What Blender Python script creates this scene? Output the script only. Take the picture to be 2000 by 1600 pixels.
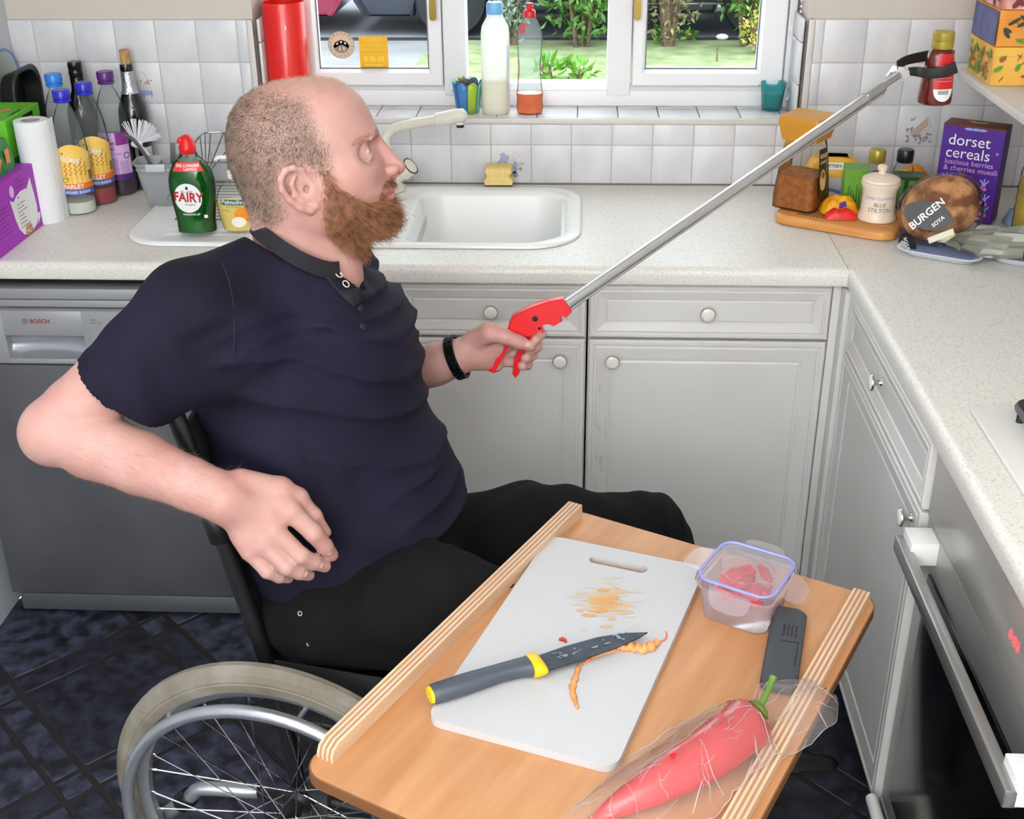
import bpy, bmesh, math, random
import numpy as np
from mathutils import Vector, Matrix
from math import sin, cos, pi, radians as rad
random.seed(7); np.random.seed(7)
SC = bpy.context.scene
C = SC.collection
for o in list(bpy.data.objects): bpy.data.objects.remove(o)

# ---------------------------------------------------------------- camera (fitted to cabinet / tile geometry)
CAM = np.array([-0.5577, -2.9537, 1.7649]); FPX = 2374.1
def _basis(p, y, r):
    f = np.array([-sin(y)*cos(p), cos(y)*cos(p), -sin(p)]); a = np.array([cos(y), sin(y), 0]); u = np.cross(a, f)
    return a*cos(r)+u*sin(r), -a*sin(r)+u*cos(r), f
BR, BU, BF = _basis(rad(26.627), rad(3.0875), rad(-0.547))
cam = bpy.data.cameras.new('camera'); cam.lens = FPX/2000*36; cam.sensor_width = 36; cam.clip_start = .05; cam.clip_end = 200
co = bpy.data.objects.new('camera', cam); C.objects.link(co); SC.camera = co
co.matrix_world = Matrix(((BR[0], BU[0], -BF[0], CAM[0]), (BR[1], BU[1], -BF[1], CAM[1]), (BR[2], BU[2], -BF[2], CAM[2]), (0, 0, 0, 1)))
def ray(u, v): return BR*(u-1000)/FPX - BU*(v-800)/FPX + BF
def atz(u, v, z): d = ray(u, v); return Vector(CAM + d*(z-CAM[2])/d[2])
def aty(u, v, y): d = ray(u, v); return Vector(CAM + d*(y-CAM[1])/d[1])
def atx(u, v, x): d = ray(u, v); return Vector(CAM + d*(x-CAM[0])/d[0])

# ---------------------------------------------------------------- world, lights, exposure
w = bpy.data.worlds.new('world'); SC.world = w; w.use_nodes = True
bg = w.node_tree.nodes['Background']; bg.inputs[0].default_value = (.86, .93, 1, 1); bg.inputs[1].default_value = 3.2
SC.view_settings.view_transform = 'Standard'; SC.view_settings.look = 'None'; SC.view_settings.gamma = 1
SC.view_settings.use_curve_mapping = False; SC.view_settings.exposure = 0.42
def area(name, loc, rot, sx, sy, power, col=(1, 1, 1)):
    l = bpy.data.lights.new(name, 'AREA'); l.shape = 'RECTANGLE'; l.size = sx; l.size_y = sy; l.energy = power; l.color = col
    o = bpy.data.objects.new(name, l); C.objects.link(o); o.location = loc; o.rotation_euler = rot; return o
area('ceiling_lamp_light', (-1.0, -2.35, 2.33), (rad(8), rad(-16), 0), 1.3, 1.1, 15, (.93, .98, 1))
area('ceiling_bounce_fill', (-.45, -3.1, 1.95), (rad(180-24), 0, 0), .3, .3, 20, (.92, .97, 1))      # added fill light aimed at the ceiling, stands in for a bounced flash
area('wall_bounce_fill', (-1.0, -3.45, 1.7), (rad(-95), 0, 0), .4, .4, 60, (.92, .97, 1))             # added frontal fill light, bounced off the wall behind the camera

# ---------------------------------------------------------------- helpers
def lin(c):
    c = c/255.0
    return c/12.92 if c <= .04045 else ((c+.055)/1.055)**2.4
def rgb(*c): return (lin(c[0]), lin(c[1]), lin(c[2]), 1)
MATS = {}
def mat(name, c, rough=.5, metal=0., var=0., vs=8., c2=None, bump=0., bs=60., spec=.5, stretch=None, coat=0., sss=0., emit=0., objc=False, detail=3., alpha=1., ramp=None, trans=0.):
    if name in MATS: return MATS[name]
    m = bpy.data.materials.new(name); m.use_nodes = True; nt = m.node_tree; n = nt.nodes; L = nt.links; b = n['Principled BSDF']
    b.inputs['Base Color'].default_value = rgb(*c); b.inputs['Roughness'].default_value = rough; b.inputs['Metallic'].default_value = metal
    b.inputs['Specular IOR Level'].default_value = spec; b.inputs['Coat Weight'].default_value = coat
    if trans: b.inputs['Transmission Weight'].default_value = trans
    if sss: b.inputs['Subsurface Weight'].default_value = sss; b.inputs['Subsurface Radius'].default_value = (.012, .005, .003); b.inputs['Subsurface Scale'].default_value = 1
    if emit: b.inputs['Emission Color'].default_value = rgb(*c); b.inputs['Emission Strength'].default_value = emit
    vec = None
    def coords():
        if objc: t = n.new('ShaderNodeTexCoord'); out = t.outputs['Object']
        else: t = n.new('ShaderNodeNewGeometry'); out = t.outputs['Position']
        if stretch: mp = n.new('ShaderNodeMapping'); mp.inputs['Scale'].default_value = stretch; L.new(out, mp.inputs['Vector']); out = mp.outputs[0]
        return out
    if c2 is not None or var:
        vec = coords(); nz = n.new('ShaderNodeTexNoise'); nz.inputs['Scale'].default_value = vs; nz.inputs['Detail'].default_value = detail; L.new(vec, nz.inputs['Vector'])
        cr = n.new('ShaderNodeValToRGB'); a0, a1 = ramp or (.35, .65)
        cr.color_ramp.elements[0].position = a0; cr.color_ramp.elements[1].position = a1
        k = 1-var
        cr.color_ramp.elements[0].color = rgb(*(c2 if c2 is not None else [x*k for x in c])); cr.color_ramp.elements[1].color = rgb(*c)
        L.new(nz.outputs[0], cr.inputs[0]); L.new(cr.outputs[0], b.inputs['Base Color'])
    if bump:
        vec = vec or coords(); nb = n.new('ShaderNodeTexNoise'); nb.inputs['Scale'].default_value = bs; nb.inputs['Detail'].default_value = 4; L.new(vec, nb.inputs['Vector'])
        bp = n.new('ShaderNodeBump'); bp.inputs['Strength'].default_value = bump; bp.inputs['Distance'].default_value = .01; L.new(nb.outputs[0], bp.inputs['Height']); L.new(bp.outputs[0], b.inputs['Normal'])
    MATS[name] = m; return m
def thin(name, c, gloss=.12, rough=.05, a=1., milky=0., mc=(255, 255, 255)):
    """thin clear sheet: tinted see-through + fresnel gloss + some diffuse"""
    if name in MATS: return MATS[name]
    m = bpy.data.materials.new(name); m.use_nodes = True; nt = m.node_tree; n = nt.nodes; L = nt.links
    n.remove(n['Principled BSDF']); out = n['Material Output']
    t = n.new('ShaderNodeBsdfTransparent'); t.inputs[0].default_value = rgb(*c)
    g = n.new('ShaderNodeBsdfGlossy'); g.inputs['Roughness'].default_value = rough
    base = t.outputs[0]
    if milky:
        d = n.new('ShaderNodeBsdfDiffuse'); d.inputs[0].default_value = rgb(*mc); tr = n.new('ShaderNodeBsdfTranslucent'); tr.inputs[0].default_value = rgb(*mc)
        ad = n.new('ShaderNodeMixShader'); ad.inputs[0].default_value = .5; L.new(d.outputs[0], ad.inputs[1]); L.new(tr.outputs[0], ad.inputs[2])
        mx = n.new('ShaderNodeMixShader'); mx.inputs[0].default_value = milky; L.new(base, mx.inputs[1]); L.new(ad.outputs[0], mx.inputs[2]); base = mx.outputs[0]
    f = n.new('ShaderNodeLayerWeight'); f.inputs[0].default_value = gloss
    m2 = n.new('ShaderNodeMixShader'); L.new(f.outputs['Fresnel'], m2.inputs[0]); L.new(base, m2.inputs[1]); L.new(g.outputs[0], m2.inputs[2])
    L.new(m2.outputs[0], out.inputs[0]); MATS[name] = m; return m

def obj(name, v, f, m, parent=None, sharp=40, smooth=True, loc=None, rot=None, label=None):
    me = bpy.data.meshes.new(name); me.from_pydata([tuple(p) for p in v], [], [tuple(x) for x in f]); me.validate(clean_customdata=False)
    if m: me.materials.append(m)
    if smooth:
        me.shade_smooth()
        if sharp: me.set_sharp_from_angle(angle=rad(sharp))
    o = bpy.data.objects.new(name, me); C.objects.link(o)
    if parent: o.parent = parent
    if loc is not None: o.location = loc
    if rot is not None: o.rotation_euler = rot
    if label: o['label'] = label
    return o
def npobj(name, V, Q, m, parent=None, sharp=None):
    me = bpy.data.meshes.new(name); V = np.asarray(V, np.float32); Q = np.asarray(Q, np.int32); k = Q.shape[1]
    me.vertices.add(len(V)); me.vertices.foreach_set('co', V.ravel()); me.loops.add(Q.size); me.loops.foreach_set('vertex_index', Q.ravel())
    me.polygons.add(len(Q)); me.polygons.foreach_set('loop_start', np.arange(len(Q), dtype=np.int32)*k)
    me.update(calc_edges=True); me.validate(); me.shade_smooth()
    if sharp: me.set_sharp_from_angle(angle=rad(sharp))
    if m: me.materials.append(m)
    o = bpy.data.objects.new(name, me); C.objects.link(o)
    if parent: o.parent = parent
    return o
def tag(o, label, cat, group=None):
    o['label'] = label; o['category'] = cat
    if group: o['group'] = group
    return o
def thing(name, label, cat, loc=(0, 0, 0), rz=0, group=None, rot=None):
    o = bpy.data.objects.new(name, None); C.objects.link(o); o.location = loc; o.rotation_euler = rot or (0, 0, rz); o.empty_display_size = .05
    return tag(o, label, cat, group)
def struct(o): o['kind'] = 'structure'; return o
class MB:
    def __init__(s): s.v = []; s.f = []
    def add(s, v, f, M=None):
        k = len(s.v); s.v += [(M @ Vector(p)) if M is not None else Vector(p) for p in v]; s.f += [tuple(i+k for i in x) for x in f]; return s
    def box(s, x0, x1, y0, y1, z0, z1, bev=0, seg=2, M=None):
        if not bev:
            return s.add([(x, y, z) for x in (x0, x1) for y in (y0, y1) for z in (z0, z1)], [(0, 1, 3, 2), (4, 6, 7, 5), (0, 4, 5, 1), (2, 3, 7, 6), (0, 2, 6, 4), (1, 5, 7, 3)], M)
        bm = bmesh.new(); bmesh.ops.create_cube(bm, size=1)
        for q in bm.verts: q.co = Vector((x0+(q.co.x+.5)*(x1-x0), y0+(q.co.y+.5)*(y1-y0), z0+(q.co.z+.5)*(z1-z0)))
        bmesh.ops.bevel(bm, geom=bm.edges[:], offset=bev, segments=seg, profile=.5, affect='EDGES')
        bm.verts.index_update(); v = [q.co.copy() for q in bm.verts]; f = [[q.index for q in x.verts] for x in bm.faces]; bm.free(); return s.add(v, f, M)
    def loft(s, rings, closed=True, cap0=True, cap1=True, M=None):
        n = len(rings[0]); v = [p for r in rings for p in r]; f = []
        for i in range(len(rings)-1):
            for j in range(n if closed else n-1):
                a, b = i*n+j, i*n+(j+1) % n; f.append((a, b, b+n, a+n))
        if cap0: f.append(tuple(range(n-1, -1, -1)))
        if cap1: f.append(tuple(range((len(rings)-1)*n, len(rings)*n)))
        return s.add(v, f, M)
    def lathe(s, prof, n=24, sx=1, sy=1, a0=0, a1=2*pi, M=None, cap=True):
        full = abs(a1-a0-2*pi) < 1e-6; k = n if full else n+1
        rings = [[(r*sx*cos(a0+(a1-a0)*j/n), r*sy*sin(a0+(a1-a0)*j/n), z) for j in range(k)] for r, z in prof]
        return s.loft(rings, closed=full, cap0=cap and full, cap1=cap and full, M=M)
    def tube(s, path, r, n=8, closed=False, M=None, cap=True):
        P = [Vector(p) for p in path]; m = len(P); R = r if hasattr(r, '__len__') else [r]*m; rings = []
        t0 = None; nrm = None
        for i in range(m):
            a = P[i-1] if (i or closed) else P[i]; b = P[(i+1) % m] if (i < m-1 or closed) else P[i]
            t = (b-a).normalized()
            if nrm is None: nrm = t.orthogonal().normalized()
            else: nrm = (nrm - t*nrm.dot(t)).normalized()
            bi = t.cross(nrm); rings.append([P[i]+(nrm*cos(2*pi*j/n)+bi*sin(2*pi*j/n))*R[i] for j in range(n)])
        if closed:
            v = [p for q in rings for p in q]; f = []
            # align seam
            k0 = min(range(n), key=lambda k: (rings[0][k]-rings[-1][0]).length)
            for i in range(m):
                for j in range(n):
                    a, b = i*n+j, i*n+(j+1) % n
                    if i < m-1: f.append((a, b, b+n, a+n))
                    else: f.append((a, b, (j+1+k0) % n, (j+k0) % n))
            return s.add(v, f, M)
        return s.loft(rings, True, cap, cap, M)
    def prism(s, poly, z0, z1, M=None):
        return s.loft([[(x, y, z0) for x, y in poly], [(x, y, z1) for x, y in poly]], M=M)
    def ball(s, c, r, n=12, M=None, sc=(1, 1, 1)):
        pr = [(max(1e-4, sin(pi*i/n))*r, -cos(pi*i/n)*r) for i in range(n+1)]
        T = Matrix.Translation(c) @ Matrix.Diagonal((*sc, 1)); return s.lathe(pr, n*2, M=(M @ T) if M is not None else T)
    def build(s, name, m, parent=None, sharp=40, **k): return obj(name, s.v, s.f, m, parent, sharp, **k)
def rrect(x0, x1, y0, y1, r, n=6):
    rr = r if hasattr(r, '__len__') else [r]*4; out = []
    for (cx, cy, a), q in zip(((x1, y1, 0), (x0, y1, pi/2), (x0, y0, pi), (x1, y0, 3*pi/2)), rr):
        sx = -1 if cx == x1 else 1; sy = -1 if cy == y1 else 1
        for k in range(n+1): t = a+pi/2*k/n; out.append((cx+sx*q+q*cos(t), cy+sy*q+q*sin(t)))
    return out
def FR(o, ex, ey=None, ez=None):
    """matrix from origin + axes"""
    ex = Vector(ex).normalized(); ey = Vector(ey); ey = (ey-ex*ey.dot(ex)).normalized(); ez = ex.cross(ey)
    return Matrix(((ex.x, ey.x, ez.x, o[0]), (ex.y, ey.y, ez.y, o[1]), (ex.z, ey.z, ez.z, o[2]), (0, 0, 0, 1)))
def smoothpath(P, n=6):
    P = [Vector(p) for p in P]; out = []
    for i in range(len(P)-1):
        a, b, c, d = P[max(i-1, 0)], P[i], P[i+1], P[min(i+2, len(P)-1)]
        for k in range(n):
            t = k/n; out.append(.5*((2*b)+(c-a)*t+(2*a-5*b+4*c-d)*t*t+(3*b-a-3*c+d)*t**3))
    return out+[P[-1]]
# flat print: 2-D polygons mapped on a surface
_TX = {}
def txt(s, size=1., bold=0., align='CENTER', sp=1.):
    k = (s, bold, align, sp)
    if k not in _TX:
        cu = bpy.data.curves.new('t', 'FONT'); cu.body = s; cu.size = 1; cu.align_x = align; cu.align_y = 'CENTER'; cu.offset = bold; cu.resolution_u = 3; cu.space_character = sp; cu.dimensions = '2D'; cu.fill_mode = 'FRONT'
        o = bpy.data.objects.new('t', cu); C.objects.link(o); dg = bpy.context.evaluated_depsgraph_get(); me = bpy.data.meshes.new_from_object(o.evaluated_get(dg))
        _TX[k] = ([tuple(q.co[:2]) for q in me.vertices], [tuple(p.vertices) for p in me.polygons])
        bpy.data.objects.remove(o); bpy.data.curves.remove(cu); bpy.data.meshes.remove(me)
    v, f = _TX[k]; return [(x*size, y*size) for x, y in v], f
def mv(vf, dx=0, dy=0, a=0, mx=1, sx=1, sy=1): return [((x*cos(a)*sx-y*sin(a)*sy)*mx+dx, x*sin(a)*sx+y*cos(a)*sy+dy) for x, y in vf[0]], vf[1]
def disc(cx, cy, rx, ry=None, n=24, a0=0): ry = ry or rx; return [(cx+rx*cos(a0+2*pi*i/n), cy+ry*sin(a0+2*pi*i/n)) for i in range(n)], [tuple(range(n))]
def poly(p): return list(p), [tuple(range(len(p)))]
def rect(x0, x1, y0, y1): return poly([(x0, y0), (x1, y0), (x1, y1), (x0, y1)])
def ringp(cx, cy, r0, r1, n=28):
    v = [(cx+r*cos(2*pi*i/n), cy+r*sin(2*pi*i/n)) for r in (r0, r1) for i in range(n)]; return v, [(i, n+i, n+(i+1) % n, (i+1) % n) for i in range(n)]
def grid2(x0, x1, y0, y1, nx, ny=1):
    return [(x0+(x1-x0)*i/nx, y0+(y1-y0)*j/ny) for j in range(ny+1) for i in range(nx+1)], [(j*(nx+1)+i, j*(nx+1)+i+1, (j+1)*(nx+1)+i+1, (j+1)*(nx+1)+i) for j in range(ny) for i in range(nx)]
def gridc(x0, x1, f0, f1, nx, ny=3):
    V = []
    for j in range(ny+1):
        for i in range(nx+1): x = x0+(x1-x0)*i/nx; V.append((x, f0(x)+(f1(x)-f0(x))*j/ny))
    return V, grid2(0, 1, 0, 1, nx, ny)[1]
def decal(name, shapes, mapf, m, parent=None, label=None, step=None):
    v = []; f = []
    for i, (V, F) in enumerate(shapes):
        k = len(v); v += [mapf(x, y)+(step*i if step else Vector()) for x, y in V]; f += [tuple(i+k for i in q) for q in F]
    o = obj(name, v, f, m, parent, smooth=False, label=label)
    if len(shapes) > 1: o['kind'] = 'stuff'
    return o
def plane(o, ex, ey, off=.0004):
    o, ex, ey = Vector(o), Vector(ex).normalized(), Vector(ey).normalized(); n = ex.cross(ey)*off
    return lambda x, y: o+ex*x+ey*y+n
def cyl(R, ang=0, z=0, sx=1, sy=1, off=.0005):
    """wrap on a vertical cylinder (radius number or function of z), centred at angle"""
    def f(x, y):
        r = (R(z+y) if callable(R) else R)+off; t = ang+x/((R(z) if callable(R) else R)); return Vector((r*sx*cos(t), r*sy*sin(t), z+y))
    return f
def prof_r(prof):
    P = sorted((z, r) for r, z in prof); zs = [p[0] for p in P]; rs = [p[1] for p in P]
    return lambda z: float(np.interp(z, zs, rs))
# ================================================================ SETTING
T = .0988
M_wall = mat('wall_paint', (208, 199, 190), .8, bump=.02, bs=150)
M_wallb = mat('wall_paint_pale', (205, 208, 214), .8, bump=.02, bs=150)
M_ceil = mat('ceiling_paint', (240, 238, 234), .9)
M_tile = mat('glazed_tile', (226, 224, 226), .34, c2=(206, 205, 210), vs=14, detail=4, ramp=(.3, .7), stretch=(1, 1, .5))
M_grout = mat('grout', (196, 192, 190), .9)
M_trim = mat('tile_trim', (214, 208, 203), .4)
M_upvc = mat('white_gloss_paint', (240, 238, 240), .35)
M_work = mat('laminate_worktop', (226, 221, 214), .38, c2=(190, 183, 176), vs=260, detail=2, ramp=(.22, .5))
M_cab = mat('cream_cabinet', (214, 211, 209), .42, c2=(207, 203, 200), vs=3)
M_line = mat('dark_gap', (60, 55, 50), .9)
M_chrome = mat('chrome', (205, 203, 200), .12, 1)
M_alu = mat('brushed_aluminium', (190, 191, 195), .33, 1)
M_black = mat('black_plastic', (22, 22, 24), .4)
M_white = mat('white_plastic', (240, 240, 240), .35)
M_knob = mat('knob_ceramic', (228, 220, 212), .2)

# floor: dark slate vinyl laid at 45 degrees: big squares, narrow strips, small squares
XL, XR, YF = -1.92, .6, -4.2
b = MB().box(XL, XR, YF, .0, -.03, -.0025); floor = struct(b.build('floor', mat('floor_joint', (36, 33, 34), .8)))
M_slate = [mat('slate_vinyl_%d' % i, c, .45, c2=c2, vs=26, detail=10, ramp=(.4, .66), bump=.25, bs=60) for i, (c, c2) in enumerate((((92, 93, 120), (34, 34, 46)), ((74, 76, 100), (28, 28, 38)), ((52, 54, 72), (24, 24, 32))))]
M_strip = mat('slate_strip_dark', (34, 32, 36), .5, c2=(18, 17, 19), vs=40)
uu, ww = Vector((.7071, -.7071, 0)), Vector((.7071, .7071, 0)); O = Vector((-1.543, -1.10, 0)); P_, S_ = .375, .075; g = .003; ln = .007
_tm = {}
def ftile(nm, a0, a1, b0, b1, m):
    c = O+uu*((a0+a1)/2)+ww*((b0+b1)/2)
    if not (XL+.08 < c.x < XR-.1 and -2.6 < c.y < -.45): return
    k = (round(a1-a0, 4), round(b1-b0, 4), m.name)
    if k not in _tm:
        q = MB(); hx, hy = (a1-a0)/2-g, (b1-b0)/2-g; q.box(-hx, hx, -hy, hy, -.0025, .0, .0012, 1); o = q.build(nm, m, floor); _tm[k] = o.data
    else: o = bpy.data.objects.new(nm, _tm[k]); C.objects.link(o); o.parent = floor
    o.location = c; o.rotation_euler = (0, 0, -pi/4); return o
rnd = random.Random(3)
for i in range(-8, 9):
    for j in range(-8, 9):
        a, q = i*P_, j*P_
        ftile('floor_tile', a+S_, a+P_, q, q+P_-S_, M_slate[rnd.randrange(3)])
        ftile('floor_strip', a+ln, a+S_-ln, q, q+P_-S_, M_slate[rnd.randrange(1, 3)])
        ftile('floor_strip', a+S_, a+P_, q-S_+ln, q-ln, M_slate[rnd.randrange(1, 3)])
        ftile('floor_inset', a+ln, a+S_-ln, q-S_+ln, q-ln, M_slate[1])

# walls
WL, WR, WB = -1.325, -.018, 1.066     # window opening
b = MB(); Y0, Y1 = .008, .3
b.box(XL-.1, WL, Y0, Y1, 0, 2.4); b.box(WR, XR+.1, Y0, Y1, 0, 2.4); b.box(WL, WR, Y0, Y1, 0, WB); b.box(WL, WR, Y0, Y1, 2.12, 2.4)
wall_back = struct(b.build('wall_back', M_wall))
struct(MB().box(XL-.1, XL, YF, Y0, 0, 2.4).build('wall_left', M_wallb))
struct(MB().box(XR, XR+.1, YF, Y0, 0, 2.4).build('wall_right', M_wall))
struct(MB().box(XL-.1, XR+.1, YF-.1, YF, 0, 2.4).build('wall_front', M_ceil))
struct(MB().box(XL-.1, XR+.1, YF-.1, Y1, 2.4, 2.5).build('ceiling', M_ceil))
gr = MB(); gr.box(XL, WL, .002, Y0+.001, .9, .91+4*T); gr.box(WR, XR, .002, Y0+.001, .9, .91+4*T); gr.box(WL, WR, .002, Y0+.001, .9, 1.062); gr.build('grout_bed', M_grout, wall_back)
_tc = {}
def tile(x0, x1, z0, z1, y=0., ax='y', m=None, par=None, nm='tile'):
    g = .0011; k = (round(x1-x0, 4), round(z1-z0, 4), ax)
    hx, hz = (x1-x0)/2-g, (z1-z0)/2-g
    if hx < .003 or hz < .003: return
    if k not in _tc:
        q = MB(); q.box(-hx, hx, 0, .007, -hz, hz, .0016, 2); o = q.build(nm, M_tile, par or wall_back); _tc[k] = o.data
    else: o = bpy.data.objects.new(nm, _tc[k]); C.objects.link(o); o.parent = par or wall_back
    if ax == 'y': o.location = ((x0+x1)/2, y, (z0+z1)/2)
    elif ax == 'z': o.location = ((x0+x1)/2, (z0+z1)/2, y); o.rotation_euler = (-pi/2, 0, 0)      # lies flat
    elif ax == '+x': o.location = (y, (x0+x1)/2, (z0+z1)/2); o.rotation_euler = (0, 0, pi/2)
    elif ax == '-x': o.location = (y, (x0+x1)/2, (z0+z1)/2); o.rotation_euler = (0, 0, -pi/2)
    return o
def cuts(a, b, p0): 
    k = math.ceil((a-p0)/T+1e-6); c = [a]
    while p0+k*T < b-1e-6: c.append(p0+k*T); k += 1
    return c+[b]
rows = [.912, .91+T, .91+2*T, .91+3*T, .91+4*T]
def seg(a, b, p0, zs):
    cs = cuts(a, b, p0)
    for x0, x1 in zip(cs, cs[1:]):
        for z0, z1 in zip(zs, zs[1:]): tile(x0, x1, z0, z1)
seg(XL, WL-.014, -1.7603, rows); seg(WR+.014, XR, .0178, rows); seg(WL-.014, WR+.014, -.664, [.912, .91+T, 1.060])
# tiled sill and reveals, corner trims
WY = .13
cs = cuts(WL, WR, -.65)
sillb = struct(MB().box(WL-.004, WR+.004, .004, WY+.02, 1.058, 1.0672).build('trim_1', M_grout))
for x0, x1 in zip(cs, cs[1:]):
    tile(x0, x1, .012, .112, y=1.0672+.007, ax='z', par=sillb, nm='sill_tile')
    tile(x0, x1, .112, .145, y=1.0672+.007, ax='z', par=sillb, nm='sill_tile')
struct(MB().box(WL-.014, WR+.014, -.004, .010, 1.061, 1.0745, .002, 2).build('trim_2', M_trim))
for sx, xx in ((-1, WL), (1, WR)):
    r = struct(MB().box(xx-.014 if sx < 0 else xx, xx if sx < 0 else xx+.014, -.004, .010, 1.0745, .91+4*T, .002, 2).build('trim_%d' % (3 if sx < 0 else 4), M_trim))
    for z0, z1 in ((1.0745, 1.152), (1.152, 1.152+T), (1.152+T, .91+4*T)):
        for y0, y1 in ((.010, .109), (.109, .14)): tile(y0, y1, z0, z1, y=xx+(.007 if sx < 0 else -.007), ax='-x' if sx < 0 else '+x', par=r, nm='reveal_tile')
# printed motif tiles
PR = {k: mat('print_'+k, c, .3) for k, c in dict(blue=(150, 160, 205), lilac=(170, 172, 205), brown=(172, 150, 140), pink=(214, 178, 172), green=(160, 172, 140), grey=(150, 148, 150), tan=(196, 176, 160)).items()}
def motif(cx, cz, kind):
    f = plane((cx, -.0002, cz), (1, 0, 0), (0, 0, 1)); r = random.Random(kind); k = .001
    def blobs(n, x0, x1, z0, z1, a, b, nm):
        decal('tile_print', [mv(disc(0, 0, a*r.uniform(.6, 1.2)*k, b*r.uniform(.6, 1.2)*k, 8), r.uniform(x0, x1)*k, r.uniform(z0, z1)*k, r.uniform(0, 3)) for _ in range(n)], f, PR[nm], wall_back, step=Vector((0, -.00004, 0)))
    def strokes(L, nm, wd=.5):
        S = []
        for pts in L:
            for (xa, ya), (xb, yb) in zip(pts, pts[1:]):
                d = math.hypot(xb-xa, yb-ya) or 1; nx, ny = -(yb-ya)/d*wd/2, (xb-xa)/d*wd/2
                S.append(poly([((xa-nx)*k, (ya-ny)*k), ((xb-nx)*k, (yb-ny)*k), ((xb+nx)*k, (yb+ny)*k), ((xa+nx)*k, (ya+ny)*k)]))
        decal('tile_print', S, f, PR[nm], wall_back, step=Vector((0, -.00003, 0)))
    if kind == 1:    # egg basket
        strokes([[(-14+28*t/10, 2+26*sin(pi*t/10)) for t in range(11)], [(-15, 0), (-9, -20), (10, -20), (15, 0), (-15, 0)], [(-6, -1), (-4, -19)], [(0, -1), (0, -19)], [(6, -1), (5, -19)]], 'grey', .8)
        blobs(7, -14, 14, 0, 8, 5, 4, 'pink'); blobs(7, -26, 26, -12, 10, 3, 2, 'grey'); blobs(12, -26, 24, -26, -22, 9, 3, 'blue')
    elif kind == 2:  # grapes / jug
        blobs(14, -30, -2, -2, 20, 5, 6, 'lilac'); blobs(12, -6, 16, -24, 2, 5, 5, 'blue'); blobs(8, 2, 24, -34, -14, 5, 5, 'grey'); strokes([[(0, 4), (10, 30)], [(4, 4), (18, 32)], [(6, 4), (26, 26)], [(4, 0), (34, -2)]], 'pink', 1.2); blobs(5, 16, 34, -8, 4, 3, 2, 'green')
    else:            # thatched cottage
        strokes([[(-22, -14), (18, 26), (28, 4), (-2, -26)], [(-22, -14), (-2, -26)]], 'brown', 1); decal('tile_print', [poly([(x*k, y*k) for x, y in ((-20, -12), (16, 24), (22, 8), (-6, -24))])], f, PR['tan'], wall_back)
        blobs(16, -30, 30, -34, -14, 4, 3, 'grey'); blobs(10, -26, 32, -36, -18, 3, 3, 'brown'); blobs(4, -24, -8, 18, 26, 6, 2, 'blue'); blobs(8, -30, -16, -10, 12, 2, 4, 'grey')
p = aty(280, 163, 0); motif(p.x, p.z, 1); p = aty(998, 318, 0); motif(p.x, p.z, 2); p = aty(1795, 250, 0); motif(p.x, p.z, 3)

# ---- window
win = bpy.data.objects.new('window_1', None); C.objects.link(win); win.location = (0, WY, 0); struct(win)
FX0, FX1, FZ0, FZ1 = WL+.007, WR-.007, 1.0742, 2.12
b = MB(); D = .065
b.box(FX0, FX1, 0, D, FZ0, 1.114, .003, 2); b.add([(FX0, 0, 1.114), (FX1, 0, 1.114), (FX1, D, 1.114), (FX0, D, 1.114), (FX0, .016, 1.128), (FX1, .016, 1.128), (FX1, D, 1.128), (FX0, D, 1.128)], [(0, 1, 5, 4), (4, 5, 6, 7), (2, 3, 7, 6), (0, 4, 7, 3), (1, 2, 6, 5)])
b.box(FX0, -1.262, 0, D, 1.11, FZ1, .003, 2); b.box(-.044, FX1, 0, D, 1.11, FZ1, .003, 2); b.box(FX0, FX1, 0, D, 2.06, FZ1, .003, 2)
b.build('window_frame', M_upvc, win)
for x0, x1 in ((-.886, -.829), (-.480, -.421)):
    MB().box(x0, x1, -.004, D, 1.1, 2.08, .004, 2).build('mullion', M_upvc, win)
def sash(x0, x1, z0, z1, gx0, gx1, gz0, gz1, hx):
    q = MB(); y0, y1 = -.008, .04
    rings = []
    for (a0, a1, c0, c1, y) in ((x0, x1, z0, z1, y1), (x0, x1, z0, z1, y0+.003), (x0+.003, x1-.003, z0+.003, z1-.003, y0), (gx0-.008, gx1+.008, gz0-.008, gz1+.008, y0), (gx0, gx1, gz0, gz1, y0+.014), (gx0, gx1, gz0, gz1, y1)):
        rings.append([(a0, y, c0), (a1, y, c0), (a1, y, c1), (a0, y, c1)])
    q.loft(rings, cap0=False, cap1=False); s = q.build('sash', M_upvc, win)
    bead = MB(); e = .0025
    for a0, a1, c0, c1 in ((gx0, gx1, gz0-e, gz0+e), (gx0, gx1, gz1-e, gz1+e), (gx0-e, gx0+e, gz0, gz1), (gx1-e, gx1+e, gz0, gz1)): bead.box(a0, a1, .007, .012, c0, c1)
    bead.build('glazing_seal', mat('grey_seal', (110, 110, 112), .7), s)
    MB().box(gx0-.003, gx1+.003, .014, .018, gz0-.003, gz1+.003).build('pane', M_glass, s)
    h = MB(); h.box(hx-.009, hx+.009, -.012, -.008, 1.36, 1.42, .002); h.tube([(hx, -.01, 1.39), (hx, -.028, 1.39)], .006)
    h.loft([[(hx+sx*wd, yy, z) for sx, yy in ((-1, -.034), (1, -.034), (1, -.024), (-1, -.024))] for z, wd in ((1.405, .006), (1.36, .007), (1.31, .0085), (1.292, .008), (1.288, .005))])
    h.build('handle', M_brass, s, label='brass window handle')
    return s
M_glass = thin('window_glass', (250, 253, 252), gloss=.02, rough=.0)
M_brass = mat('brass', (150, 126, 66), .3, 1)
sL = sash(-1.256, -.889, 1.126, 2.055, -1.200, -.924, 1.165, 2.02, -.906)
sR = sash(-.418, -.048, 1.126, 2.055, -.386, -.111, 1.165, 2.02, -.411)
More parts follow.
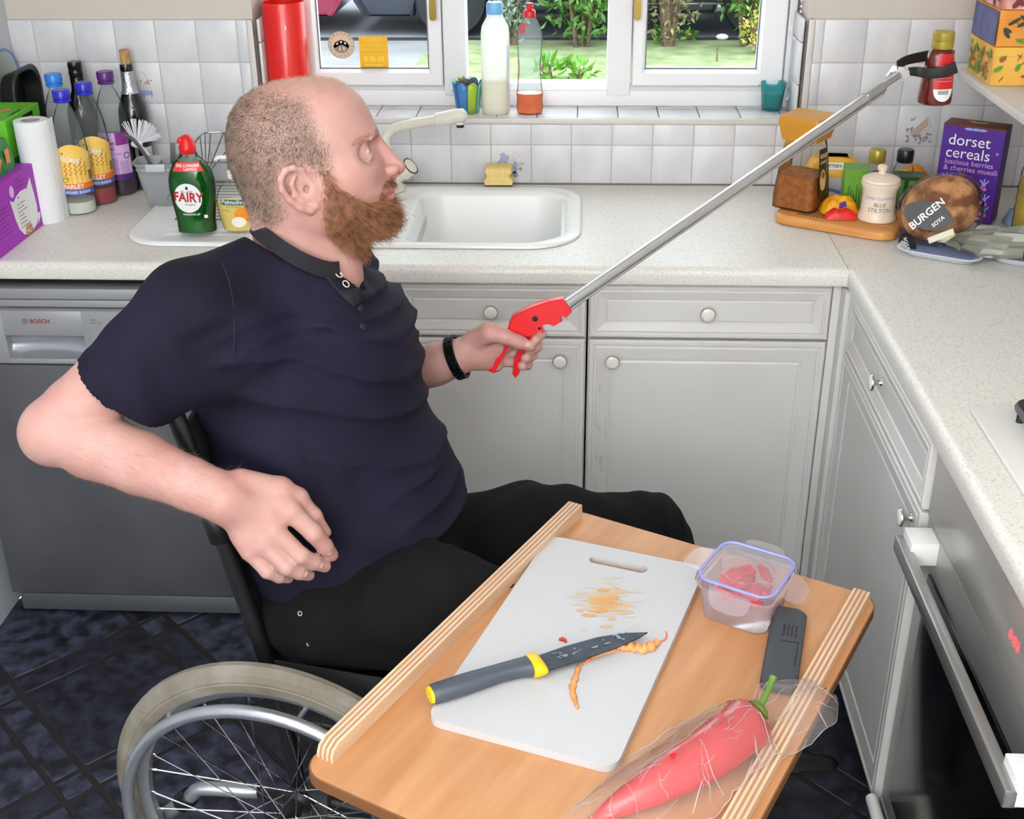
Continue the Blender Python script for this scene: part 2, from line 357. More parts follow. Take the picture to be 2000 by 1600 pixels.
MB().box(-.829, -.480, .020, .024, 1.126, 2.06).build('pane', M_glass, win)
# stickers on the left pane, read from outside
fs = plane((-1.143, WY+.0135, 1.222), (1, 0, 0), (0, 0, 1), 0)
st = thing('round_window_sticker', 'round cream watch scheme sticker with mirrored lettering on left window pane', 'sticker', (-1.143, WY+.0135, 1.222))
fl = plane((0, 0, 0), (1, 0, 0), (0, 0, 1), 0); M_cream = mat('sticker_cream', (222, 200, 172), .6); M_sbr = mat('sticker_brown', (120, 106, 98), .6)
decal('sticker_base', [disc(0, 0, .0335, n=40)], fl, M_cream, st)
f2 = plane((0, 0, 0), (1, 0, 0), (0, 0, 1), .0004); S = []
for s_, a_mid, up in (('NEIGHBOURHOOD', pi/2, 1), ('WATCH', -pi/2, -1)):
    n_ = len(s_); st_ = rad(19.5 if up > 0 else 19)
    for i, ch in enumerate(s_):
        a = a_mid+(i-(n_-1)/2)*st_*(1 if up > 0 else -1); r0 = .0272
        S.append(mv(mv(txt(ch, .0085), mx=-1), r0*cos(a), r0*sin(a), a-pi/2 if up > 0 else a+pi/2))
decal('sticker_lettering', S+[ringp(0, 0, .0318, .0326, 40)], f2, M_sbr, st)
q = disc(0, -.004, .020, .016, 24); S = [q, disc(0, .006, .0065), disc(-.010, .002, .006), disc(.010, .003, .006), disc(-.016, -.003, .004), disc(.016, -.003, .004)]
decal('sticker_people', S, f2, mat('sticker_grey', (150, 134, 126), .6), st); decal('sticker_faces', [disc(0, .007, .003), disc(-.010, .003, .0028), disc(.010, .004, .0028), disc(-.004, -.010, .0022, .005), disc(.006, -.009, .0022, .006)], plane((0, 0, 0), (1, 0, 0), (0, 0, 1), .0007), M_cream, st)
st = thing('yellow_window_sticker', 'square yellow police notice sticker with mirrored lettering on left window pane', 'sticker', (-1.0625, WY+.0135, 1.204))
M_yel = mat('sticker_yellow', (246, 186, 24), .6); M_yel2 = mat('sticker_yellow_pale', (255, 206, 70), .6)
decal('sticker_base', [rect(-.036, .036, -.039, .039)], fl, M_yel, st)
S = [mv(mv(txt('POLICE', .015, .01), mx=-1), 0, .030), mv(mv(txt('PROPERTY IN THIS', .0085), mx=-1), 0, .016), mv(mv(txt('HOUSE IS MARKED', .0085), mx=-1), 0, .007)]
S += [rect(-.028, .028, -.006, -.0045), rect(-.026, -.016, -.022, -.010), rect(-.012, .004, -.022, -.010), rect(.008, .026, -.022, -.010), rect(-.022, .022, -.034, -.029)]
decal('sticker_lettering', S, f2, M_yel2, st)
# blind cord beads at the right jamb
cord = thing('blind_bead_cord', 'looped white bead chain of the blind hanging at the right window jamb', 'blind cord', (-.040, .06, 1.40))
pts = [(-.012, 0, .5)]+[(-.012+.002*sin(t*.5), 0, .5-.5*t/40) for t in range(1, 41)]; pts = [(-.011, 0, z) for z in np.linspace(.6, -.135, 62)]+[(.0, .0, -.148)]+[(.011, 0, z) for z in np.linspace(-.135, .6, 62)]
q = MB(); pb = MB().ball((0, 0, 0), .0031, 4); 
for p in pts: q.add(pb.v, pb.f, Matrix.Translation(p))
q.build('bead_chain', mat('bead', (238, 226, 222), .3), cord)

# ---- worktops
def wprof(front, back, top=.91, th=.038, r=.016):
    p = [(back, top)]
    p += [(front+r-r*sin(a), top-r+r*cos(a)) for a in [pi/2*i/6 for i in range(7)]]
    p += [(front+.004-.004*cos(a), top-th+.004-.004*sin(a)) for a in [pi/2*i/3 for i in range(4)]]+[(back, top-th)]
    return p
b = MB()
def runx(x0, x1, fr, bk):
    pr = wprof(fr, bk) if fr < -.55 else [(bk, .91), (fr, .91), (fr, .872), (bk, .872)]
    b.loft([[(x, y, z) for y, z in pr] for x in (x0, x1)])
runx(XL+.002, -.94, -.6, .0); runx(-.94, -.585, -.6, -.468); runx(-.585, .0, -.6, .0)
b.box(-.94, -.585, -.08, .0, .872, .91)
for_ = [(y, z) for y, z in wprof(-.6, 0)]
wt = tag(b.build('worktop', M_work), 'pale speckled laminate worktop running below the window with the sink', 'worktop')
b = MB(); pr = wprof(0, .598)
b.loft([[(x, y, z) for x, z in pr] for y in (-2.5, -.6)]); b.box(.0, .598, -.6, 0, .872, .91)
tag(b.build('worktop', M_work), 'pale speckled laminate worktop on the right side with the hob', 'worktop')
q = MB(); q.box(-.0006, .0006, -.594, -.02, .9095, .9104); q.build('joint_seam', mat('seam', (150, 140, 130), .8), wt)
MB().box(XL, .6, -.004, .0015, .9098, .9125).build('seal_strip', mat('seal', (120, 112, 106), .8), wt)

# ---- cabinets
def panel(w, h, prof):
    rings = [[(i, -d, i), (w-i, -d, i), (w-i, -d, h-i), (i, -d, h-i)] for i, d in prof]
    return MB().loft(rings, cap0=True, cap1=True)
DP = [(0, 0), (0, .016), (.003, .019), (.010, .019), (.012, .0165), (.016, .0165), (.018, .0185), (.046, .013), (.0475, .0105), (.0505, .0105), (.054, .0125)]
RP = [(0, 0), (0, .016), (.003, .019), (.008, .019), (.010, .0165), (.013, .0165), (.015, .0185), (.032, .014), (.0335, .0115), (.036, .0115), (.038, .013)]
M_wear = mat('worn_paint', (150, 142, 134), .7)
def knob(par, x, z, d=.019):
    k = MB(); R = Matrix.Translation((x, -d+.006, z)) @ Matrix.Rotation(pi/2, 4, 'X')
    k.lathe([(.0085, 0), (.0085, .004), (.006, .008), (.005, .015), (.007, .019), (.0148, .0215), (.0158, .024), (.0150, .0262)], 24, M=R); kk = k.build('knob_stem', M_chrome, par)
    MB().lathe([(.0142, .025), (.0142, .0268), (.0125, .0283), (.008, .0293), (.0005, .0296)], 24, M=R).build('knob_face', M_knob, par)
def cabinet(label, loc, rz, w, kx, kdx, worn=False, group=None, top=.868):
    t = thing('base_cabinet', label, 'cabinet', loc, rz, group)      # local: front plane y=0, x to right, z from floor
    q = MB(); q.box(.001, w-.001, .0, .02, .12, .868)
    for a_, b_ in ((.001, .018), (w-.018, w-.001)): q.box(a_, b_, .02, .52, .12, .868)
    q.box(.018, w-.018, .02, .52, .12, .138); q.box(.018, w-.018, .51, .52, .138, .868); q.build('carcass', M_cab, t)
    MB().box(.001, w-.001, .05, .066, .0, .12).build('plinth', mat('plinth_brown', (60, 50, 46), .6), t)
    d = panel(w-.006, .118, RP).build('drawer', M_cab, t, loc=(.003, 0, .748), sharp=20); knob(d, kx-.003, .059, .013)
    d = panel(w-.006, .616, DP).build('door', M_cab, t, loc=(.003, 0, .126), sharp=20); knob(d, kdx, .57, .013)
    if worn:
        r = random.Random(5); S = []
        for _ in range(60):
            x = r.uniform(.02, .045)+(0 if r.random() < .5 else w-.07); z = r.uniform(.05, .5); S.append(rect(x, x+.0008, z, z+r.uniform(.004, .02)))
        decal('paint_wear', S, lambda x, z: Vector((x, -.0185+(.005*(min(x, w-x)-.018)/.028 if min(x, w-x) > .018 else 0)-.0004, z)), M_wear, d)['kind'] = 'stuff'
    return t
FY = -.565
cabinet('narrow cream base cabinet behind the gripping hand', (-.930, FY, 0), 0, .404, .202, .345)
cabinet('wide cream base cabinet with worn door edges in the corner below the worktop', (-.524, FY, 0), 0, .503, .248, .05, worn=True)
cabinet('cream sink cabinet hidden mostly behind the man', (-1.285, FY, 0), 0, .353, .176, .3)
FX = .022
struct(MB().box(-.021, FX, FY-.012, FY+.3, .12, .868, .002).build('trim_5', M_cab)); struct(MB().box(-.005, FX+.02, FY-.055, FY-.004, .12, .868, .002).build('trim_6', M_cab))
cabinet('cream base cabinet on the right run beside the oven', (FX, -.625, 0), -pi/2, .64, .29, .575)
# skirt strip on the right run
# ---- dishwasher
dw = thing('dishwasher', 'silver grey freestanding dishwasher under the worktop behind the wheelchair', 'dishwasher', (-1.895, -.585, 0))
M_dw = mat('dishwasher_silver', (104, 104, 110), .42, .3, c2=(94, 94, 101), vs=5, bump=.02, bs=400); M_dw2 = mat('dishwasher_panel', (166, 166, 168), .4, .35)
W = .6
MB().box(0, W, .03, .56, .03, .845, .002).build('body', mat('dishwasher_body', (90, 92, 96), .5, .4), dw)
MB().box(0, W, .0, .04, .822, .846, .002).build('lid', M_dw2, dw); MB().box(.0, W, .004, .03, .803, .819, .001).build('top_rail', M_dw2, dw)
# control panel with scooped handle
q = MB(); z0, z1 = .676, .800; hx0, hx1, hz0, hz1 = .118, .290, .688, .742
q.box(0, hx0, -.012, .03, z0, z1, .002); q.box(hx1, W, -.012, .03, z0, z1, .002); q.box(hx0-.003, hx1+.003, -.012, .03, hz1, z1, .002); q.box(hx0-.003, hx1+.003, -.012, .03, z0, hz0, .002)
q.build('control_panel', M_dw2, dw)
n = 10; q = MB(); rows_ = []
for i in range(n+1):
    t = i/n; dpt = .028*sin(pi*t)**.7; rows_.append([(hx0+.012*abs(1-2*s/8)*0+(hx1-hx0)*s/8, -.010+dpt*(1-.25*abs(1-2*s/8)**3), hz0+(hz1-hz0)*t) for s in range(9)])
q.loft(rows_, closed=False, cap0=False, cap1=False); q.build('handle_recess', mat('dishwasher_recess', (196, 197, 202), .25, .8), dw)
MB().box(0, W, -.010, .03, .068, .672, .003).build('door', M_dw, dw)
MB().box(.012, W-.004, .0, .03, .012, .060, .003).build('kick_plate', mat('dishwasher_plinth', (118, 122, 126), .4, .6), dw)
MB().box(.03, W-.03, .06, .3, 0, .02).build('foot', M_black, dw)
fp = plane((0, -.0122, 0), (1, 0, 0), (0, 0, 1)); M_red = mat('print_red', (150, 36, 40), .5); M_dk = mat('print_dark', (40, 40, 44), .5)
decal('brand_lettering', [mv(txt('BOSCH', .0135, .02), .200, .776)], fp, M_red, dw)
decal('brand_emblem', [ringp(.168, .776, .0052, .0062), rect(.1655, .1665, .7725, .7795), rect(.1695, .1705, .7725, .7795), rect(.1655, .1705, .7755, .7765)], fp, M_dk, dw)
decal('panel_lettering', [mv(txt('Start', .006), .318, .781), mv(txt('Reset 3 sec', .005), .322, .774)], fp, M_dk, dw)
# ---- oven and hob on the right run
ov = thing('oven', 'built under steel oven with black glass door and long bar handle', 'oven', (.012, -1.270, 0), -pi/2)
M_steel = mat('oven_steel', (176, 174, 172), .32, .75); W = .6
MB().box(0, W, .03, .55, .10, .868).build('body', mat('oven_body', (120, 118, 116), .5, .5), ov)
MB().box(0, W, .0, .03, .742, .866, .002).build('control_panel', mat('oven_panel', (190, 186, 182), .3, .55), ov)
MB().box(0, W, .002, .03, .150, .738, .002).build('door', M_steel, ov)
MB().box(.055, W-.055, -.003, .004, .20, .668, .001).build('door_glass', mat('oven_glass', (14, 14, 16), .12, bump=.03, bs=700), ov)
MB().box(.02, W-.02, -.053, -.035, .690, .718, .003).build('handle_bar', mat('oven_handle', (168, 166, 164), .3, .8), ov)
for x in (.02, W-.07): MB().box(x, x+.05, -.040, .004, .692, .732, .002).build('handle_bracket', mat('bracket_white', (232, 230, 228), .35), ov)
MB().box(.0, W, .0, .03, .10, .146, .002).build('lower_drawer', M_steel, ov); MB().tube([(.01, -.018, .152), (W-.01, -.018, .152)], .011, 12).build('drawer_handle', mat('handle_pale', (226, 222, 216), .3), ov)
fp = plane((0, -.0004, 0), (1, 0, 0), (0, 0, 1)); decal('clock_digits', [mv(txt('0:00', .022), .40, .80)], fp, mat('led_red', (255, 60, 70), .5, emit=2.), ov)
MB().box(.02, W-.02, .05, .066, 0, .1).build('plinth', MATS['plinth_brown'], ov)
cabinet('cream base cabinet on the right run nearest the camera', (FX, -1.875, 0), -pi/2, .5, .25, .05)
hb = thing('hob', 'white gas hob with black pan supports set in the right worktop', 'hob', (.06, -1.235, .9105))
MB().box(0, .5, -.58, 0, 0, .008, .003, 2).build('hob_plate', mat('hob_enamel', (232, 228, 224), .25), hb)
M_cast = mat('cast_iron', (34, 30, 28), .35)
q = MB(); ring = [(x, y, .032) for x, y in rrect(.055, .245, -.53, -.035, .02, 4)]; q.tube(ring, .0075, 8, closed=True)
for x, y in ((.06, -.05), (.24, -.05), (.06, -.5), (.24, -.5)): q.tube([(x, y, .008), (x, y, .032)], .006)
for y in (-.16, -.41): q.tube([(.055, y, .034), (.11, y, .034)], .006); q.tube([(.19, y, .034), (.245, y, .034)], .006); q.tube([(.15, y+.1, .034), (.15, y+.05, .034)], .006)
q.build('pan_support', M_cast, hb)
q = MB(); q.lathe([(.05, .008), (.05, .016), (.036, .018), (.036, .024), (.001, .026)], 24, M=Matrix.Translation((.15, -.16, 0))); q.build('burner', M_cast, hb)
q = MB(); q.lathe([(.05, .008), (.05, .016), (.036, .018), (.036, .024), (.001, .026)], 24, M=Matrix.Translation((.15, -.41, 0))); q.build('burner', M_cast, hb)
# ---- shelf at right wall
tag(MB().box(.300, .598, -.95, -.125, 1.200, 1.218, .002).build('wall_shelf', mat('shelf_white', (222, 214, 208), .5)), 'white shelf board on the right wall carrying the patterned boxes', 'shelf')
# ---- ceiling lamp (out of view)
cl = thing('ceiling_lamp', 'flat square ceiling light panel above the kitchen floor', 'lamp', (-1.0, -2.35, 2.36)); MB().box(-.70, .70, -.58, .58, 0, .04).build('housing', M_white, cl)

# ---- sink
sk = thing('sink', 'white inset sink with bowl and ribbed drainer under the window', 'sink', (0, 0, .91))
M_sink = mat('sink_white', (236, 236, 234), .22)
O0 = (-1.545, -.540, -.492, -.050); B0 = (-.925, -.575, -.462, -.088)
def rr(x0, x1, y0, y1, r, z): return [(x, y, z) for x, y in rrect(x0, x1, y0, y1, r, 8)]
i_ = lambda e: (O0[0]+e, O0[1]-e, O0[2]+e, O0[3]-e); j_ = lambda e: (B0[0]+e, B0[1]-e, B0[2]+e, B0[3]-e)
R4 = (.09, .1, .1, .12)
rings = [rr(*i_(0), R4, -.002+.003), rr(*i_(0), R4, .006), rr(*i_(.003), R4, .009), rr(*i_(.008), R4, .0098), rr(*i_(.022), R4, .0075), rr(*j_(-.012), (.07, .06, .06, .09), .0070), rr(*j_(-.003), (.07, .05, .05, .09), .005), rr(*j_(.004), (.07, .05, .05, .09), -.004), rr(*j_(.022), (.07, .05, .05, .08), -.13), rr(*j_(.05), (.05, .04, .04, .06), -.15), rr(*j_(.12), .03, -.154)]
MB().loft(rings, cap0=False).build('basin', M_sink, sk, sharp=50)
for i in range(9):
    y = -.43+.04*i; q = MB(); q.loft([[(x, y-.007, .0070), (x, y, .0070+h), (x, y+.007, .0070)] for x, h in ((-1.49+.02*abs(i-4)*.4, .0005), (-1.44, .004), (-1.04, .004), (-1.0, .0005))], closed=False, cap0=False, cap1=False); q.build('drainer_rib', M_sink, sk)
MB().lathe([(.034, -.152), (.034, -.150), (.022, -.149), (.001, -.1485)], 20, M=Matrix.Translation((-.75, -.27, 0))).build('drain', M_chrome, sk)
# ---- tap
tp = thing('mixer_tap', 'cream swivel mixer tap with round lever heads behind the sink', 'tap', (-.998, -.085, .919))
M_tap = mat('tap_cream', (226, 220, 206), .25)
q = MB(); q.lathe([(.03, -.0005), (.03, .01), (.022, .02), (.02, .075), (.016, .085), (.001, .088)], 24); q.build('tap_body', M_tap, tp)
e = Vector((-.812, -.155, 1.118))-Vector((-.998, -.085, .919))
pth = smoothpath([(0, 0, .07), (-.012, .0, .115), (.000, -.002, .142), (.03, -.012, .158), e*.55+Vector((0, 0, .068)), e], 6)
q = MB(); q.tube(pth, [.0115]*(len(pth)-7)+[.0115]*7, 14); q.build('spout', M_tap, tp)
d = (pth[-1]-pth[-4]).normalized(); q = MB(); q.tube([e-d*.075, e-d*.072, e-d*.02, e-d*.003, e+d*.004], [.012, .0155, .0175, .015, .008], 16); q.tube([e-d*.012+Vector((0, 0, -.014)), e-d*.012+Vector((0, 0, -.020))], .011, 14); sp = q.build('spout_head', M_tap, tp)
MB().tube([e-d*.012+Vector((0, 0, -.019)), e-d*.012+Vector((0, 0, -.027))], .009, 12).build('aerator', M_black, tp)
q = MB(); Kd = Vector((.55, -.2, .5)).normalized(); k0 = Vector((.012, -.005, .03)); q.tube([k0, k0+Kd*.022, k0+Kd*.024, k0+Kd*.05, k0+Kd*.054], [.014, .015, .02, .022, .018], 18); q.build('lever_head', M_tap, tp)
for t_ in (.023, .0515): q = MB(); q.tube([k0+Kd*t_, k0+Kd*(t_+.0016)], .0224 if t_ > .03 else .0195, 18); q.build('lever_ring', mat('ring_dark', (50, 56, 66), .4), tp)

# ================================================================ OUTSIDE
M_grass = mat('lawn', (158, 166, 124), .9, c2=(122, 136, 90), vs=6, detail=8, bump=.4, bs=30); M_pave = mat('paving', (150, 149, 150), .9, c2=(132, 131, 132), vs=2)
struct(MB().box(-14, 14, .3, 30, -.3, -.12).build('ground', mat('soil', (120, 104, 86), .95, c2=(84, 70, 58), vs=4)))
lawn = [(-1.95, .4), (-1.81, 6.2), (-1.75, 7.35), (-1.55, 7.62), (3.5, 7.62), (6, 7.62), (6, .4)]
q = MB(); q.prism(lawn, -.12, -.05); o = q.build('lawn', M_grass); tag(o, 'green lawn outside the window', 'lawn'); o['kind'] = 'stuff'
struct(MB().box(-12, -1.7, .31, 7.62, -.12, -.053).build('driveway', M_pave)); struct(MB().box(-12, 12, 7.78, 26, -.12, -.05).build('road', mat('road_pale', (160, 160, 166), .8, c2=(136, 136, 144), vs=1.5)))
struct(MB().box(-12, 12, 7.62, 7.78, -.12, -.052).build('road_edge_strip', mat('road_edge_dark', (52, 54, 60), .7)))  # darker strip of ground between lawn and road
def leaves(n, c, R, ls, shell=.5, seed=1, wr=.42, up=.3, drop=0.):
    """cloud of folded leaf blades inside an ellipsoid"""
    r = np.random.RandomState(seed); d = r.normal(size=(n, 3)); d /= np.linalg.norm(d, axis=1)[:, None]
    rad_ = (shell+(1-shell)*r.rand(n))[:, None]; lump = 1+.18*np.sin(d[:, :1]*7+seed)*np.cos(d[:, 2:]*6+d[:, 1:2]*5); P = np.array(c)+d*rad_*lump*np.array(R)
    ax = d*.6+r.normal(size=(n, 3))*.7+np.array([0, 0, up]); ax /= np.linalg.norm(ax, axis=1)[:, None]
    s = np.cross(ax, r.normal(size=(n, 3))); s /= np.linalg.norm(s, axis=1)[:, None]; nn = np.cross(ax, s); L = (ls*(.7+.6*r.rand(n)))[:, None]
    V = np.stack([P, P+ax*L*.5+s*L*wr*.5+nn*L*.08, P+ax*L-nn*L*.08, P+ax*L*.5-s*L*wr*.5+nn*L*.08], 1).reshape(-1, 3); k = np.arange(n)*4
    return V, np.concatenate([np.stack([k, k+1, k+2], 1), np.stack([k, k+2, k+3], 1)])
def bush(name, label, base, R, n, ls, m, seed, h0=.1, cat='bush', stems=5, group=None, up=.3, stem_m=None):
    t = thing(name, label, cat, base, group=group); V, F = leaves(n, (0, 0, R[2]+h0), R, ls, seed=seed, up=up); o = npobj('foliage', V, F, m, t); o['kind'] = 'stuff'
    q = MB(); r = random.Random(seed)
    for _ in range(stems): x, y = r.uniform(-.4, .4)*R[0], r.uniform(-.4, .4)*R[1]; q.tube([(x*.4, y*.4, 0), (x*.8, y*.8, R[2]*.6), (x*1.5, y*1.5, R[2]*1.5)], [.02, .016, .008], 6)
    q.build('stem', stem_m or M_bark, t); return t
M_bark = mat('bark', (126, 104, 84), .9, c2=(80, 64, 52), vs=30); GZ = -.05
ML1 = mat('laurel_leaf', (110, 156, 70), .35, c2=(62, 104, 40), vs=9); ML2 = mat('dull_leaf', (150, 150, 100), .6, c2=(108, 100, 66), vs=9); ML3 = mat('gold_leaf', (220, 206, 96), .5, c2=(150, 156, 60), vs=12); ML4 = mat('bluegreen_leaf', (156, 176, 156), .6, c2=(116, 140, 122), vs=9); ML5 = mat('fresh_leaf', (120, 176, 60), .45, c2=(84, 140, 44), vs=9)
bush('laurel_bush', 'dense glossy laurel bush behind the middle window pane', (-.50, 7.34, GZ), (.42, .32, .62), 1500, .085, ML1, 1, .03)
bush('laurel_bush', 'glossy laurel bush at the right edge of the right window pane', (.85, 7.38, GZ), (.34, .3, .5), 1100, .08, ML1, 2, .16)
bush('gold_bush', 'low yellow leaved shrub behind the right window pane', (.93, 7.05, GZ), (.20, .16, .17), 420, .04, ML3, 3, .01)
bush('bare_shrub', 'straggly brownish shrub at the left of the right window pane', (.20, 7.36, GZ), (.26, .2, .5), 520, .055, ML2, 4, .0, stems=9)
bush('bluegreen_conifer', 'hazy blue green conifer behind the bottles on the sill', (-1.08, 7.4, GZ), (.17, .16, .6), 900, .06, ML4, 5, .0)
for i, (u, v) in enumerate(((1075, 155), (1130, 158), (1300, 84), (1345, 78))):
    p = atz(u, v, GZ); bush('garden_weed', ['leafy green weed sprouting at the middle of the lawn', 'smaller pointed weed beside the leafy weed on the lawn', 'bright green clump at the back edge of the lawn', 'dark tuft below the straggly shrub'][i], (p.x, p.y, GZ), (.13-.02*i, .08, .07-.01*i), 46, .1-.015*i, ML5, 9+i, .0, 'plant', 3, up=.6)
p = atz(1400, 120, GZ); tag(MB().tube([(p.x, p.y, GZ), (p.x-.002, p.y, .06)], .006, 6).build('garden_stick', M_bark), 'thin brown stick standing in the lawn', 'stick')
p = atz(1410, 77, GZ); q = MB(); q.ball((0, 0, 0), .045, 6, sc=(1.2, .8, .6)); o = tag(q.build('white_stone', M_white, loc=(p.x, p.y, GZ+.02)), 'pale stone at the edge of the lawn', 'stone')
def car(label, x0, x1, y, mbody, rear):
    L = x1-x0; t = thing('parked_car', label, 'car', (x0, y, -.05)); W = 1.7
    s = (lambda x: L-x) if rear else (lambda x: x)
    wh = [.88, L-.78]; P = []
    def arch(c): return [(c-.36*cos(a), .17+.36*sin(a)) for a in [pi*i/10 for i in range(11)]]
    P = [(0.05, .30), (.12, .17)]+arch(wh[0])+arch(wh[1])+[(L-.12, .17), (L, .34), (L-.03, .72), (L-.25, .86), (L-1.25, .95), (.35, .98), (.03, .9)]
    n = len(P); rings = []
    for yy, k in ((0.05, .97), (0, .985), (0, 1), (W, 1), (W+.0, .985), (W-.05, .97)): rings.append([(L/2+(x-L/2)*k, yy if .25 < z else yy+(.06 if yy < W/2 else -.06), z) for x, z in P])
    MB().loft(rings).build('body', mbody, t, sharp=30)
    cab = [[(.35, .1, .97), (L-1.25, .1, .94), (L-1.25, W-.1, .94), (.35, W-.1, .97)], [(.7, .25, 1.42), (L-1.95, .25, 1.42), (L-1.95, W-.25, 1.42), (.7, W-.25, 1.42)]]
    MB().loft(cab).build('cabin', mat('car_glass', (40, 46, 54), .1), t); MB().box(.72, L-1.97, .25, W-.25, 1.42, 1.45, .01).build('roof', mbody, t)
    MB().box(wh[0]+.37, wh[1]-.37, -.02, .06, .13, .2, .01).build('sill', mat('car_sill', (30, 32, 36), .4), t); MB().box(wh[0]+.3, wh[1]-.3, -.012, .0, .27, .285, .004).build('side_strip', mat('car_strip', (150, 150, 156), .3, .6), t)
    for c in wh:
        for yy in (-.01, W-.19):
            R = Matrix.Translation((c, yy, .31)) @ Matrix.Rotation(-pi/2, 4, 'X'); wl = MB().lathe([(.2, 0), (.29, 0), (.31, .03), (.31, .17), (.29, .2), (.2, .2)], 28, M=R).build('wheel', mat('tyre', (40, 42, 46), .8), t)
            MB().lathe([(.2, .01), (.19, .03), (.08, .02), (.001, .015)], 20, M=R).build('wheel_trim', M_alu, wl)
car('dark grey car parked on the road beyond the window', -2.50, 1.75, 7.74, mat('car_dark', (62, 66, 76), .15, .2, coat=.5), 0)
car('maroon car parked behind the dark car at the left window pane', -6.72, -2.53, 7.76, mat('car_maroon', (150, 52, 78), .15, .2, coat=.5), 0)
bush('boundary_hedge', 'tall dark hedge across the road', (0, 14.5, GZ), (8, .8, 1.7), 5000, .22, mat('hedge_leaf', (84, 112, 60), .6, c2=(50, 74, 38), vs=5), 21, 0, 'hedge')

# ================================================================ WINDOW SILL THINGS
SZ = 1.0747
q = MB(); q.lathe([(.0005, 0), (.047, 0), (.050, .003), (.0515, .262), (.0505, .264), (.0485, .262), (.047, .006), (.0005, .005)], 40, cap=False)
tag(q.build('red_tube', mat('red_plastic', (232, 26, 22), .3, coat=.3), loc=(-1.262, .062, SZ)), 'tall open red plastic cylinder on the window sill behind the head', 'container')
pt = thing('striped_flowerpot', 'small tulip edged flowerpot with blue and green painted panels on the sill', 'plant pot', (-.822, .063, SZ)); cols = [(70, 130, 190), (166, 198, 60), (110, 186, 150), (40, 110, 190), (60, 140, 200), (166, 198, 60), (110, 186, 150), (40, 110, 190)]
MB().lathe([(.025, 0), (.027, .002), (.036, .066), (.034, .066), (.026, .004), (.001, .004)], 32, cap=False).build('pot_wall', mat('pot_blue', (44, 120, 190), .3), pt)
for i, c in enumerate(cols):
    a0, a1 = -pi/2-.75+i*pi/4, -pi/2-.75+(i+1)*pi/4; q = MB(); rings = []
    for k in range(7):
        t = k/6; top = .070+.008*sin(pi*t); e = .04; a = a0+e+(a1-a0-2*e)*t; rings.append([((.0262+.0098*zz/.066)*cos(a)*1.012, (.0262+.0098*zz/.066)*sin(a)*1.012, zz) for zz in (.001, .03, .055, top)])
    q.loft(rings, closed=False, cap0=False, cap1=False); pn = q.build('painted_panel', mat('pot_%d' % (i % 4), c, .25), pt, sharp=0)
    md = pn.modifiers.new('s', 'SOLIDIFY'); md.thickness = .0012
r = np.random.RandomState(4); q = MB()
for _ in range(110):
    a, rr_ = r.rand()*6.28, r.rand()**.5*.027; p = Vector((rr_*cos(a), rr_*sin(a), .062+.016*(1-rr_/.03))); d = Vector(r.normal(size=3))*.007; q.tube([p-d, p+d*.3+Vector((0, 0, .002)), p+d], .0009, 3)
o = q.build('dried_filling', mat('lavender_dry', (96, 96, 108), .9), pt); o['kind'] = 'stuff'
bl = thing('bleach_bottle', 'tall frosted white bleach bottle with a pale blue cap on the sill', 'bottle', (-.752, .05, SZ), rz=.15)
pr = [(.030, 0), (.034, .004), (.035, .02), (.0345, .12), (.0345, .19), (.032, .208), (.024, .222), (.0195, .230), (.0195, .240)]
MB().lathe(pr, 28, sy=.8).build('bottle_body', thin('frosted_hdpe', (255, 255, 255), .08, .35, milky=.9, mc=(255, 255, 252)), bl)
MB().lathe([(.028, .002), (.0325, .006), (.033, .085), (.001, .086)], 28, sy=.8).build('liquid', mat('bleach_liquid', (250, 244, 200), .4), bl)
MB().lathe([(.0195, .236), (.020, .238), (.0205, .256), (.018, .263), (.001, .264)], 24).build('cap', mat('cap_paleblue', (120, 186, 236), .35), bl)
MB().lathe([(.0352, .02), (.0352, .165)], 8, sy=.8, a0=-.75, a1=.25).build('back_label', mat('label_white', (226, 226, 236), .5), bl)
decal('label_print', [rect(-.012, .012, -.012+.0055*i, -.0095+.0055*i) for i in range(14)], cyl(.0352, -.3, .075, 1, .8), mat('label_text_grey', (140, 140, 160), .6), bl); decal('label_mark', [rect(-.013, .013, 0, .012)], cyl(.0352, -.3, .055, 1, .8, .0008), mat('label_blue', (70, 80, 160), .5), bl); decal('label_mark', [rect(-.013, .013, 0, .024)], cyl(.0352, -.3, .027, 1, .8, .0008), mat('label_peach', (240, 190, 176), .5), bl)
ob = thing('orange_soap_bottle', 'clear waisted bottle with red cap and a little orange washing up liquid on the sill', 'bottle', (-.669, .052, SZ))
pr = [(.026, 0), (.031, .003), (.033, .015), (.0315, .035), (.0325, .05), (.029, .075), (.0265, .11), (.0285, .135), (.030, .165), (.031, .180), (.028, .198), (.021, .217), (.0135, .228), (.0125, .236)]
MB().lathe(pr, 32, sy=.75, cap=False).build('bottle_body', thin('clear_pet', (240, 246, 246), .12, .06, milky=.12, mc=(240, 244, 246)), ob)
MB().lathe([(.026, .002), (.0315, .005), (.0322, .015), (.031, .035), (.0318, .050), (.001, .0505)], 32, sy=.75).build('liquid', mat('orange_liquid', (248, 92, 24), .15, c2=(252, 130, 40), vs=30), ob)
MB().lathe([(.0145, .228), (.015, .240), (.013, .244), (.0075, .247), (.0075, .256), (.009, .2565), (.009, .260), (.001, .261)], 20).build('cap', mat('cap_red', (220, 30, 44), .35), ob)
decal('neck_label', [grid2(-.008, .008, -.012, .012, 6)], cyl(prof_r(pr), -2.3, .205, 1, .75, .0006), mat('label_pinkred', (226, 80, 90), .5), ob); decal('front_label', [grid2(-.006, .006, -.045, .03, 4)], cyl(lambda z: .0285, 3.3, .1, 1, .75, .001), mat('label_salmon', (232, 150, 130), .5), ob)
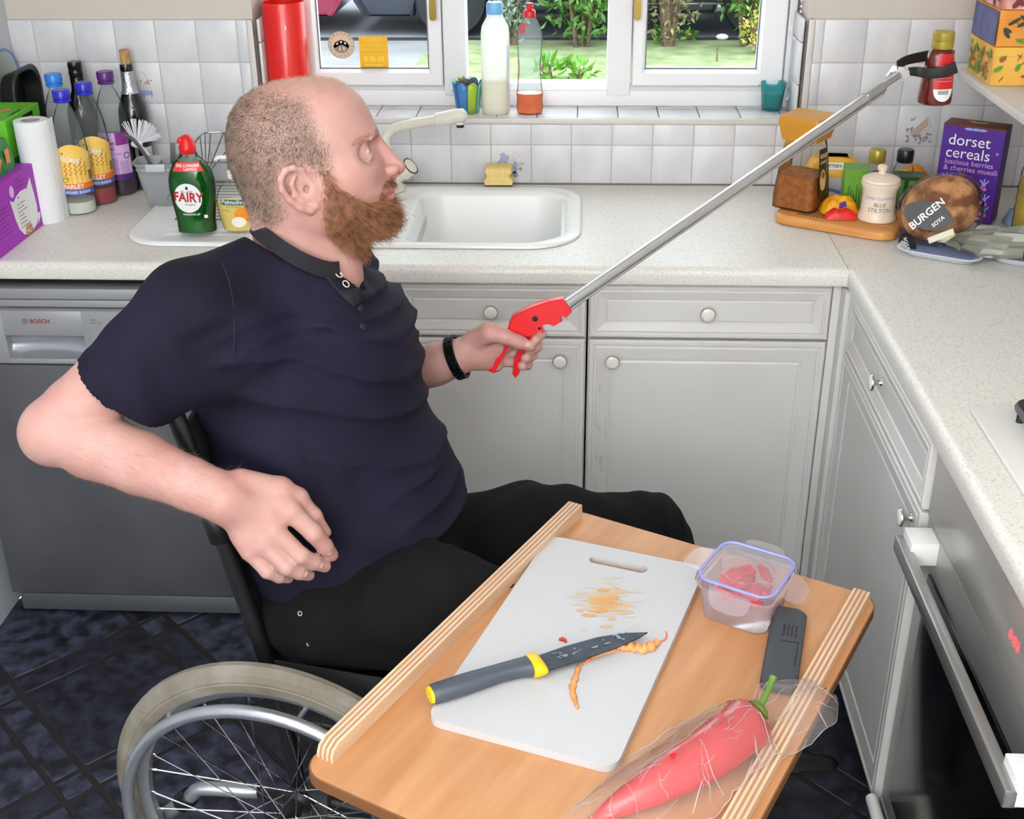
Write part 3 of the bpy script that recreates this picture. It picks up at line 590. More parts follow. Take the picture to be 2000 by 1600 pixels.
bk = thing('glass_bucket_candle', 'small teal glass bucket candle holder with wire handle at the right end of the sill', 'candle holder', (-.072, .098, SZ))
MB().lathe([(.022, 0), (.0235, .002), (.0295, .062), (.0312, .063), (.0312, .067), (.0285, .067), (.0275, .06), (.022, .008), (.001, .007)], 32, cap=False).build('glass', thin('teal_glass', (196, 240, 242), .10, .03, milky=.30, mc=(110, 206, 212)), bk)
MB().lathe([(.0215, .009), (.025, .042), (.001, .043)], 24).build('candle', mat('candle_wax', (160, 142, 126), .6, c2=(124, 110, 100), vs=60), bk); MB().tube([(0, 0, .042), (.001, 0, .05)], .001).build('wick', M_black, bk)
MB().tube(smoothpath([(-.033, 0, .060), (-.034, -.002, .056), (.0, -.03, .06), (.034, -.005, .054), (.040, 0, .04), (.036, 0, .024), (.030, -.004, .018)], 5)[16:], .0009, 6).build('wire_handle', M_alu, bk)
q = MB(); q.tube([(-.031, 0, .058), (-.036, 0, .060)], .0022, 8); q.build('handle_lug', M_alu, bk); q = MB(); q.tube([(.031, 0, .056), (.036, 0, .056)], .0022, 8); q.build('handle_lug', M_alu, bk)
sp = thing('sponge_scourer', 'yellow notched sponge with green scouring face at the back of the sink', 'sponge', (-.742, -.033, .9185)); prs = [(-.034, 0), (.034, 0), (.036, .010), (.026, .022), (.034, .034), (.032, .042), (-.031, .042), (-.034, .034), (-.027, .022), (-.036, .010)]
q = MB(); q.loft([[(x*k, y, .005+z*k) for x, z in prs] for y, k in ((-.024, .96), (-.021, 1), (.021, 1), (.024, .96))]); q.build('sponge', mat('sponge_yellow', (242, 214, 144), .9, c2=(232, 200, 124), vs=200, bump=.12, bs=500), sp, sharp=50)
MB().box(-.033, .033, -.023, .023, 0, .006, .0015).build('scouring_face', mat('scour_green', (24, 84, 66), .9, bump=.5, bs=600), sp)
# ================================================================ LEFT WORKTOP THINGS
CZ = .9103
def boxp(w, d, h, bev=.001): return MB().box(0, w, 0, d, 0, h, bev, 1)
def lines(x0, x1, y0, dy, n, h, r, short=.3):
    S = []
    for i in range(n):
        x = x0
        while x < x1*(1-short*r.random()):
            L = r.uniform(.15, .5)*(x1-x0)*.3; S.append(rect(x, min(x+L, x1), y0-i*dy, y0-i*dy+h)); x += L+(x1-x0)*.03
    return S
# purple pet food box against the left wall; printed side faces +x
pb_ = thing('pet_food_box', 'purple pet food box with white cat shaped panel at the left end of the worktop', 'box', (-1.762, -.60, CZ))
MB().box(-.135, 0, 0, .252, 0, .142, .001, 1).build('carton', mat('purple_card', (172, 44, 190), .5), pb_)
fx = plane((0, 0, 0), (0, 1, 0), (0, 0, 1), .0005); fx2 = plane((0, 0, 0), (0, 1, 0), (0, 0, 1), .0009); r_ = random.Random(2)
cat_ = [(.112, .098), (.128, .090), (.142, .097), (.165, .103), (.185, .102), (.202, .100), (.225, .118), (.232, .08), (.236, .05), (.232, .028), (.222, .014), (.2, .006), (.175, .004), (.15, .010), (.132, .028), (.122, .052)]
decal('cat_panel', [poly(cat_), poly([(.226, .010), (.244, .022), (.246, .032), (.234, .034)])], fx, M_white, pb_)
decal('print_lines', lines(.142, .222, .078, .0085, 7, .0016, r_)+lines(.15, .215, .091, .008, 1, .0025, r_), fx2, M_dk, pb_)
decal('kibble_picture', [mv(disc(0, 0, .006, .0022, 8), .180+r_.uniform(-.018, .018), .014+r_.uniform(-.009, .009), r_.uniform(0, 3)) for _ in range(24)], lambda x, y: fx2(x, y)+Vector((.00002*((x*7919) % 13), 0, 0)), mat('kibble', (206, 150, 90), .7), pb_)
decal('print_lines', lines(.15, .235, .130, .009, 4, .0018, r_)+lines(.02, .1, .09, .009, 7, .0016, r_), fx, mat('print_purple_dark', (96, 14, 110), .5), pb_)
decal('badge', [disc(.128, .113, .011, .013)], fx, mat('badge_lilac', (236, 190, 238), .5), pb_)
pch = thing('pouch_pack', 'green food pouch standing in the purple pet food box', 'packet', (-1.80, -.46, CZ+.142)); q = MB(); q.loft([[(x, y, z) for y, x in ((-.07, -.006-w), (.07, -.006-w), (.07, .006+w), (-.07, .006+w))] for z, w in ((0, .012), (.03, .012), (.062, .002), (.068, .0))]); q.build('pouch', mat('pouch_green', (40, 140, 62), .35, c2=(30, 110, 50), vs=40), pch)
decal('pouch_print', [poly([(-.03, .01), (.0, .04), (.012, .034), (-.014, .006)]), rect(.03, .05, .02, .05)], plane((.0195, 0, 0), (0, 1, 0), (0, 0, 1)), mat('pouch_orange', (230, 150, 70), .5), pch)
# kitchen roll
kr = thing('kitchen_roll', 'slim white kitchen paper roll standing on the worktop', 'paper roll', (-1.764, -.313, CZ))
q = MB(); q.lathe([(.0215, 0), (.0365, 0), (.037, .002), (.037, .228), (.0365, .230), (.0215, .230), (.0212, .0)], 40, cap=False); q.box(.036, .0375, -.002, .03, 0, .23); q.build('paper', mat('paper_white', (238, 238, 240), .9, bump=.15, bs=350), kr)
MB().lathe([(.0212, .001), (.0212, .229), (.0198, .229), (.0198, .001)], 30, cap=False).build('core', mat('card_grey', (170, 166, 166), .9), kr)
# green carton
gb = thing('green_food_carton', 'bright green food carton behind the kitchen roll', 'box', (-1.915, -.345, CZ))
MB().box(0, .108, 0, .185, 0, .235, .001, 1).build('carton', mat('green_card', (104, 196, 40), .45), gb)
fg = plane((.108, 0, 0), (0, 1, 0), (0, 0, 1), .0006); decal('black_badge', [poly([(.088, .226), (.146, .226), (.142, .212), (.128, .200), (.116, .197), (.104, .202), (.092, .213)])], fg, M_black, gb)
decal('badge_lettering', [mv(txt('Smice', .017, .02), .117, .214)], plane((.108, 0, 0), (0, 1, 0), (0, 0, 1), .001), M_white, gb); decal('picture_panel', [rect(.01, .08, .06, .15)], fg, mat('carton_darkgreen', (26, 120, 44), .5), gb)
ft = plane((0, 0, .235), (1, 0, 0), (0, 1, 0), .0006); decal('lid_picture', [mv(disc(0, 0, .03, .012), .06, .09, 1.2), mv(disc(0, 0, .012, .006), .085, .15)], ft, mat('lid_orange', (226, 130, 80), .5), gb); decal('lid_slots', [rect(.05, .056, .02, .08), rect(.095, .10, .05, .11)], plane((0, 0, .235), (1, 0, 0), (0, 1, 0), .0009), M_dk, gb)
# roasting tin leaning on the left wall, white tray with blue rim behind
def tray(name, label, loc, rot, w, h, d, m, mrim, rr_=.05):
    t = thing(name, label, 'tray', loc, rot=rot)
    def R(e, z, r): return [(x, y, z) for x, y in rrect(e, w-e, e, h-e, r, 6)]
    MB().loft([R(.012, 0, rr_*.8), R(.002, d, rr_), R(-.004, d, rr_), R(-.004, d+.003, rr_), R(.006, d+.003, rr_), R(.016, .003, rr_*.75)], cap0=True, cap1=True).build('tray_pan', m, t)
    q = MB(); q.tube(R(-.002, d+.002, rr_), .0035, 8, closed=True); q.build('rim', mrim, t); return t
Mr = FR((0, 0, 0), (0, 1, 0), (.10, 0, 1)).to_euler()
tray('roasting_tin', 'dark roasting tin leaning upright on the left wall', (-1.905, -.155, CZ+.008), FR((0, 0, 0), (0, 1, 0), (.02, 0, 1)).to_euler(), .150, .29, .035, mat('tin_black', (30, 30, 32), .4, .3), mat('tin_rim', (74, 74, 78), .3, .6))
tray('blue_rimmed_tray', 'pale tray with a blue rim standing behind the roasting tin', (-1.9175, -.155, CZ+.008), FR((0, 0, 0), (0, 1, 0), (.0, 0, 1)).to_euler(), .14, .328, .006, mat('tray_pale', (190, 196, 190), .3), mat('tray_blue', (110, 150, 210), .35), .06)
# bottles
M_pet = thin('clear_bottle', (250, 252, 252), .07, .05, milky=.10, mc=(225, 228, 228))
SQ = [(.028, 0), (.036, .004), (.037, .015), (.037, .15), (.0355, .165), (.034, .185), (.028, .215), (.019, .238), (.0135, .248), (.0135, .255)]
def capm(name, c): return mat(name, c, .3)
def squash(name, label, loc, lvl, mliq, mcap, h=1., group=None):
    t = thing(name, label, 'bottle', loc); P = [(r, z*h) for r, z in SQ]
    MB().lathe(P, 32).build('bottle_body', M_pet, t); k = [(max(.001, r-.0014), min(max(z, .002), lvl)) for r, z in P if z < lvl]+[(prof_r(P)(lvl)-.0014, lvl), (.001, lvl+.0003)]
    MB().lathe(k, 32).build('liquid', mliq, t)
    q = MB(); q.lathe([(.019, .256*h), (.0195, .2575*h), (.019, .262*h), (.0165, .263*h), (.0165, .265*h), (.0195, .266*h), (.0195, .281*h), (.018, .283*h), (.001, .283*h)], 28); q.build('cap', mcap, t); return t, prof_r(P)
M_blu = capm('cap_blue', (40, 40, 186)); M_lab = mat('label_amber', (248, 196, 84), .5, c2=(252, 214, 120), vs=14); AF = -1.2
def barley(label, loc, lvl, mliq):
    t, R = squash('barley_squash_bottle', label, loc, lvl, mliq, M_blu); L = .11
    decal('label', [gridc(-.036, .05, lambda x: -.052, lambda x: .030+.014*sin((x+.036)*46), 14, 6)], cyl(R, AF, .122), M_lab, t)
    decal('label_band_orange', [grid2(-.036, .05, 0, .014, 12)], cyl(R, AF, .062, off=.0009), mat('label_orange', (236, 118, 40), .5), t); decal('label_band_blue', [grid2(-.036, .05, 0, .011, 12)], cyl(R, AF, .050, off=.0009), mat('label_bandblue', (70, 104, 200), .5), t)
    decal('label_badge', [poly([(-.036, .002), (-.02, .006), (.004, .002), (.022, -.008), (.014, -.024), (-.004, -.018), (-.036, -.012)])], cyl(R, AF, .142, off=.0009), mat('badge_olive', (56, 52, 40), .5), t)
    W = M_white; decal('label_lettering', [mv(txt('ROBINSONS', .015, .02), -.026, -.006, -.25), mv(txt('BARLEY', .0135, .02), -.006, -.073), mv(txt('NO ADDED SUGAR', .0085, .01), -.006, -.0865)], cyl(R, AF, .142, off=.0013), W, t)
    S = []
    for j in range(5):
        x0 = -.018+.011*j
        for k in range(6): S.append(mv(disc(0, 0, .0016, .0036, 6), x0+.0016*(1 if k % 2 else -1), .010+.005*k-.002*abs(j-2), .5 if k % 2 else -.5))
        S.append(rect(x0-.0004, x0+.0004, -.012, .012))
    decal('wheat_print', S, cyl(R, AF, .090, off=.0011), mat('wheat', (196, 130, 46), .6), t); decal('label_leaf', [mv(disc(0, 0, .014, .005), -.026, 0, .3)], cyl(R, AF, .084, off=.0014), mat('leaf_green', (120, 170, 50), .5), t); decal('barcode', [rect(.034+.0018*i, .035+.0018*i, 0, .022) for i in range(7)], cyl(R, AF, .080, off=.0012), M_dk, t)
barley('barley squash bottle with dark blue cap next to the kitchen roll', (-1.712, -.247, CZ), .03, mat('cloudy_liquid', (214, 214, 200), .2))
barley('barley squash bottle with dark blue cap and red squash in its base', (-1.690, -.168, CZ), .04, mat('red_liquid', (150, 26, 40), .15))
t, R = squash('blackcurrant_bottle', 'blackcurrant squash bottle with purple cap and lilac back label', (-1.665, -.092, CZ), .055, mat('dark_cordial', (38, 14, 40), .12), capm('cap_purple', (92, 34, 120)), 1.035)
decal('label', [grid2(-.05, .034, -.05, .05, 14)], cyl(R, AF, .105), mat('label_lilac', (222, 180, 226), .5), t); decal('label_fade', [grid2(.0, .034, 0, .03, 8)], cyl(R, AF, .125, off=.0009), mat('label_magenta', (150, 40, 150), .5), t); decal('label_base', [grid2(-.05, .034, -.014, 0, 12)], cyl(R, AF, .055, off=.0009), mat('label_purple', (84, 30, 120), .5), t)
r_ = random.Random(8); decal('label_lettering', [mv(txt('HOT', .008, .02), -.03, .142-.105), mv(txt('MUG with', .010, .02), -.024, .025), mv(txt('T MUG', .011, .02), -.022, .012), mv(txt('very HOT water', .007), -.014, 0)]+lines(-.044, .0, -.012, .005, 8, .0012, r_)+lines(.004, .030, -.02, .004, 8, .001, r_)+[ringp(.022, -.006, .006, .008)], cyl(R, AF, .105, off=.0013), mat('print_violet', (70, 20, 100), .5), t)
squash('water_bottle', 'clear drinks bottle with a bright sky blue cap behind the squash bottles', (-1.775, -.128, CZ), .09, mat('pale_liquid', (200, 206, 206), .2), capm('cap_sky', (40, 130, 226)), 1.04)
M_wine = mat('dark_glass', (16, 18, 16), .06, coat=.5)
WP = [(.030, 0), (.0355, .003), (.036, .012), (.036, .175), (.034, .195), (.026, .218), (.017, .240), (.0142, .262), (.0138, .285), (.0155, .286), (.0155, .294), (.0145, .300)]
wb = thing('corked_wine_bottle', 'dark wine bottle with silver neck foil and a tall cork at the back wall', 'bottle', (-1.630, -.040, CZ)); MB().lathe(WP+[(.001, .300)], 32).build('bottle_body', M_wine, wb)
MB().lathe([(.0222, .232), (.0182, .240), (.0155, .262), (.0150, .283), (.0150, .284)], 28, cap=False).build('neck_foil', mat('silver_foil', (196, 196, 206), .25, .9, bump=.3, bs=200), wb); MB().lathe([(.0105, .300), (.0118, .304), (.0120, .330), (.0112, .333), (.001, .333)], 20).build('cork', mat('cork', (206, 166, 112), .9, c2=(180, 136, 86), vs=60), wb)
decal('back_label', [grid2(-.012, .014, -.03, .03, 6)], cyl(.036, -.55, .075), mat('label_offwhite', (220, 220, 214), .6), wb); decal('label_print', lines(-.01, .01, .02, .005, 9, .001, r_), cyl(.036, -.55, .075, off=.001), M_dk, wb)
wb = thing('capped_wine_bottle', 'dark wine bottle with black ridged cap and gold monogram', 'bottle', (-1.752, -.048, CZ)); MB().lathe(WP[:-4]+[(.0138, .29), (.001, .29)], 32).build('bottle_body', M_wine, wb)
MB().lathe([(.0150, .236), (.0160, .262), (.0160, .276), (.0168, .278), (.0168, .284), (.0160, .286), (.0160, .292), (.0168, .294), (.0168, .302), (.0155, .307), (.001, .307)], 28).build('cap', mat('cap_black', (20, 20, 22), .25), wb)
decal('gold_monogram', [mv(txt('S', .018, .0), 0, .012), mv(txt('\\', .012), -.003, .012)], cyl(.016, AF, .252, off=.0006), mat('gold_print', (206, 178, 110), .3, .8), wb); decal('gold_band', [mv(txt('IIII I', .009, .02), 0, 0)], cyl(.0185, AF, .237, off=.0008), MATS['gold_print'], wb)
# cutlery caddy with utensils and brush
cd = thing('cutlery_caddy', 'grey plastic cutlery caddy beside the green washing up liquid', 'caddy', (-1.525, -.205, CZ+.0075), rz=.1); M_cad = mat('caddy_grey', (150, 152, 156), .35)
def rc(e, z, k=0): return [(x, y, z) for x, y in rrect(-.05-e, .05+e, -.036-e, .036+e, .022, 6)]
MB().loft([rc(-.014, 0), rc(-.012, .002), rc(-.002, .07), rc(.0, .085), rc(.002, .087), rc(.0, .093), rc(.006, .102), rc(.007, .105), rc(.0045, .105), rc(-.002, .092), rc(-.006, .06), rc(-.016, .004)], cap0=True, cap1=True).build('caddy_cup', M_cad, cd)
MB().box(-.022, .022, -.047, -.043, .088, .106, .001).build('rim_clip', mat('clip_pale', (190, 192, 196), .4), cd); MB().box(-.001, .001, -.03, .03, .01, .098).build('divider', M_cad, cd)
q = MB(); ph = smoothpath([(-1.525, -.212, CZ+.03), (-1.545, -.205, CZ+.10), (-1.570, -.20, CZ+.145), (-1.590, -.195, CZ+.163), (-1.612, -.193, CZ+.165)], 5); rings = []
for i, p in enumerate(ph):
    t = i/(len(ph)-1); d = (ph[min(i+1, len(ph)-1)]-ph[max(i-1, 0)]).normalized(); n_ = Vector((0, 1, 0)); s = d.cross(n_); w_ = .0062+.003*t-.004*max(0, t-.85)/.15; rings.append([p+n_*w_*a+s*.0025*b for a, b in ((-1, -.6), (-.6, -1), (.6, -1), (1, -.6), (1, .6), (.6, 1), (-.6, 1), (-1, .6))])
q.loft(rings); tag(q.build('black_utensil', mat('utensil_grey', (74, 76, 80), .35), sharp=60), 'dark grey curved kitchen utensil standing in the cutlery caddy', 'utensil')
q = MB(); q.loft([[(-1.502+a*.006+t*.012, -.196+b*.002, CZ+.02+.13*t) for a, b in ((-1, -1), (1, -1), (1, 1), (-1, 1))] for t in (0, .5, 1)]); tag(q.build('steel_utensil', mat('steel_utensil', (130, 132, 136), .3, .8)), 'straight steel handle standing in the cutlery caddy', 'utensil')
br = thing('dish_brush', 'white dish brush with fanned bristles behind the caddy', 'brush', (-1.585, -.135, CZ))
MB().tube([(.052, -.045, .03), (.02, -.01, .10), (-.008, .0, .128)], [.005, .006, .006], 8).build('handle', M_white, br); MB().ball((-.012, 0, .132), .012, 8, sc=(1.2, .9, .8)).build('head', M_white, br)
q = MB()
for i in range(90):
    a = -.9+1.75*r_.random(); e = r_.uniform(-.35, .35); d = Vector((sin(a+.5), e, cos(a+.5)*.9)).normalized(); p = Vector((-.012+.012*d.x, .01*d.y, .134+.008*d.z)); q.tube([p, p+d*.048], [.0016, .0011], 4)
o = q.build('bristles', mat('bristle', (240, 240, 246), .6), br); o['kind'] = 'stuff'
# dish rack
dr = thing('dish_rack', 'chrome wire dish rack standing on the drainer', 'dish rack', (0, 0, .9175)); M_wire = mat('wire_chrome', (150, 150, 152), .22, 1)
X0, X1, Ya, Yb = -1.465, -1.12, -.36, -.075
top = smoothpath([(X0, Ya, .055), (X0, -.30, .070), (X0, -.20, .105), (X0+.012, -.10, .135), (X0+.045, Yb, .138), (-1.30, Yb, .138), (X1, Yb, .138)], 5); MB().tube(top, .0022, 8).build('top_rail', M_wire, dr)
fr_ = MB().tube([(X0, Ya, .055), (X1, Ya, .055), (X1, Yb, .138)], .0022, 8).build('top_rail', M_wire, dr)
MB().tube([(X0+.01, Ya+.01, .008), (X1-.01, Ya+.01, .008), (X1-.01, Yb-.005, .008), (X0+.01, Yb-.005, .008)], .002, 8, closed=True).build('base_rail', M_wire, dr)
MB().tube([(X0+.004, Yb, .064), (X1, Yb, .064)], .002, 8).build('mid_rail', M_wire, dr)
for p in top[3:24:2]: MB().tube([p, (X0+.01, p.y, .035), (X0+.012, p.y, .008)], .0014, 6).build('end_wire', M_wire, dr)
for x in (-1.40, -1.38, -1.26, -1.18): MB().tube([(x, Yb, .138), (x, Yb-.005, .008)], .0016, 6).build('upright', M_wire, dr)
for i in range(11): y = Ya+.03+i*.024; MB().tube([(X0+.01, y, .010), (X1-.01, y, .010)], .0013, 6).build('floor_wire', M_wire, dr)
# washing up liquid
fb = thing('washing_up_bottle', 'green washing up liquid bottle with red cap and round white label on the drainer', 'bottle', (-1.380, -.43, .9255), rz=.06); k = 1.
FPf = [(.036, 0, .022), (.0415, .003, .026), (.0415, .012, .027), (.0415, .028, .027), (.0465, .065, .028), (.0495, .095, .028), (.049, .118, .027), (.044, .136, .025), (.036, .150, .022), (.027, .160, .019), (.0225, .164, .017), (.0185, .168, .0165), (.0185, .173, .0165)]
def ovr(W, D, z, n=40, e=2.5): return [(W*np.sign(cos(a))*abs(cos(a))**(2/e), D*np.sign(sin(a))*abs(sin(a))**(2/e), z) for a in [2*pi*i/n for i in range(n)]]
MB().loft([ovr(w_, d_, z) for w_, z, d_ in FPf]).build('bottle_body', thin('clear_green_bottle', (238, 246, 240), .22, .04), fb)
MB().loft([ovr(w_-.0012, d_-.0012, z) for w_, z, d_ in [(.036, .0015, .022)]+FPf[1:9]+[(.030, .157, .020)]]).build('liquid', mat('green_liquid', (8, 104, 26), .08, c2=(10, 78, 20), vs=22, coat=.3), fb)
MB().lathe([(.0175, .174), (.0188, .176), (.0188, .190), (.0165, .193), (.015, .203), (.009, .210), (.004, .2125), (.001, .213)], 28, sx=.95).build('cap', mat('cap_scarlet', (228, 24, 26), .35), fb); MB().box(-.018, -.006, -.012, .012, .196, .206, .002).build('cap_spout', MATS['cap_scarlet'], fb)
ff = lambda off: (lambda x, z: Vector((x, -(float(np.interp(z, [q_[1] for q_ in FPf], [q_[2] for q_ in FPf]))*max(.05, 1-abs(x/float(np.interp(z, [q_[1] for q_ in FPf], [q_[0] for q_ in FPf])))**2.5)**(1/2.5))-off, z)))
lab = grid2(-.033, .033, .139, .158, 10, 3); decal('neck_label', [([(x*(1-.28*(z-.139)/.019), z) for x, z in lab[0]], lab[1])], ff(.0008), mat('label_red', (236, 60, 56), .5), fb); decal('neck_lettering', [mv(txt('50% LONGER', .0085, .02), 0, .151), mv(txt('LASTING', .007, .02), .006, .1435)], ff(.0013), M_white, fb)
LX, LZ = -.006, .082
def dring(cx, cz, rx, ry, m_=4, n=32):
    V = [(cx, cz)]+[(cx+rx*j/m_*cos(2*pi*i/n), cz+ry*j/m_*sin(2*pi*i/n)) for j in range(1, m_+1) for i in range(n)]; F = [(0, 1+i, 1+(i+1) % n) for i in range(n)]+[(1+(j-1)*n+i, 1+j*n+i, 1+j*n+(i+1) % n, 1+(j-1)*n+(i+1) % n) for j in range(1, m_) for i in range(n)]; return V, F
decal('round_label', [dring(LX, LZ, .030, .032)], ff(.0008), M_white, fb); decal('brand_lettering', [mv(txt('FAIRY', .0245, .03), LX+.001, LZ+.001, -.06, sy=1.15)], ff(.0013), mat('fairy_red', (188, 24, 34), .5), fb)
decal('label_small_print', [mv(txt('Original', .007), LX+.004, LZ-.014), rect(LX-.014, LX+.012, LZ+.015, LZ+.016), disc(LX, LZ+.022, .003, .004, 10)]+lines(LX-.012, LX+.012, LZ+.0125, .002, 1, .0008, r_), ff(.0013), M_dk, fb)
decal('label_white_print', [mv(txt('WASHING UP', .006, .02), LX+.004, LZ-.036, .0), rect(.024, .031, LZ-.045, LZ-.038)], ff(.0013), M_white, fb)
# hand soap
ps = thing('hand_soap_bottle', 'clear pump bottle of creamy yellow hand soap behind the shoulder', 'bottle', (-1.290, -.415, .9255)); PPf = [(.030, 0, .02), (.035, .003, .024), (.043, .035, .026), (.045, .06, .027), (.042, .08, .026), (.033, .097, .022), (.018, .108, .016), (.014, .112, .014), (.014, .118, .014)]
MB().loft([ovr(w_, d_, z, e=2.2) for w_, z, d_ in PPf]).build('bottle_body', M_pet, ps); MB().loft([ovr(w_-.0014, d_-.0014, z, e=2.2) for w_, z, d_ in [(.03, .0015, .02)]+PPf[1:4]+[(.0445, .064, .0268)]]).build('liquid', mat('soap_liquid', (240, 208, 110), .2), ps)
MB().lathe([(.015, .116), (.0155, .130), (.006, .133), (.005, .155), (.009, .156), (.009, .166), (.001, .168)], 20).build('pump', M_white, ps); MB().tube([(0, 0, .161), (-.03, -.006, .161), (-.036, -.007, .156)], .0045, 8).build('nozzle', M_white, ps)
fz = lambda off: (lambda x, z: Vector((x, -(float(np.interp(z, [q_[1] for q_ in PPf], [q_[2] for q_ in PPf]))*max(.05, 1-abs(x/float(np.interp(z, [q_[1] for q_ in PPf], [q_[0] for q_ in PPf])))**2.2)**(1/2.2))-off, z)))
decal('label', [grid2(-.030, .034, .062, .074, 12, 2)], fz(.0008), mat('label_deepgreen', (16, 92, 84), .5), ps); decal('lettering', [mv(txt('Palmolive', .0135, .01), -.002, .0685)], fz(.0013), M_white, ps); decal('small_print', [mv(txt('NATURALS', .005, sp=1.4), -.002, .0575), mv(txt('nourishing', .005), -.022, .05), ringp(-.025, .032, .006, .0065)], fz(.0009), mat('print_gold', (150, 120, 40), .5), ps)
decal('honey_picture', [dring(.018, .040, .020, .016)], fz(.0008), mat('honey_orange', (250, 150, 20), .4), ps); decal('milk_picture', [dring(.006, .024, .016, .012)], fz(.0012), mat('milk_white', (250, 240, 226), .4), ps)
# ================================================================ RIGHT WORKTOP THINGS
e1 = Vector((.87, -.493, 0)).normalized(); e2 = Vector((.493, .87, 0)).normalized(); RB = math.atan2(e1.y, e1.x)
bd = thing('wooden_board', 'honey coloured wooden bread board carrying jars in the corner', 'chopping board', (-.118, -.302, CZ), RB)
M_wood2 = mat('board_wood', (222, 158, 88), .4, c2=(204, 132, 66), vs=7, stretch=(1, 9, 9), objc=True, detail=5)
BT = .024
MB().loft([[(x, y, z) for x, y in rrect(-e, .275+e, -e, .185+e, .035, 6)] for e, z in ((-.006, 0), (-.001, .003), (0, .010), (0, .017), (-.003, .022), (-.008, BT))]).build('board_slab', M_wood2, bd)
for i in range(13): MB().box(.055+.007*i, .058+.007*i, .02, .165, BT-.0005, BT+.0004).build('crumb_slot', mat('slot_dark', (110, 66, 30), .8), bd)
BZ = CZ+BT
# coffee jar
cj = thing('coffee_jar', 'square glass coffee jar with orange brown lid and brown label on the board', 'jar', (-.044, -.245, BZ), rad(-35))
cj.scale = (1.17, 1.17, 1.08)
def sqr(h, z, r): return [(x, y, z) for x, y in rrect(-h, h, -h, h, r, 5)]
MB().loft([sqr(.038, 0, .012), sqr(.043, .003, .014), sqr(.043, .03, .014), sqr(.036, .11, .012), sqr(.033, .138, .016), sqr(.031, .144, .02), sqr(.031, .150, .02)]).build('glass', thin('jar_glass', (246, 244, 240), .2, .03), cj)
MB().loft([sqr(.037, .003, .012), sqr(.0415, .005, .013), sqr(.0415, .03, .013), sqr(.0375, .072, .012)]).build('coffee', mat('coffee_powder', (176, 112, 56), .9, c2=(150, 90, 44), vs=90), cj)
MB().loft([sqr(.036, .144, .008), sqr(.043, .180, .008), sqr(.043, .186, .008), sqr(.041, .192, .008)]).build('lid', mat('lid_caramel', (206, 140, 36), .35), cj)
for ang in (0, pi/2):
    Rz = Matrix.Rotation(ang, 4, 'Z'); ex = Rz @ Vector((0, 1, 0)); ez = Vector((-.087, 0, 1)); ez = Rz @ ez.normalized(); f_ = lambda off: plane(Rz @ Vector((.0437, 0, .028)), ex, ez, off)
    if ang == 0:
        decal('label', [rect(-.016, .016, .0, .100)], f_(.0008), mat('label_coffee', (70, 40, 26), .4), cj); decal('label_cream', [disc(.0, .035, .013, .022)], f_(.0012), mat('label_crema', (226, 186, 120), .4), cj); decal('label_cup', [disc(0, .045, .007), rect(-.014, .014, .08, .09)], f_(.0016), mat('label_brown2', (150, 90, 40), .4), cj); decal('label_lettering', [mv(txt('GOLD', .010, .02), 0, .085), mv(txt('ROAST', .008, .01), 0, .072)], f_(.002), M_white, cj)
# cheese crock
sj = thing('cheese_crock', 'cream stoneware stilton crock with knobbed lid on the board', 'jar', (.108, -.338, BZ)); M_stone = mat('stoneware', (234, 216, 196), .25)
SP = [(.038, 0), (.041, .002), (.0415, .008), (.039, .014), (.037, .022), (.0365, .06), (.038, .070), (.0415, .078), (.042, .083), (.040, .085)]
MB().lathe(SP, 40).build('crock', M_stone, sj); MB().lathe([(.0405, .0855), (.0415, .088), (.040, .092), (.030, .097), (.016, .101), (.0085, .103), (.0075, .107), (.011, .112), (.0115, .117), (.008, .121), (.001, .122)], 40).build('lid', M_stone, sj)
ga = math.atan2(-2.6, -.67)+.12; fs_ = cyl(.0368, ga, .04, off=.0008)
decal('lettering', [mv(txt('LONG CLAWSON', .0085, .015), 0, .015)], fs_, mat('print_blue', (60, 70, 110), .5), sj); decal('lettering', [mv(txt('BLUE', .0115, .0), 0, .001), mv(txt('STILTON', .0125, .0), 0, -.011), rect(-.016, -.004, -.0235, -.0228), rect(.004, .016, -.0235, -.0228), ringp(0, -.023, .0015, .0023, 12), rect(-.016, .016, -.019, -.0185)], fs_, mat('print_slate', (90, 84, 90), .5), sj)
# sweet packets
pk = thing('sweet_packet', 'open orange and yellow sweet packet on the board', 'packet', (.035, -.285, BZ), .2)
def pillow(q, w, d, h, seed, M=None, n=14, puff=.6):
    r = random.Random(seed); top = []; bot = []
    for j in range(n+1):
        a, b2 = [], []
        for i in range(n+1):
            x, y = -1+2*i/n, -1+2*j/n; k = (max(0, 1-abs(x)**3)*max(0, 1-abs(y)**3))**puff; z = k*h+(.12*h*sin(9*x+seed)*cos(7*y+seed*2)+.07*h*sin(17*x*y+seed))*k
            a.append((x*w*(1-.05*abs(y)), y*d*(1-.08*abs(x)), z+.0008)); b2.append((x*w*(1-.05*abs(y)), y*d*(1-.08*abs(x)), .0))
        top.append(a); bot.append(b2[::-1])
    q.loft(top, closed=False, cap0=False, cap1=False, M=M); q.loft(bot, closed=False, cap0=False, cap1=False, M=M); return q
pillow(MB(), .042, .028, .034, 3).build('packet_film', mat('packet_orange', (244, 150, 30), .3, c2=(250, 200, 40), vs=30), pk, sharp=60)
decal('packet_print', [poly([(-.012, .0), (.006, .004), (.004, .016), (-.01, .012)])], plane((0, -.022, .012), (1, 0, 0), (0, .5, 1), .010), mat('packet_violet', (90, 40, 150), .4), pk)
pk = thing('red_packet', 'folded red sweet wrapper at the front of the board', 'packet', (.030, -.335, BZ), RB+.5); pillow(MB(), .036, .016, .020, 5).build('packet_film', mat('packet_red', (226, 30, 26), .35), pk, sharp=60)
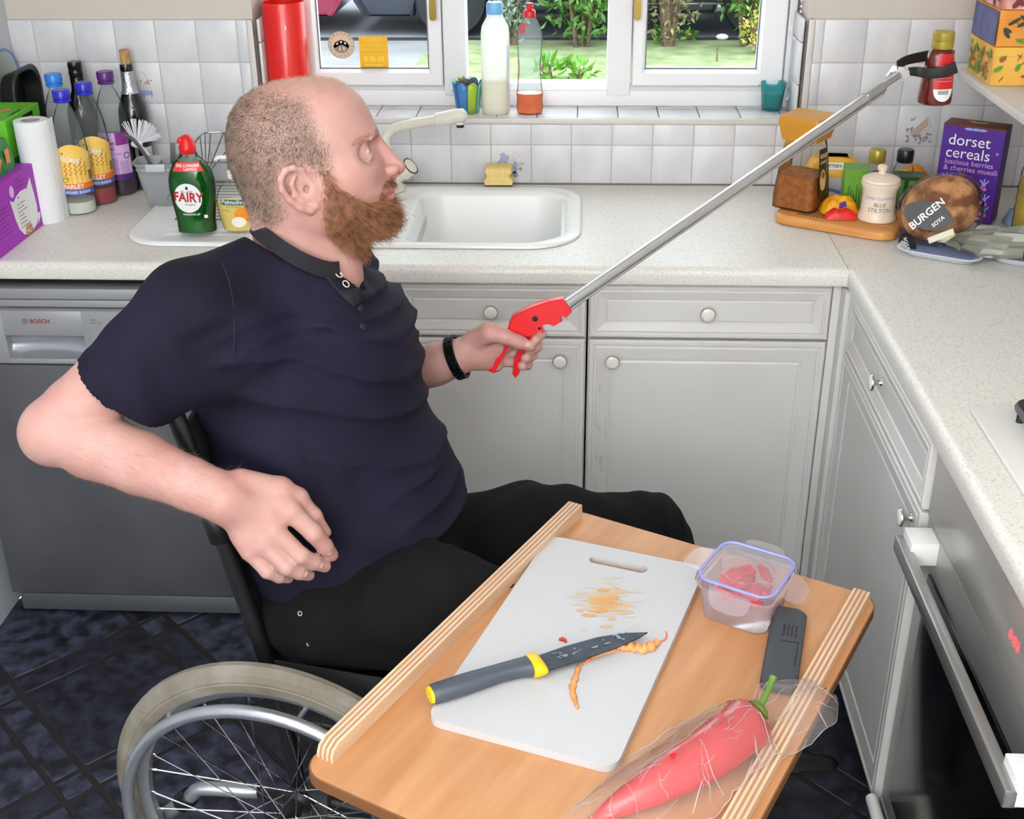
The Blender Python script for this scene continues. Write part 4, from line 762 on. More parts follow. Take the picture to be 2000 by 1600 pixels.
# tea boxes behind the crock
def carton(name, label, loc, rz, w, d, h, m, cat='box'):
    t = thing(name, label, cat, loc, rz); MB().box(0, w, 0, d, 0, h, .0008, 1).build('carton', m, t); return t
tb = carton('green_tea_box', 'green tea carton standing behind the cheese crock', (.050, -.248, BZ), RB*.25, .055, .07, .083, mat('tea_green', (110, 168, 40), .4, c2=(80, 140, 30), vs=9))
decal('box_print', [rect(.004+.006*i, .006+.006*i, .008, .008+.03*((i*37) % 10)/10+.02) for i in range(8)], plane((0, 0, 0), (1, 0, 0), (0, 0, 1)), mat('tea_dark', (40, 84, 24), .5), tb)
tb = carton('dark_green_box', 'dark green carton with a bright edge behind the cheese crock', (.158, -.262, CZ), -.15, .065, .05, .098, mat('carton_bottle_green', (36, 74, 30), .4)); decal('box_print', [rect(.03, .06, .05, .09), rect(.01, .02, .03, .09)], plane((0, 0, 0), (1, 0, 0), (0, 0, 1)), mat('carton_ltgreen', (90, 150, 60), .4), tb); decal('box_lettering', lines(.03, .06, .04, .006, 5, .0015, r_), plane((0, 0, 0), (1, 0, 0), (0, 0, 1)), M_white, tb)
# margarine / spread tub with yellow lid on its side against the tiles
mg = thing('yellow_lidded_tub', 'white and blue food tub with rounded yellow lid against the tiles', 'tub', (.055, -.085, CZ), -.1)
MB().loft([[(x, y, z) for x, y in rrect(-.058-e, .058+e, -.038-e, .038+e, .025, 6)] for e, z in ((-.008, 0), (-.006, .002), (0, .058), (.002, .06))]).build('tub', mat('tub_white', (226, 230, 240), .35), mg)
MB().loft([[(x, y, z) for x, y in rrect(-.062-e, .062+e, -.042-e, .042+e, .028, 6)] for e, z in ((0, .056), (0, .066), (-.004, .082), (-.014, .094), (-.03, .1))]).build('lid', mat('lid_yellow', (246, 190, 52), .35), mg)
decal('label_stripe', [poly([(-.05+.01*i, .018+.006*sin(i*.5)) for i in range(11)]+[(.05-.01*i, .026+.006*sin((10-i)*.5)) for i in range(11)])], plane((0, -.0375, 0), (1, 0, 0), (0, 0, 1), .003), mat('stripe_blue', (110, 130, 200), .4), mg); decal('lid_print', [rect(-.03, .02, .004, .020), rect(-.04, -.02, -.02, -.006)], plane((0, -.044, .072), (1, 0, 0), (0, .25, 1), .0012), M_white, mg); decal('lid_lettering', [mv(txt('BUTTERY', .010, .02), -.005, .012)], plane((0, -.044, .072), (1, 0, 0), (0, .25, 1), .0018), M_dk, mg)
def squeezy(name, label, loc, h, mb, mc, capc, lab):
    t = thing(name, label, 'bottle', loc); MB().lathe([(.024, 0), (.027, .004), (.027, h*.45), (.022, h*.66), (.0165, h*.74), (.0165, h*.78)], 28).build('bottle_body', mb, t); MB().lathe([(.018, h*.77), (.019, h*.79), (.019, h*.97), (.017, h), (.001, h)], 28).build('cap', capc, t); decal('label', [dring(0, 0, .013, .015)], cyl(lambda z: .0225, ga, h*.56, off=.0035), lab, t); return t
M_gold = mat('cap_gold', (176, 156, 66), .35, .4)
squeezy('honey_squeezy_bottle', 'squeezy bottle with gold cap and red label behind the crock', (.140, -.150, CZ), .130, M_pet, 0, M_gold, mat('label_crimson', (196, 30, 36), .4))
squeezy('sauce_bottle', 'squeezy bottle with black cap and yellow label behind the crock', (.206, -.140, CZ), .128, M_pet, 0, mat('cap_jet', (24, 24, 26), .3), mat('label_sun', (246, 206, 60), .4))
yb = thing('yellow_sauce_pouch', 'rounded yellow orange pack leaning beside the cereal box', 'packet', (.248, -.075, CZ), -.2); q = MB(); q.lathe([(.03, 0), (.036, .01), (.038, .035), (.032, .055), (.02, .068), (.008, .074), (.001, .075)], 24, sy=.7); q.build('pack', mat('pack_yellow', (248, 172, 32), .5, c2=(240, 140, 20), vs=60, bump=.6, bs=120), yb)
# cereal box
cb = thing('cereal_box', 'tall purple cereal box standing in the corner', 'box', (.254, -.238, CZ), RB); CW, CD, CH = .132, .058, .213; M_cer = mat('cereal_purple', (78, 28, 140), .4)
MB().box(0, CW, 0, CD, 0, CH-.004, .001, 1).build('carton', M_cer, cb); MB().box(-.0004, CW+.0004, .0, CD, CH-.006, CH, .001, 1).build('box_top', mat('cereal_top', (96, 38, 30), .45), cb)
fc = plane((0, 0, 0), (1, 0, 0), (0, 0, 1), .0006); decal('lettering', [mv(txt('dorset', .034, .0, 'LEFT'), .014, .178), mv(txt('cereals', .034, .0, 'LEFT'), .012, .150), ringp(.121, .158, .002, .0028, 12)], fc, M_white, cb)
decal('lettering', [mv(txt('luscious berries', .0165, 0, 'LEFT'), .013, .130), mv(txt('& cherries muesli', .0165, 0, 'LEFT'), .012, .116)], fc, mat('print_pinklilac', (222, 180, 230), .5), cb)
S = []; S2 = []
for cx, cz in ((.022, .092), (.104, .088), (.110, .055), (.016, .05), (.112, .03), (.03, .02)): S += [disc(cx, cz, .0045), mv(disc(0, 0, .0065, .002, 8), cx-.006, cz+.006, -.8), mv(disc(0, 0, .0065, .002, 8), cx+.006, cz+.006, .8), mv(disc(0, 0, .005, .0018, 8), cx, cz+.009, 1.5)]; S2 += [disc(cx-.006, cz-.008, .0042), disc(cx+.003, cz-.010, .0042)]
decal('flower_print', S, fc, mat('flower_lilac', (150, 160, 230), .5), cb, step=Vector((0, -.00003, 0))); decal('berry_print', S2, fc, mat('berry_pink', (216, 110, 190), .5), cb); decal('heart_window', [disc(.052, .072, .015, .014), disc(.078, .072, .015, .014), poly([(.038, .068), (.092, .068), (.065, .035)])], fc, mat('heart_grey', (70, 60, 80), .3), cb, step=Vector((0, -.00003, 0)))
fc2 = plane((0, 0, CH), (1, 0, 0), (0, 1, 0), .0006); decal('top_print', [mv(disc(0, 0, .012, .005, 10), .066+.012*i, .03+.004*i*i, .6*i) for i in (-1, 0, 1)], fc2, mat('print_yellow', (220, 190, 70), .5), cb, step=Vector((0, 0, .00004))); decal('flap_print', [mv(disc(0, 0, .010, .003, 10), .055+.014*i, .205) for i in (0, 1, 2)], fc, MATS['flower_lilac'], cb)
decal('side_panel', [rect(.004, CD-.004, .01, CH-.012)], plane((CW, 0, 0), (0, 1, 0), (0, 0, 1), .0006), mat('cereal_side', (50, 18, 96), .45), cb)
# food trays and loaf
def ftray(label, loc, rz, w, h):
    t = thing('food_tray', label, 'tray', loc, rz)
    def R(e, z): return [(x, y, z) for x, y in rrect(-w/2-e, w/2+e, -h/2-e, h/2+e, .028, 6)]
    MB().loft([R(-.012, 0), R(-.009, .001), R(.0, .013), R(.005, .0135), R(.006, .015), R(.004, .016), R(-.001, .0145), R(-.011, .003)], cap1=True).build('tray_pan', mat('tray_white', (226, 230, 238), .35), t)
    MB().loft([R(-.0145, .0032), R(-.0145, .0036)]).build('tray_floor', mat('tray_blue2', (150, 170, 214), .4), t); return t
ftray('white and blue plastic tray under the bagged loaf', (.222, -.482, CZ), RB, .16, .15); ftray('white plastic tray at the right edge of the picture', (.405, -.535, CZ), RB, .19, .14)
lf = thing('bagged_loaf', 'round seeded brown loaf in a clear bag with black label', 'bread', (.232, -.470, CZ+.008), RB)
lf.scale = (1.08, 1.0, 1.2)
M_crust = mat('crust', (206, 148, 96), .8, c2=(120, 70, 40), vs=26, detail=8, bump=.8, bs=70, ramp=(.42, .6))
q = MB(); n = 22; rings = []
for i in range(n+1):
    t = pi*i/n; rr2 = .062*max(.02, sin(t))**.75; zc = .058; rings.append([(-.072*cos(t)+.0, (rr2*cos(a))*.92-.004, zc+rr2*sin(a)*.92+(.004 if a > 0 else 0)) for a in [2*pi*j/26 for j in range(26)]])
Ml = Matrix.Translation((-.01, .03, .004)) @ Matrix.Rotation(-.35, 4, 'Y') @ Matrix.Rotation(.2, 4, 'X')
lo = q.loft([[Ml @ Vector(p) for p in rg] for rg in rings]); lo_o = q.build('loaf', M_crust, lf, sharp=0)
M_film = thin('clear_film', (252, 252, 252), .10, .12, milky=.02)
def crumple(name, rings, m, par, amp=.003, seed=1):
    q = MB(); r = random.Random(seed); out = []
    for i, rg in enumerate(rings):
        c = sum((Vector(p) for p in rg), Vector())/len(rg); out.append([Vector(p)+(Vector(p)-c).normalized()*amp*(sin(j*2.3+i*1.1+seed)+.8*sin(j*5.1-i*2.3)+r.uniform(-.8, .8)) for j, p in enumerate(rg)])
    q.loft(out, cap0=False, cap1=False); return q.build(name, m, par, sharp=18)
R0 = [[Ml @ Vector((-.078*cos(pi*i/10), (.067*max(.12, sin(pi*i/10))**.6*cos(a))*.95-.004, .058+.067*max(.12, sin(pi*i/10))**.6*sin(a)*.95)) for a in [2*pi*j/30 for j in range(30)]] for i in range(11)]
crumple('bag', R0, M_film, lf, .0022, 2)
neck = Ml @ Vector((.02, -.068, .03)); tail = Vector((.155, -.035, .035))
R1 = [[Vector((neck.x+(tail.x-neck.x)*t, neck.y+(tail.y-neck.y)*t, neck.z+(tail.z-neck.z)*t))+Vector((.3*rd*sin(a), rd*.75*cos(a), rd*.6*sin(a))) for a in [2*pi*j/26 for j in range(26)]] for t, rd in ((-.02, .010), (.06, .012), (.25, .030), (.5, .042), (.75, .046), (1, .040))]
crumple('bag_tail', R1, thin('crinkled_film', (250, 250, 244), .4, .2, milky=.34, mc=(226, 224, 206)), lf, .005, 7)
MB().loft([[neck+Vector((.012*sin(a), .013*cos(a), .010*sin(a)))+Vector((.01*t, 0, 0)) for a in [2*pi*j/12 for j in range(12)]] for t in (-.6, .6)]).build('bag_tie', mat('tie_cream', (230, 220, 180), .6), lf)
fl_ = plane(Ml @ Vector((-.012, -.069, .066)), (1, .05, -.1), (.1, .5, 1), .006)
decal('label', [dring(0, .012, .046, .025)], fl_, mat('label_jet', (24, 20, 18), .35), lf); decal('label_lettering', [mv(txt('BURGEN', .019, .02), -.002, .014, .95), mv(txt('SOYA', .010, .02), .022, .006, .95)], plane(Ml @ Vector((-.012, -.069, .066)), (1, .05, -.1), (.1, .5, 1), .0075), M_white, lf)
fl2 = plane(Ml @ Vector((-.055, -.058, .030)), (1, -.3, -.2), (.1, .1, 1), .009); decal('label', [dring(0, 0, .020, .018)], fl2, MATS['label_jet'], lf); decal('label_lettering', [mv(txt('SOYA', .009, .02), 0, 0, -.8)], plane(Ml @ Vector((-.055, -.058, .030)), (1, -.3, -.2), (.1, .1, 1), .0105), M_white, lf)
MB().box(.0, .05, -.002, .002, 0, .011, .0008, 1, M=Matrix.Translation((-.022, -.072, .018)) @ Matrix.Rotation(-.5, 4, 'Y')).build('price_tag', mat('tag_cream', (226, 220, 200), .6), lf)
q = MB(); q.loft([[tail+Vector((.0+.02*t, .032*cos(a)*(1-.2*t), .026*sin(a)*(1-.2*t))) for a in [2*pi*j/16 for j in range(16)]] for t in (-.4, .3, 1.2)]); q.build('bag_black_end', MATS['label_jet'], lf); decal('yellow_stripe', [rect(-.02, .02, -.002, .003)], plane(tail+Vector((.0, -.034, .0)), (.1, 0, 1), (1, 0, 0), -.004), mat('stripe_yellow', (230, 200, 50), .5), lf)
# oil bottle, blue cloth
oil = thing('oil_bottle', 'tall ribbed bottle of golden cooking oil at the right edge', 'bottle', (.425, -.375, CZ)); OPf = [(.030, 0), (.036, .004)]+[(.036-.0016*(i % 2), .012+.012*i) for i in range(10)]+[(.034, .14), (.026, .17), (.016, .185), (.014, .195)]
MB().lathe(OPf, 28).build('bottle_body', M_pet, oil); MB().lathe([(max(.001, r-.0015), z) for r, z in OPf[:12]]+[(.034, .125), (.001, .1255)], 28).build('oil', mat('oil_gold', (196, 160, 40), .1, c2=(150, 124, 26), vs=20), oil); MB().lathe([(.016, .194), (.0165, .215), (.001, .216)], 20).build('cap', mat('cap_orange', (226, 110, 30), .4), oil); decal('label', [grid2(-.03, .03, 0, .05, 10)], cyl(.036, -1.2, .02, off=.0008), mat('label_skyblue', (90, 170, 220), .5), oil)
q = pillow(MB(), .035, .03, .04, 8); tag(q.build('blue_cloth', mat('cloth_blue', (150, 170, 206), .9), sharp=0, loc=(.435, -.300, CZ)), 'crumpled pale blue cloth behind the bagged loaf', 'cloth')
# ---- patterned boxes on the shelf
def tin(label, z, h, mside, mfront, cs, seed, x0=.312, y0=-.315):
    t = thing('patterned_box', label, 'box', (x0, y0, z)); W_, D_ = .26, .165; MB().box(0, W_, 0, D_, 0, h, .001, 1).build('box_body', mfront, t); MB().box(-.001, W_+.001, -.001, D_+.001, h-.018 if seed else h-.012, h+.001, .001, 1).build('box_lid', mfront, t)
    r = random.Random(seed); A = []; B = []
    fa = plane((0, 0, 0), (1, 0, 0), (0, 0, 1), .0022); fb_ = plane((0, D_, 0), (0, -1, 0), (0, 0, 1), .0022)
    for f_, WW, nm in ((fa, W_, 'leaf_print'), (fb_, D_, 'leaf_print')):
        for c, n_, a_, b_ in cs: decal(nm, [mv(disc(0, 0, a_*r.uniform(.7, 1.2), b_, 10), r.uniform(.012, WW-.012), r.uniform(.010, h-.012), r.uniform(-1.2, 1.2)) for _ in range(n_)], f_, c, t, step=(Vector((0, -.00003, 0)) if f_ is fa else Vector((-.00003, 0, 0))))
    if mside: decal('side_panel', [rect(.002, D_-.002, .002, h-.002)], plane((0, D_, 0), (0, -1, 0), (0, 0, 1), .0035), mside, t)
    return t
SHZ = 1.2185; lg = mat('leaf_dark', (54, 60, 40), .6); gg = mat('leaf_mid', (100, 150, 50), .6); rr3 = mat('flower_red', (176, 74, 60), .6); cc = mat('stem_brown', (130, 80, 50), .6)
tin('yellow box with green leaves and red flowers on the shelf, lowest of the stack', SHZ, .078, None, mat('tin_yellow', (240, 190, 84), .5, c2=(232, 156, 60), vs=14), ((gg, 26, .010, .005), (rr3, 20, .007, .003), (cc, 16, .010, .0012)), 1)
tin('orange box with dark leaves and a blue side on the shelf', SHZ+.080, .072, mat('tin_blue', (96, 100, 150), .5, c2=(70, 74, 120), vs=30), mat('tin_orange', (238, 168, 66), .5, c2=(226, 140, 50), vs=10), ((lg, 26, .014, .004), (gg, 8, .010, .004), (cc, 10, .012, .001)), 2)
tin('red and pink patterned box at the top of the shelf stack', SHZ+.154, .06, None, mat('tin_pink', (206, 120, 110), .5, c2=(230, 180, 170), vs=30), ((mat('tin_maroon', (120, 40, 50), .5), 20, .010, .006),), 3)
# ================================================================ LAP TABLE AND WHAT LIES ON IT
TZ = .72; TA = rad(-27.5); TW, TL = .512, .70
tb = thing('side_table', 'beech effect side table with raised edge battens beside the wheelchair', 'table', (-.557, -1.231, 0), TA)
def TL2(a, b, z=TZ): return Vector((-.557+a*cos(TA)+b*sin(TA), -1.231+a*sin(TA)-b*cos(TA), z))
M_beech = mat('beech_laminate', (198, 146, 104), .42, c2=(180, 124, 80), vs=5, stretch=(9, 1, 9), objc=True, detail=8, ramp=(.3, .7))
M_edge = mat('dark_edge_band', (120, 78, 44), .5)
def tr(e, z): return [(x, y, z) for x, y in rrect(-e, TW+e, -TL-e, e, .032, 8)]
MB().loft([tr(-.003, TZ-.0185), tr(0, TZ-.017), tr(0, TZ-.0012), tr(-.0015, TZ-.0004)]).build('edge_band', M_edge, tb); MB().loft([tr(-.0015, TZ-.002), tr(-.0018, TZ)]).build('table_top', M_beech, tb)
M_ply = [mat('ply_pale', (220, 188, 156), .6, c2=(208, 172, 138), vs=6, stretch=(9, 1, 9), objc=True), mat('ply_dark', (166, 124, 98), .6)]
for x0 in (.006, TW-.036):
    n = 7; wd = .024; 
    for i in range(n):
        a0, a1 = x0+wd*i/n, x0+wd*(i+1)/n
        q = MB(); h = .022 if x0 < .1 else .014; y0, y1 = -.012, -TL+.03
        q.loft([[(x, y, z) for y, z in ((y0, TZ), (y0-.002, TZ+h), (y1+.016, TZ+h), (y1+.004, TZ+h*.75), (y1, TZ+h*.35), (y1, TZ))] for x in (a0, a1)]); q.build('batten_ply', M_ply[i % 2] if i not in (0, n-1) else M_ply[0], tb)
M_leg = mat('leg_steel', (150, 156, 162), .3, .9)
for x in (.05, TW-.05):
    q = MB(); q.tube([(x, -TL+.10, TZ-.018), (x, -TL+.10, .03)], .019, 20); q.build('leg', M_leg, tb); MB().box(x-.025, x+.025, -TL+.02, -.2, .0, .03, .006).build('foot_bar', M_leg, tb)
MB().box(.05, TW-.05, -TL+.09, -TL+.11, TZ-.05, TZ-.019, .002).build('rail', M_leg, tb)
# chopping board
ca = math.atan2(-.43, -.146)+pi/2
cbd = thing('chopping_board', 'white plastic chopping board with orange stain on the side table', 'chopping board', (-.543, -1.590, TZ+.0005), ca)   # local -y = towards camera end
M_cbd = mat('board_white', (190, 189, 191), .45, bump=.05, bs=300)
BWd, BLn = .125, .228
bm = bmesh.new(); out = rrect(-BWd, BWd, -BLn, BLn, .02, 6); inn = rrect(-.045, .045, BLn-.05, BLn-.03, .009, 5)
def slab(out, inn, z0, z1):
    q = MB(); n = len(out); bm = bmesh.new(); ev = [bm.verts.new((x, y, z1)) for x, y in out]; iv = [bm.verts.new((x, y, z1)) for x, y in inn]
    ed = [bm.edges.new((L_[i], L_[(i+1) % len(L_)])) for L_ in (ev, iv) for i in range(len(L_))]; bmesh.ops.triangle_fill(bm, use_beauty=True, edges=ed)
    bm.faces.ensure_lookup_table(); bm.verts.index_update(); V = [q_.co.copy() for q_ in bm.verts]; F = [[q_.index for q_ in f.verts] for f in bm.faces]; bm.free()
    q.add(V, F); q.add([(p.x, p.y, z0) for p in V], [f[::-1] for f in F]); q.loft([[(x, y, z) for x, y in out] for z in (z0, z1)], cap0=False, cap1=False); q.loft([[(x, y, z) for x, y in inn] for z in (z1, z0)], cap0=False, cap1=False); return q
slab(out, inn, 0, .0115).build('board_slab', M_cbd, cbd)
r_ = random.Random(12); S = []
for i in range(120): 
    sp_ = 1.25 if i < 60 else (.85 if i < 95 else .5); L_ = r_.uniform(.010, .034)*(.5+.5*sp_); x = r_.gauss(.012, .017*sp_); y = r_.gauss(.085, .022*sp_); S.append(mv(disc(0, 0, L_/2, r_.uniform(.0014, .0040), 10), x, y, ca*-1+rad(3)+r_.uniform(-.1, .1)))
for nm_, c_, k0, k1 in (('a', (196, 182, 164), 0, 60), ('b', (204, 168, 126), 60, 95), ('c', (206, 154, 92), 95, 120)): decal('carrot_stain', S[k0:k1], plane((0, 0, .0115), (1, 0, 0), (0, 1, 0), .0003+k0*4e-6), mat('stain_'+nm_, c_, .5), cbd, step=Vector((0, 0, 4e-6)))
# knife
ka = math.atan2(.145, .28); kn = thing('kitchen_knife', 'dark bladed kitchen knife with yellow collar on the chopping board', 'knife', (-.732, -1.737, TZ+.0125), ka)
M_kh = mat('knife_handle', (72, 78, 88), .45); M_ky = mat('knife_yellow', (240, 196, 20), .4); M_kb = mat('knife_blade', (58, 66, 80), .3, .3, c2=(44, 50, 62), vs=40)
def ovs(x, yc, w, h, zc): return [(x, yc+w*np.sign(cos(a))*abs(cos(a))**.75, zc+h*np.sign(sin(a))*abs(sin(a))**.75) for a in [2*pi*i/20 for i in range(20)]]
MB().loft([ovs(.003, 0, .0125, .0105, .0115), ovs(.006, 0, .0135, .0115, .0118), ovs(.05, .001, .0145, .0115, .0118), ovs(.10, .003, .0125, .0105, .0112), ovs(.128, .001, .0135, .0110, .0115), ovs(.145, -.003, .0165, .0115, .0118)]).build('handle', M_kh, kn)
MB().loft([ovs(-.001, 0, .0110, .0092, .0115), ovs(.0035, 0, .0118, .0098, .0115)]).build('end_cap', M_ky, kn)
MB().loft([ovs(.140, -.003, .0180, .0120, .0122), ovs(.148, -.003, .0195, .0122, .0124), ovs(.155, -.003, .0198, .0100, .0118), ovs(.158, -.003, .0190, .006, .0115)]).build('collar', M_ky, kn)
bp = [(.155, .014), (.20, .0165), (.25, .0155), (.285, .0095), (.318, -.004), (.300, -.0095), (.26, -.0155), (.20, -.0190), (.155, -.0195)]
q = MB(); q.loft([[(x, y, z) for x, y in bp] for z in (.0095, .0115)]); q.build('blade', M_kb, kn)
S = [mv(disc(0, 0, r_.uniform(.001, .005), r_.uniform(.0006, .0018), 8), r_.uniform(.175, .29), r_.uniform(-.004, .010), r_.uniform(-.3, .3)) for _ in range(26)]; decal('water_drops', S, plane((0, 0, .0115), (1, 0, 0), (0, 1, 0), .0003), mat('drop', (150, 158, 170), .05, coat=1), kn, step=Vector((0, 0, .00002)))
# peelings
def strip(name, label, pts, w, m, seed, h=.0035):
    r = random.Random(seed); P = smoothpath(pts, 6); rings = []
    for i, p in enumerate(P):
        t = i/(len(P)-1); d = (P[min(i+1, len(P)-1)]-P[max(i-1, 0)]).normalized(); s = Vector((-d.y, d.x, 0)).normalized(); ww_ = w*(sin(pi*min(1, max(0, .08+.86*t)))**.6)*(1+.25*sin(i*1.7+seed)); hh = h*(1+.4*sin(i*2.1+seed)); rings.append([p+s*ww_*a+Vector((0, 0, b*hh)) for a, b in ((-1, .2), (-.6, .9), (.5, 1), (1, .3), (.6, 0), (-.6, 0))])
    return tag(MB().loft(rings).build(name, m, sharp=0), label, 'peel', 'vegetable scraps on the chopping board')
Mp = mat('pepper_flesh', (242, 166, 104), .45, c2=(236, 140, 76), vs=60); BTZ = TZ+.0122
g2 = lambda u, v: atz(u, v, BTZ)
strip('vegetable_peel', 'long curved orange peel hanging down from the knife blade', [g2(1128, 1385), g2(1118, 1350), g2(1124, 1325), g2(1132, 1298)], .0045, Mp, 1)
strip('vegetable_peel', 'pale orange peel strip along the knife blade edge', [g2(1140, 1300), g2(1160, 1284), g2(1200, 1272), g2(1225, 1264)], .003, Mp, 2); strip('vegetable_peel', 'lumpy orange scrap below the knife tip', [g2(1205, 1268), g2(1235, 1268), g2(1262, 1270), g2(1285, 1258)], .009, Mp, 3, .008)
strip('vegetable_peel', 'thin curled peel hook at the right of the knife tip', [g2(1280, 1258), g2(1296, 1252), g2(1302, 1244), g2(1300, 1234)], .0012, mat('peel_orange', (222, 120, 70), .5), 4, .002); strip('vegetable_peel', 'tiny red scrap behind the knife blade', [g2(1092, 1252), g2(1100, 1250), g2(1106, 1256)], .003, mat('peel_red', (196, 50, 44), .4), 5)
# clip lid food container with chopped pepper
fcn = thing('food_container', 'clear clip lid food container with blue seal and chopped red pepper', 'food container', (-.305, -1.505, TZ+.0005), rad(-29)); M_pp = thin('clear_pp', (252, 252, 254), .12, .2, milky=.36, mc=(244, 232, 238)); M_ppl = thin('clear_lid', (252, 252, 254), .10, .12, milky=.16, mc=(242, 236, 246))
def cr(h, z, r=.02): return [(x, y, z) for x, y in rrect(-h, h, -h, h, r, 6)]
MB().loft([cr(.046, 0), cr(.048, .002), cr(.053, .052), cr(.057, .053), cr(.0575, .058)], cap1=False).build('tub', M_pp, fcn); MB().loft([cr(.059, .058, .022), cr(.0605, .062, .022), cr(.0595, .068, .022), cr(.056, .070, .022)], cap0=False, cap1=False).build('lid_rim', M_ppl, fcn); MB().loft([cr(.0545, .0695), cr(.048, .0685), cr(.034, .066)]).build('lid_panel', M_ppl, fcn)
q = MB(); q.tube(cr(.0555, .0702, .021), .0022, 6, closed=True); q.build('blue_seal', mat('seal_blue', (140, 146, 216), .35), fcn); q = MB(); q.tube([(x*.92, y*.92+.006*abs(x*y)*900*0, .0700) for x, y in [(.036*np.sign(cos(a))*abs(cos(a))**.6*(1-.12*cos(4*a)*-1), .036*np.sign(sin(a))*abs(sin(a))**.6*(1-.12*cos(4*a)*-1)) for a in [2*pi*i/32 for i in range(32)]]], .0009, 5, closed=True); q.build('lid_moulding', M_ppl, fcn)
for k, (out_, dz) in enumerate(((.004, -.030), (.022, -.014), (.010, .006), (.026, -.004))):
    R_ = Matrix.Rotation(k*pi/2, 4, 'Z'); q = MB(); nn = 14; pts = [(.031*np.sign(cos(pi*i/nn))*abs(cos(pi*i/nn))**.6, max(0, sin(pi*i/nn))**.7) for i in range(nn+1)]
    q.loft([[R_ @ Vector((x, -.060-y*(out_+.004)-o_, .066+y*dz)) for x, y in pts] for o_ in (0, .0016)]); q.build('clip_flap', M_ppl, fcn)
M_cut = mat('cut_pepper', (206, 30, 48), .35, c2=(226, 70, 76), vs=60); r_ = random.Random(4)
for i in range(22):
    q = MB(); q.box(-.015, .014, -.010, .010, -.004, .004, .002, 1, M=Matrix.Translation((r_.uniform(-.024, .024), r_.uniform(-.024, .024), .030+.009*(i % 4))) @ Matrix.Rotation(r_.uniform(0, 3), 4, 'Z') @ Matrix.Rotation(r_.uniform(-.7, .7), 4, 'X')); q.build('pepper_piece', M_cut, fcn)
# knife sheath
ga_ = math.atan2(-.173, -.043)+pi/2; sh = thing('knife_sheath', 'dark grey plastic knife sheath with a grid of holes on the table', 'sheath', (-.262, -1.602, TZ+.0005), ga_)
def shr(e, z): return [(x, y, z) for x, y in rrect(-.024-e, .024+e, -.09-e, .09+e, (.016, .008, .012, .012), 5)]
MB().loft([shr(-.003, 0), shr(0, .002), shr(0, .011), shr(-.002, .014), shr(-.005, .015)]).build('sheath_body', mat('sheath_grey', (66, 70, 76), .5), sh); fsd = plane((0, 0, .015), (1, 0, 0), (0, 1, 0), .0004)
decal('vent_holes', [disc(-.004+.0055*i, .020+.0055*j, .0017, n=8) for i in range(4) for j in range(5)], fsd, M_black, sh); decal('groove', [rect(-.006, .018, .006, .0075), rect(.0165, .018, -.045, .006)], fsd, M_black, sh, step=Vector((0, 0, .00003)))
# red pointed pepper in a clear bag
PA, PB = Vector((-.322, -1.762, TZ)), Vector((-.525, -1.930, TZ)); pd = (PB-PA).normalized(); pang = math.atan2(pd.y, pd.x)
pp = thing('red_pepper', 'long red pointed pepper with green stalk lying in a clear bag', 'pepper', (PA.x, PA.y, TZ+.001), pang); q = MB(); rings = []
prf = [(-.006, .008), (0, .019), (.008, .028), (.025, .033), (.05, .031), (.07, .032), (.10, .031), (.15, .027), (.20, .020), (.235, .012), (.262, .004)]
for x, r0 in prf:
    rg = []
    for j in range(24):
        a = 2*pi*j/24; k = 1+.08*cos(3*a+.6); yy = r0*k*cos(a)*1.05; zz = r0*k*sin(a)*.85; rg.append((x, yy+.012*sin(x*14), max(.0005, zz+r0*.85)))
    rings.append(rg)
q.loft(rings); q.build('pepper_body', mat('pepper_red', (190, 16, 26), .2, coat=.4), pp, sharp=0)
q = MB(); q.tube(smoothpath([(-.002, .0, .036), (-.018, -.004, .042), (-.036, -.012, .048), (-.045, -.016, .054)], 4), [.0050]*4+[.0042]*4+[.0045]*3+[.0052]*2, 8); q.build('stalk', mat('stalk_green', (96, 130, 50), .5), pp); MB().lathe([(.001, .006), (.011, .004), (.016, -.001), (.014, -.004)], 10, M=Matrix.Translation((-.004, 0, .033)) @ Matrix.Rotation(-1.2, 4, 'Y')).build('calyx', MATS['stalk_green'], pp)
bg_ = thing('clear_pepper_bag', 'crinkled clear plastic bag around the red pepper', 'bag', (PA.x, PA.y, TZ+.0008), pang); nx, ny = 44, 22; V = []; F = []; rs = np.random.RandomState(5)
def bagh(x, y):
    r0 = float(np.interp(x, [p[0] for p in prf], [p[1] for p in prf])) if x > .012 else 0; yc = .012*sin(x*14); d = abs(y-yc)
    return r0*1.75*math.sqrt(max(0, 1-(d/(r0*1.28+1e-5))**2)) if r0 > 0 and d < r0*1.28 else 0
for j in range(ny+1):
    for i in range(nx+1):
        x = -.118+.40*i/nx+rs.uniform(-.0025, .0025); t = -1+2*j/ny; lo_ = float(np.interp(x, [-.12, -.06, -.01, .03, .06, .16, .29], [-.015, -.048, -.030, -.058, -.066, -.058, -.03])); hi_ = float(np.interp(x, [-.12, -.08, .0, .08, .14, .2, .29], [.030, .062, .056, .062, .074, .05, .03])); y = (lo_+hi_)/2+t*(hi_-lo_)/2+rs.uniform(-.002, .002)
        hs = max(bagh(x, y), .7*bagh(x, y-.012), .7*bagh(x, y+.012), .4*bagh(x, y-.024), .4*bagh(x, y+.024)); e = max(0, 1-t**4)
        if x < .0: hs += (.016*e*max(0, sin((x+.118)/.118*pi)) if x > -.118 else 0)+(.013 if x < -.05 else 0)
        V.append((x, y, max(.0012, hs+.0015+e*rs.uniform(0, .0032))))
F = []
for j in range(ny):
    for i in range(nx):
        a0, a1, a2, a3 = j*(nx+1)+i, j*(nx+1)+i+1, (j+1)*(nx+1)+i+1, (j+1)*(nx+1)+i; F += [(a0, a1, a2), (a0, a2, a3)] if rs.rand() < .5 else [(a0, a1, a3), (a1, a2, a3)]
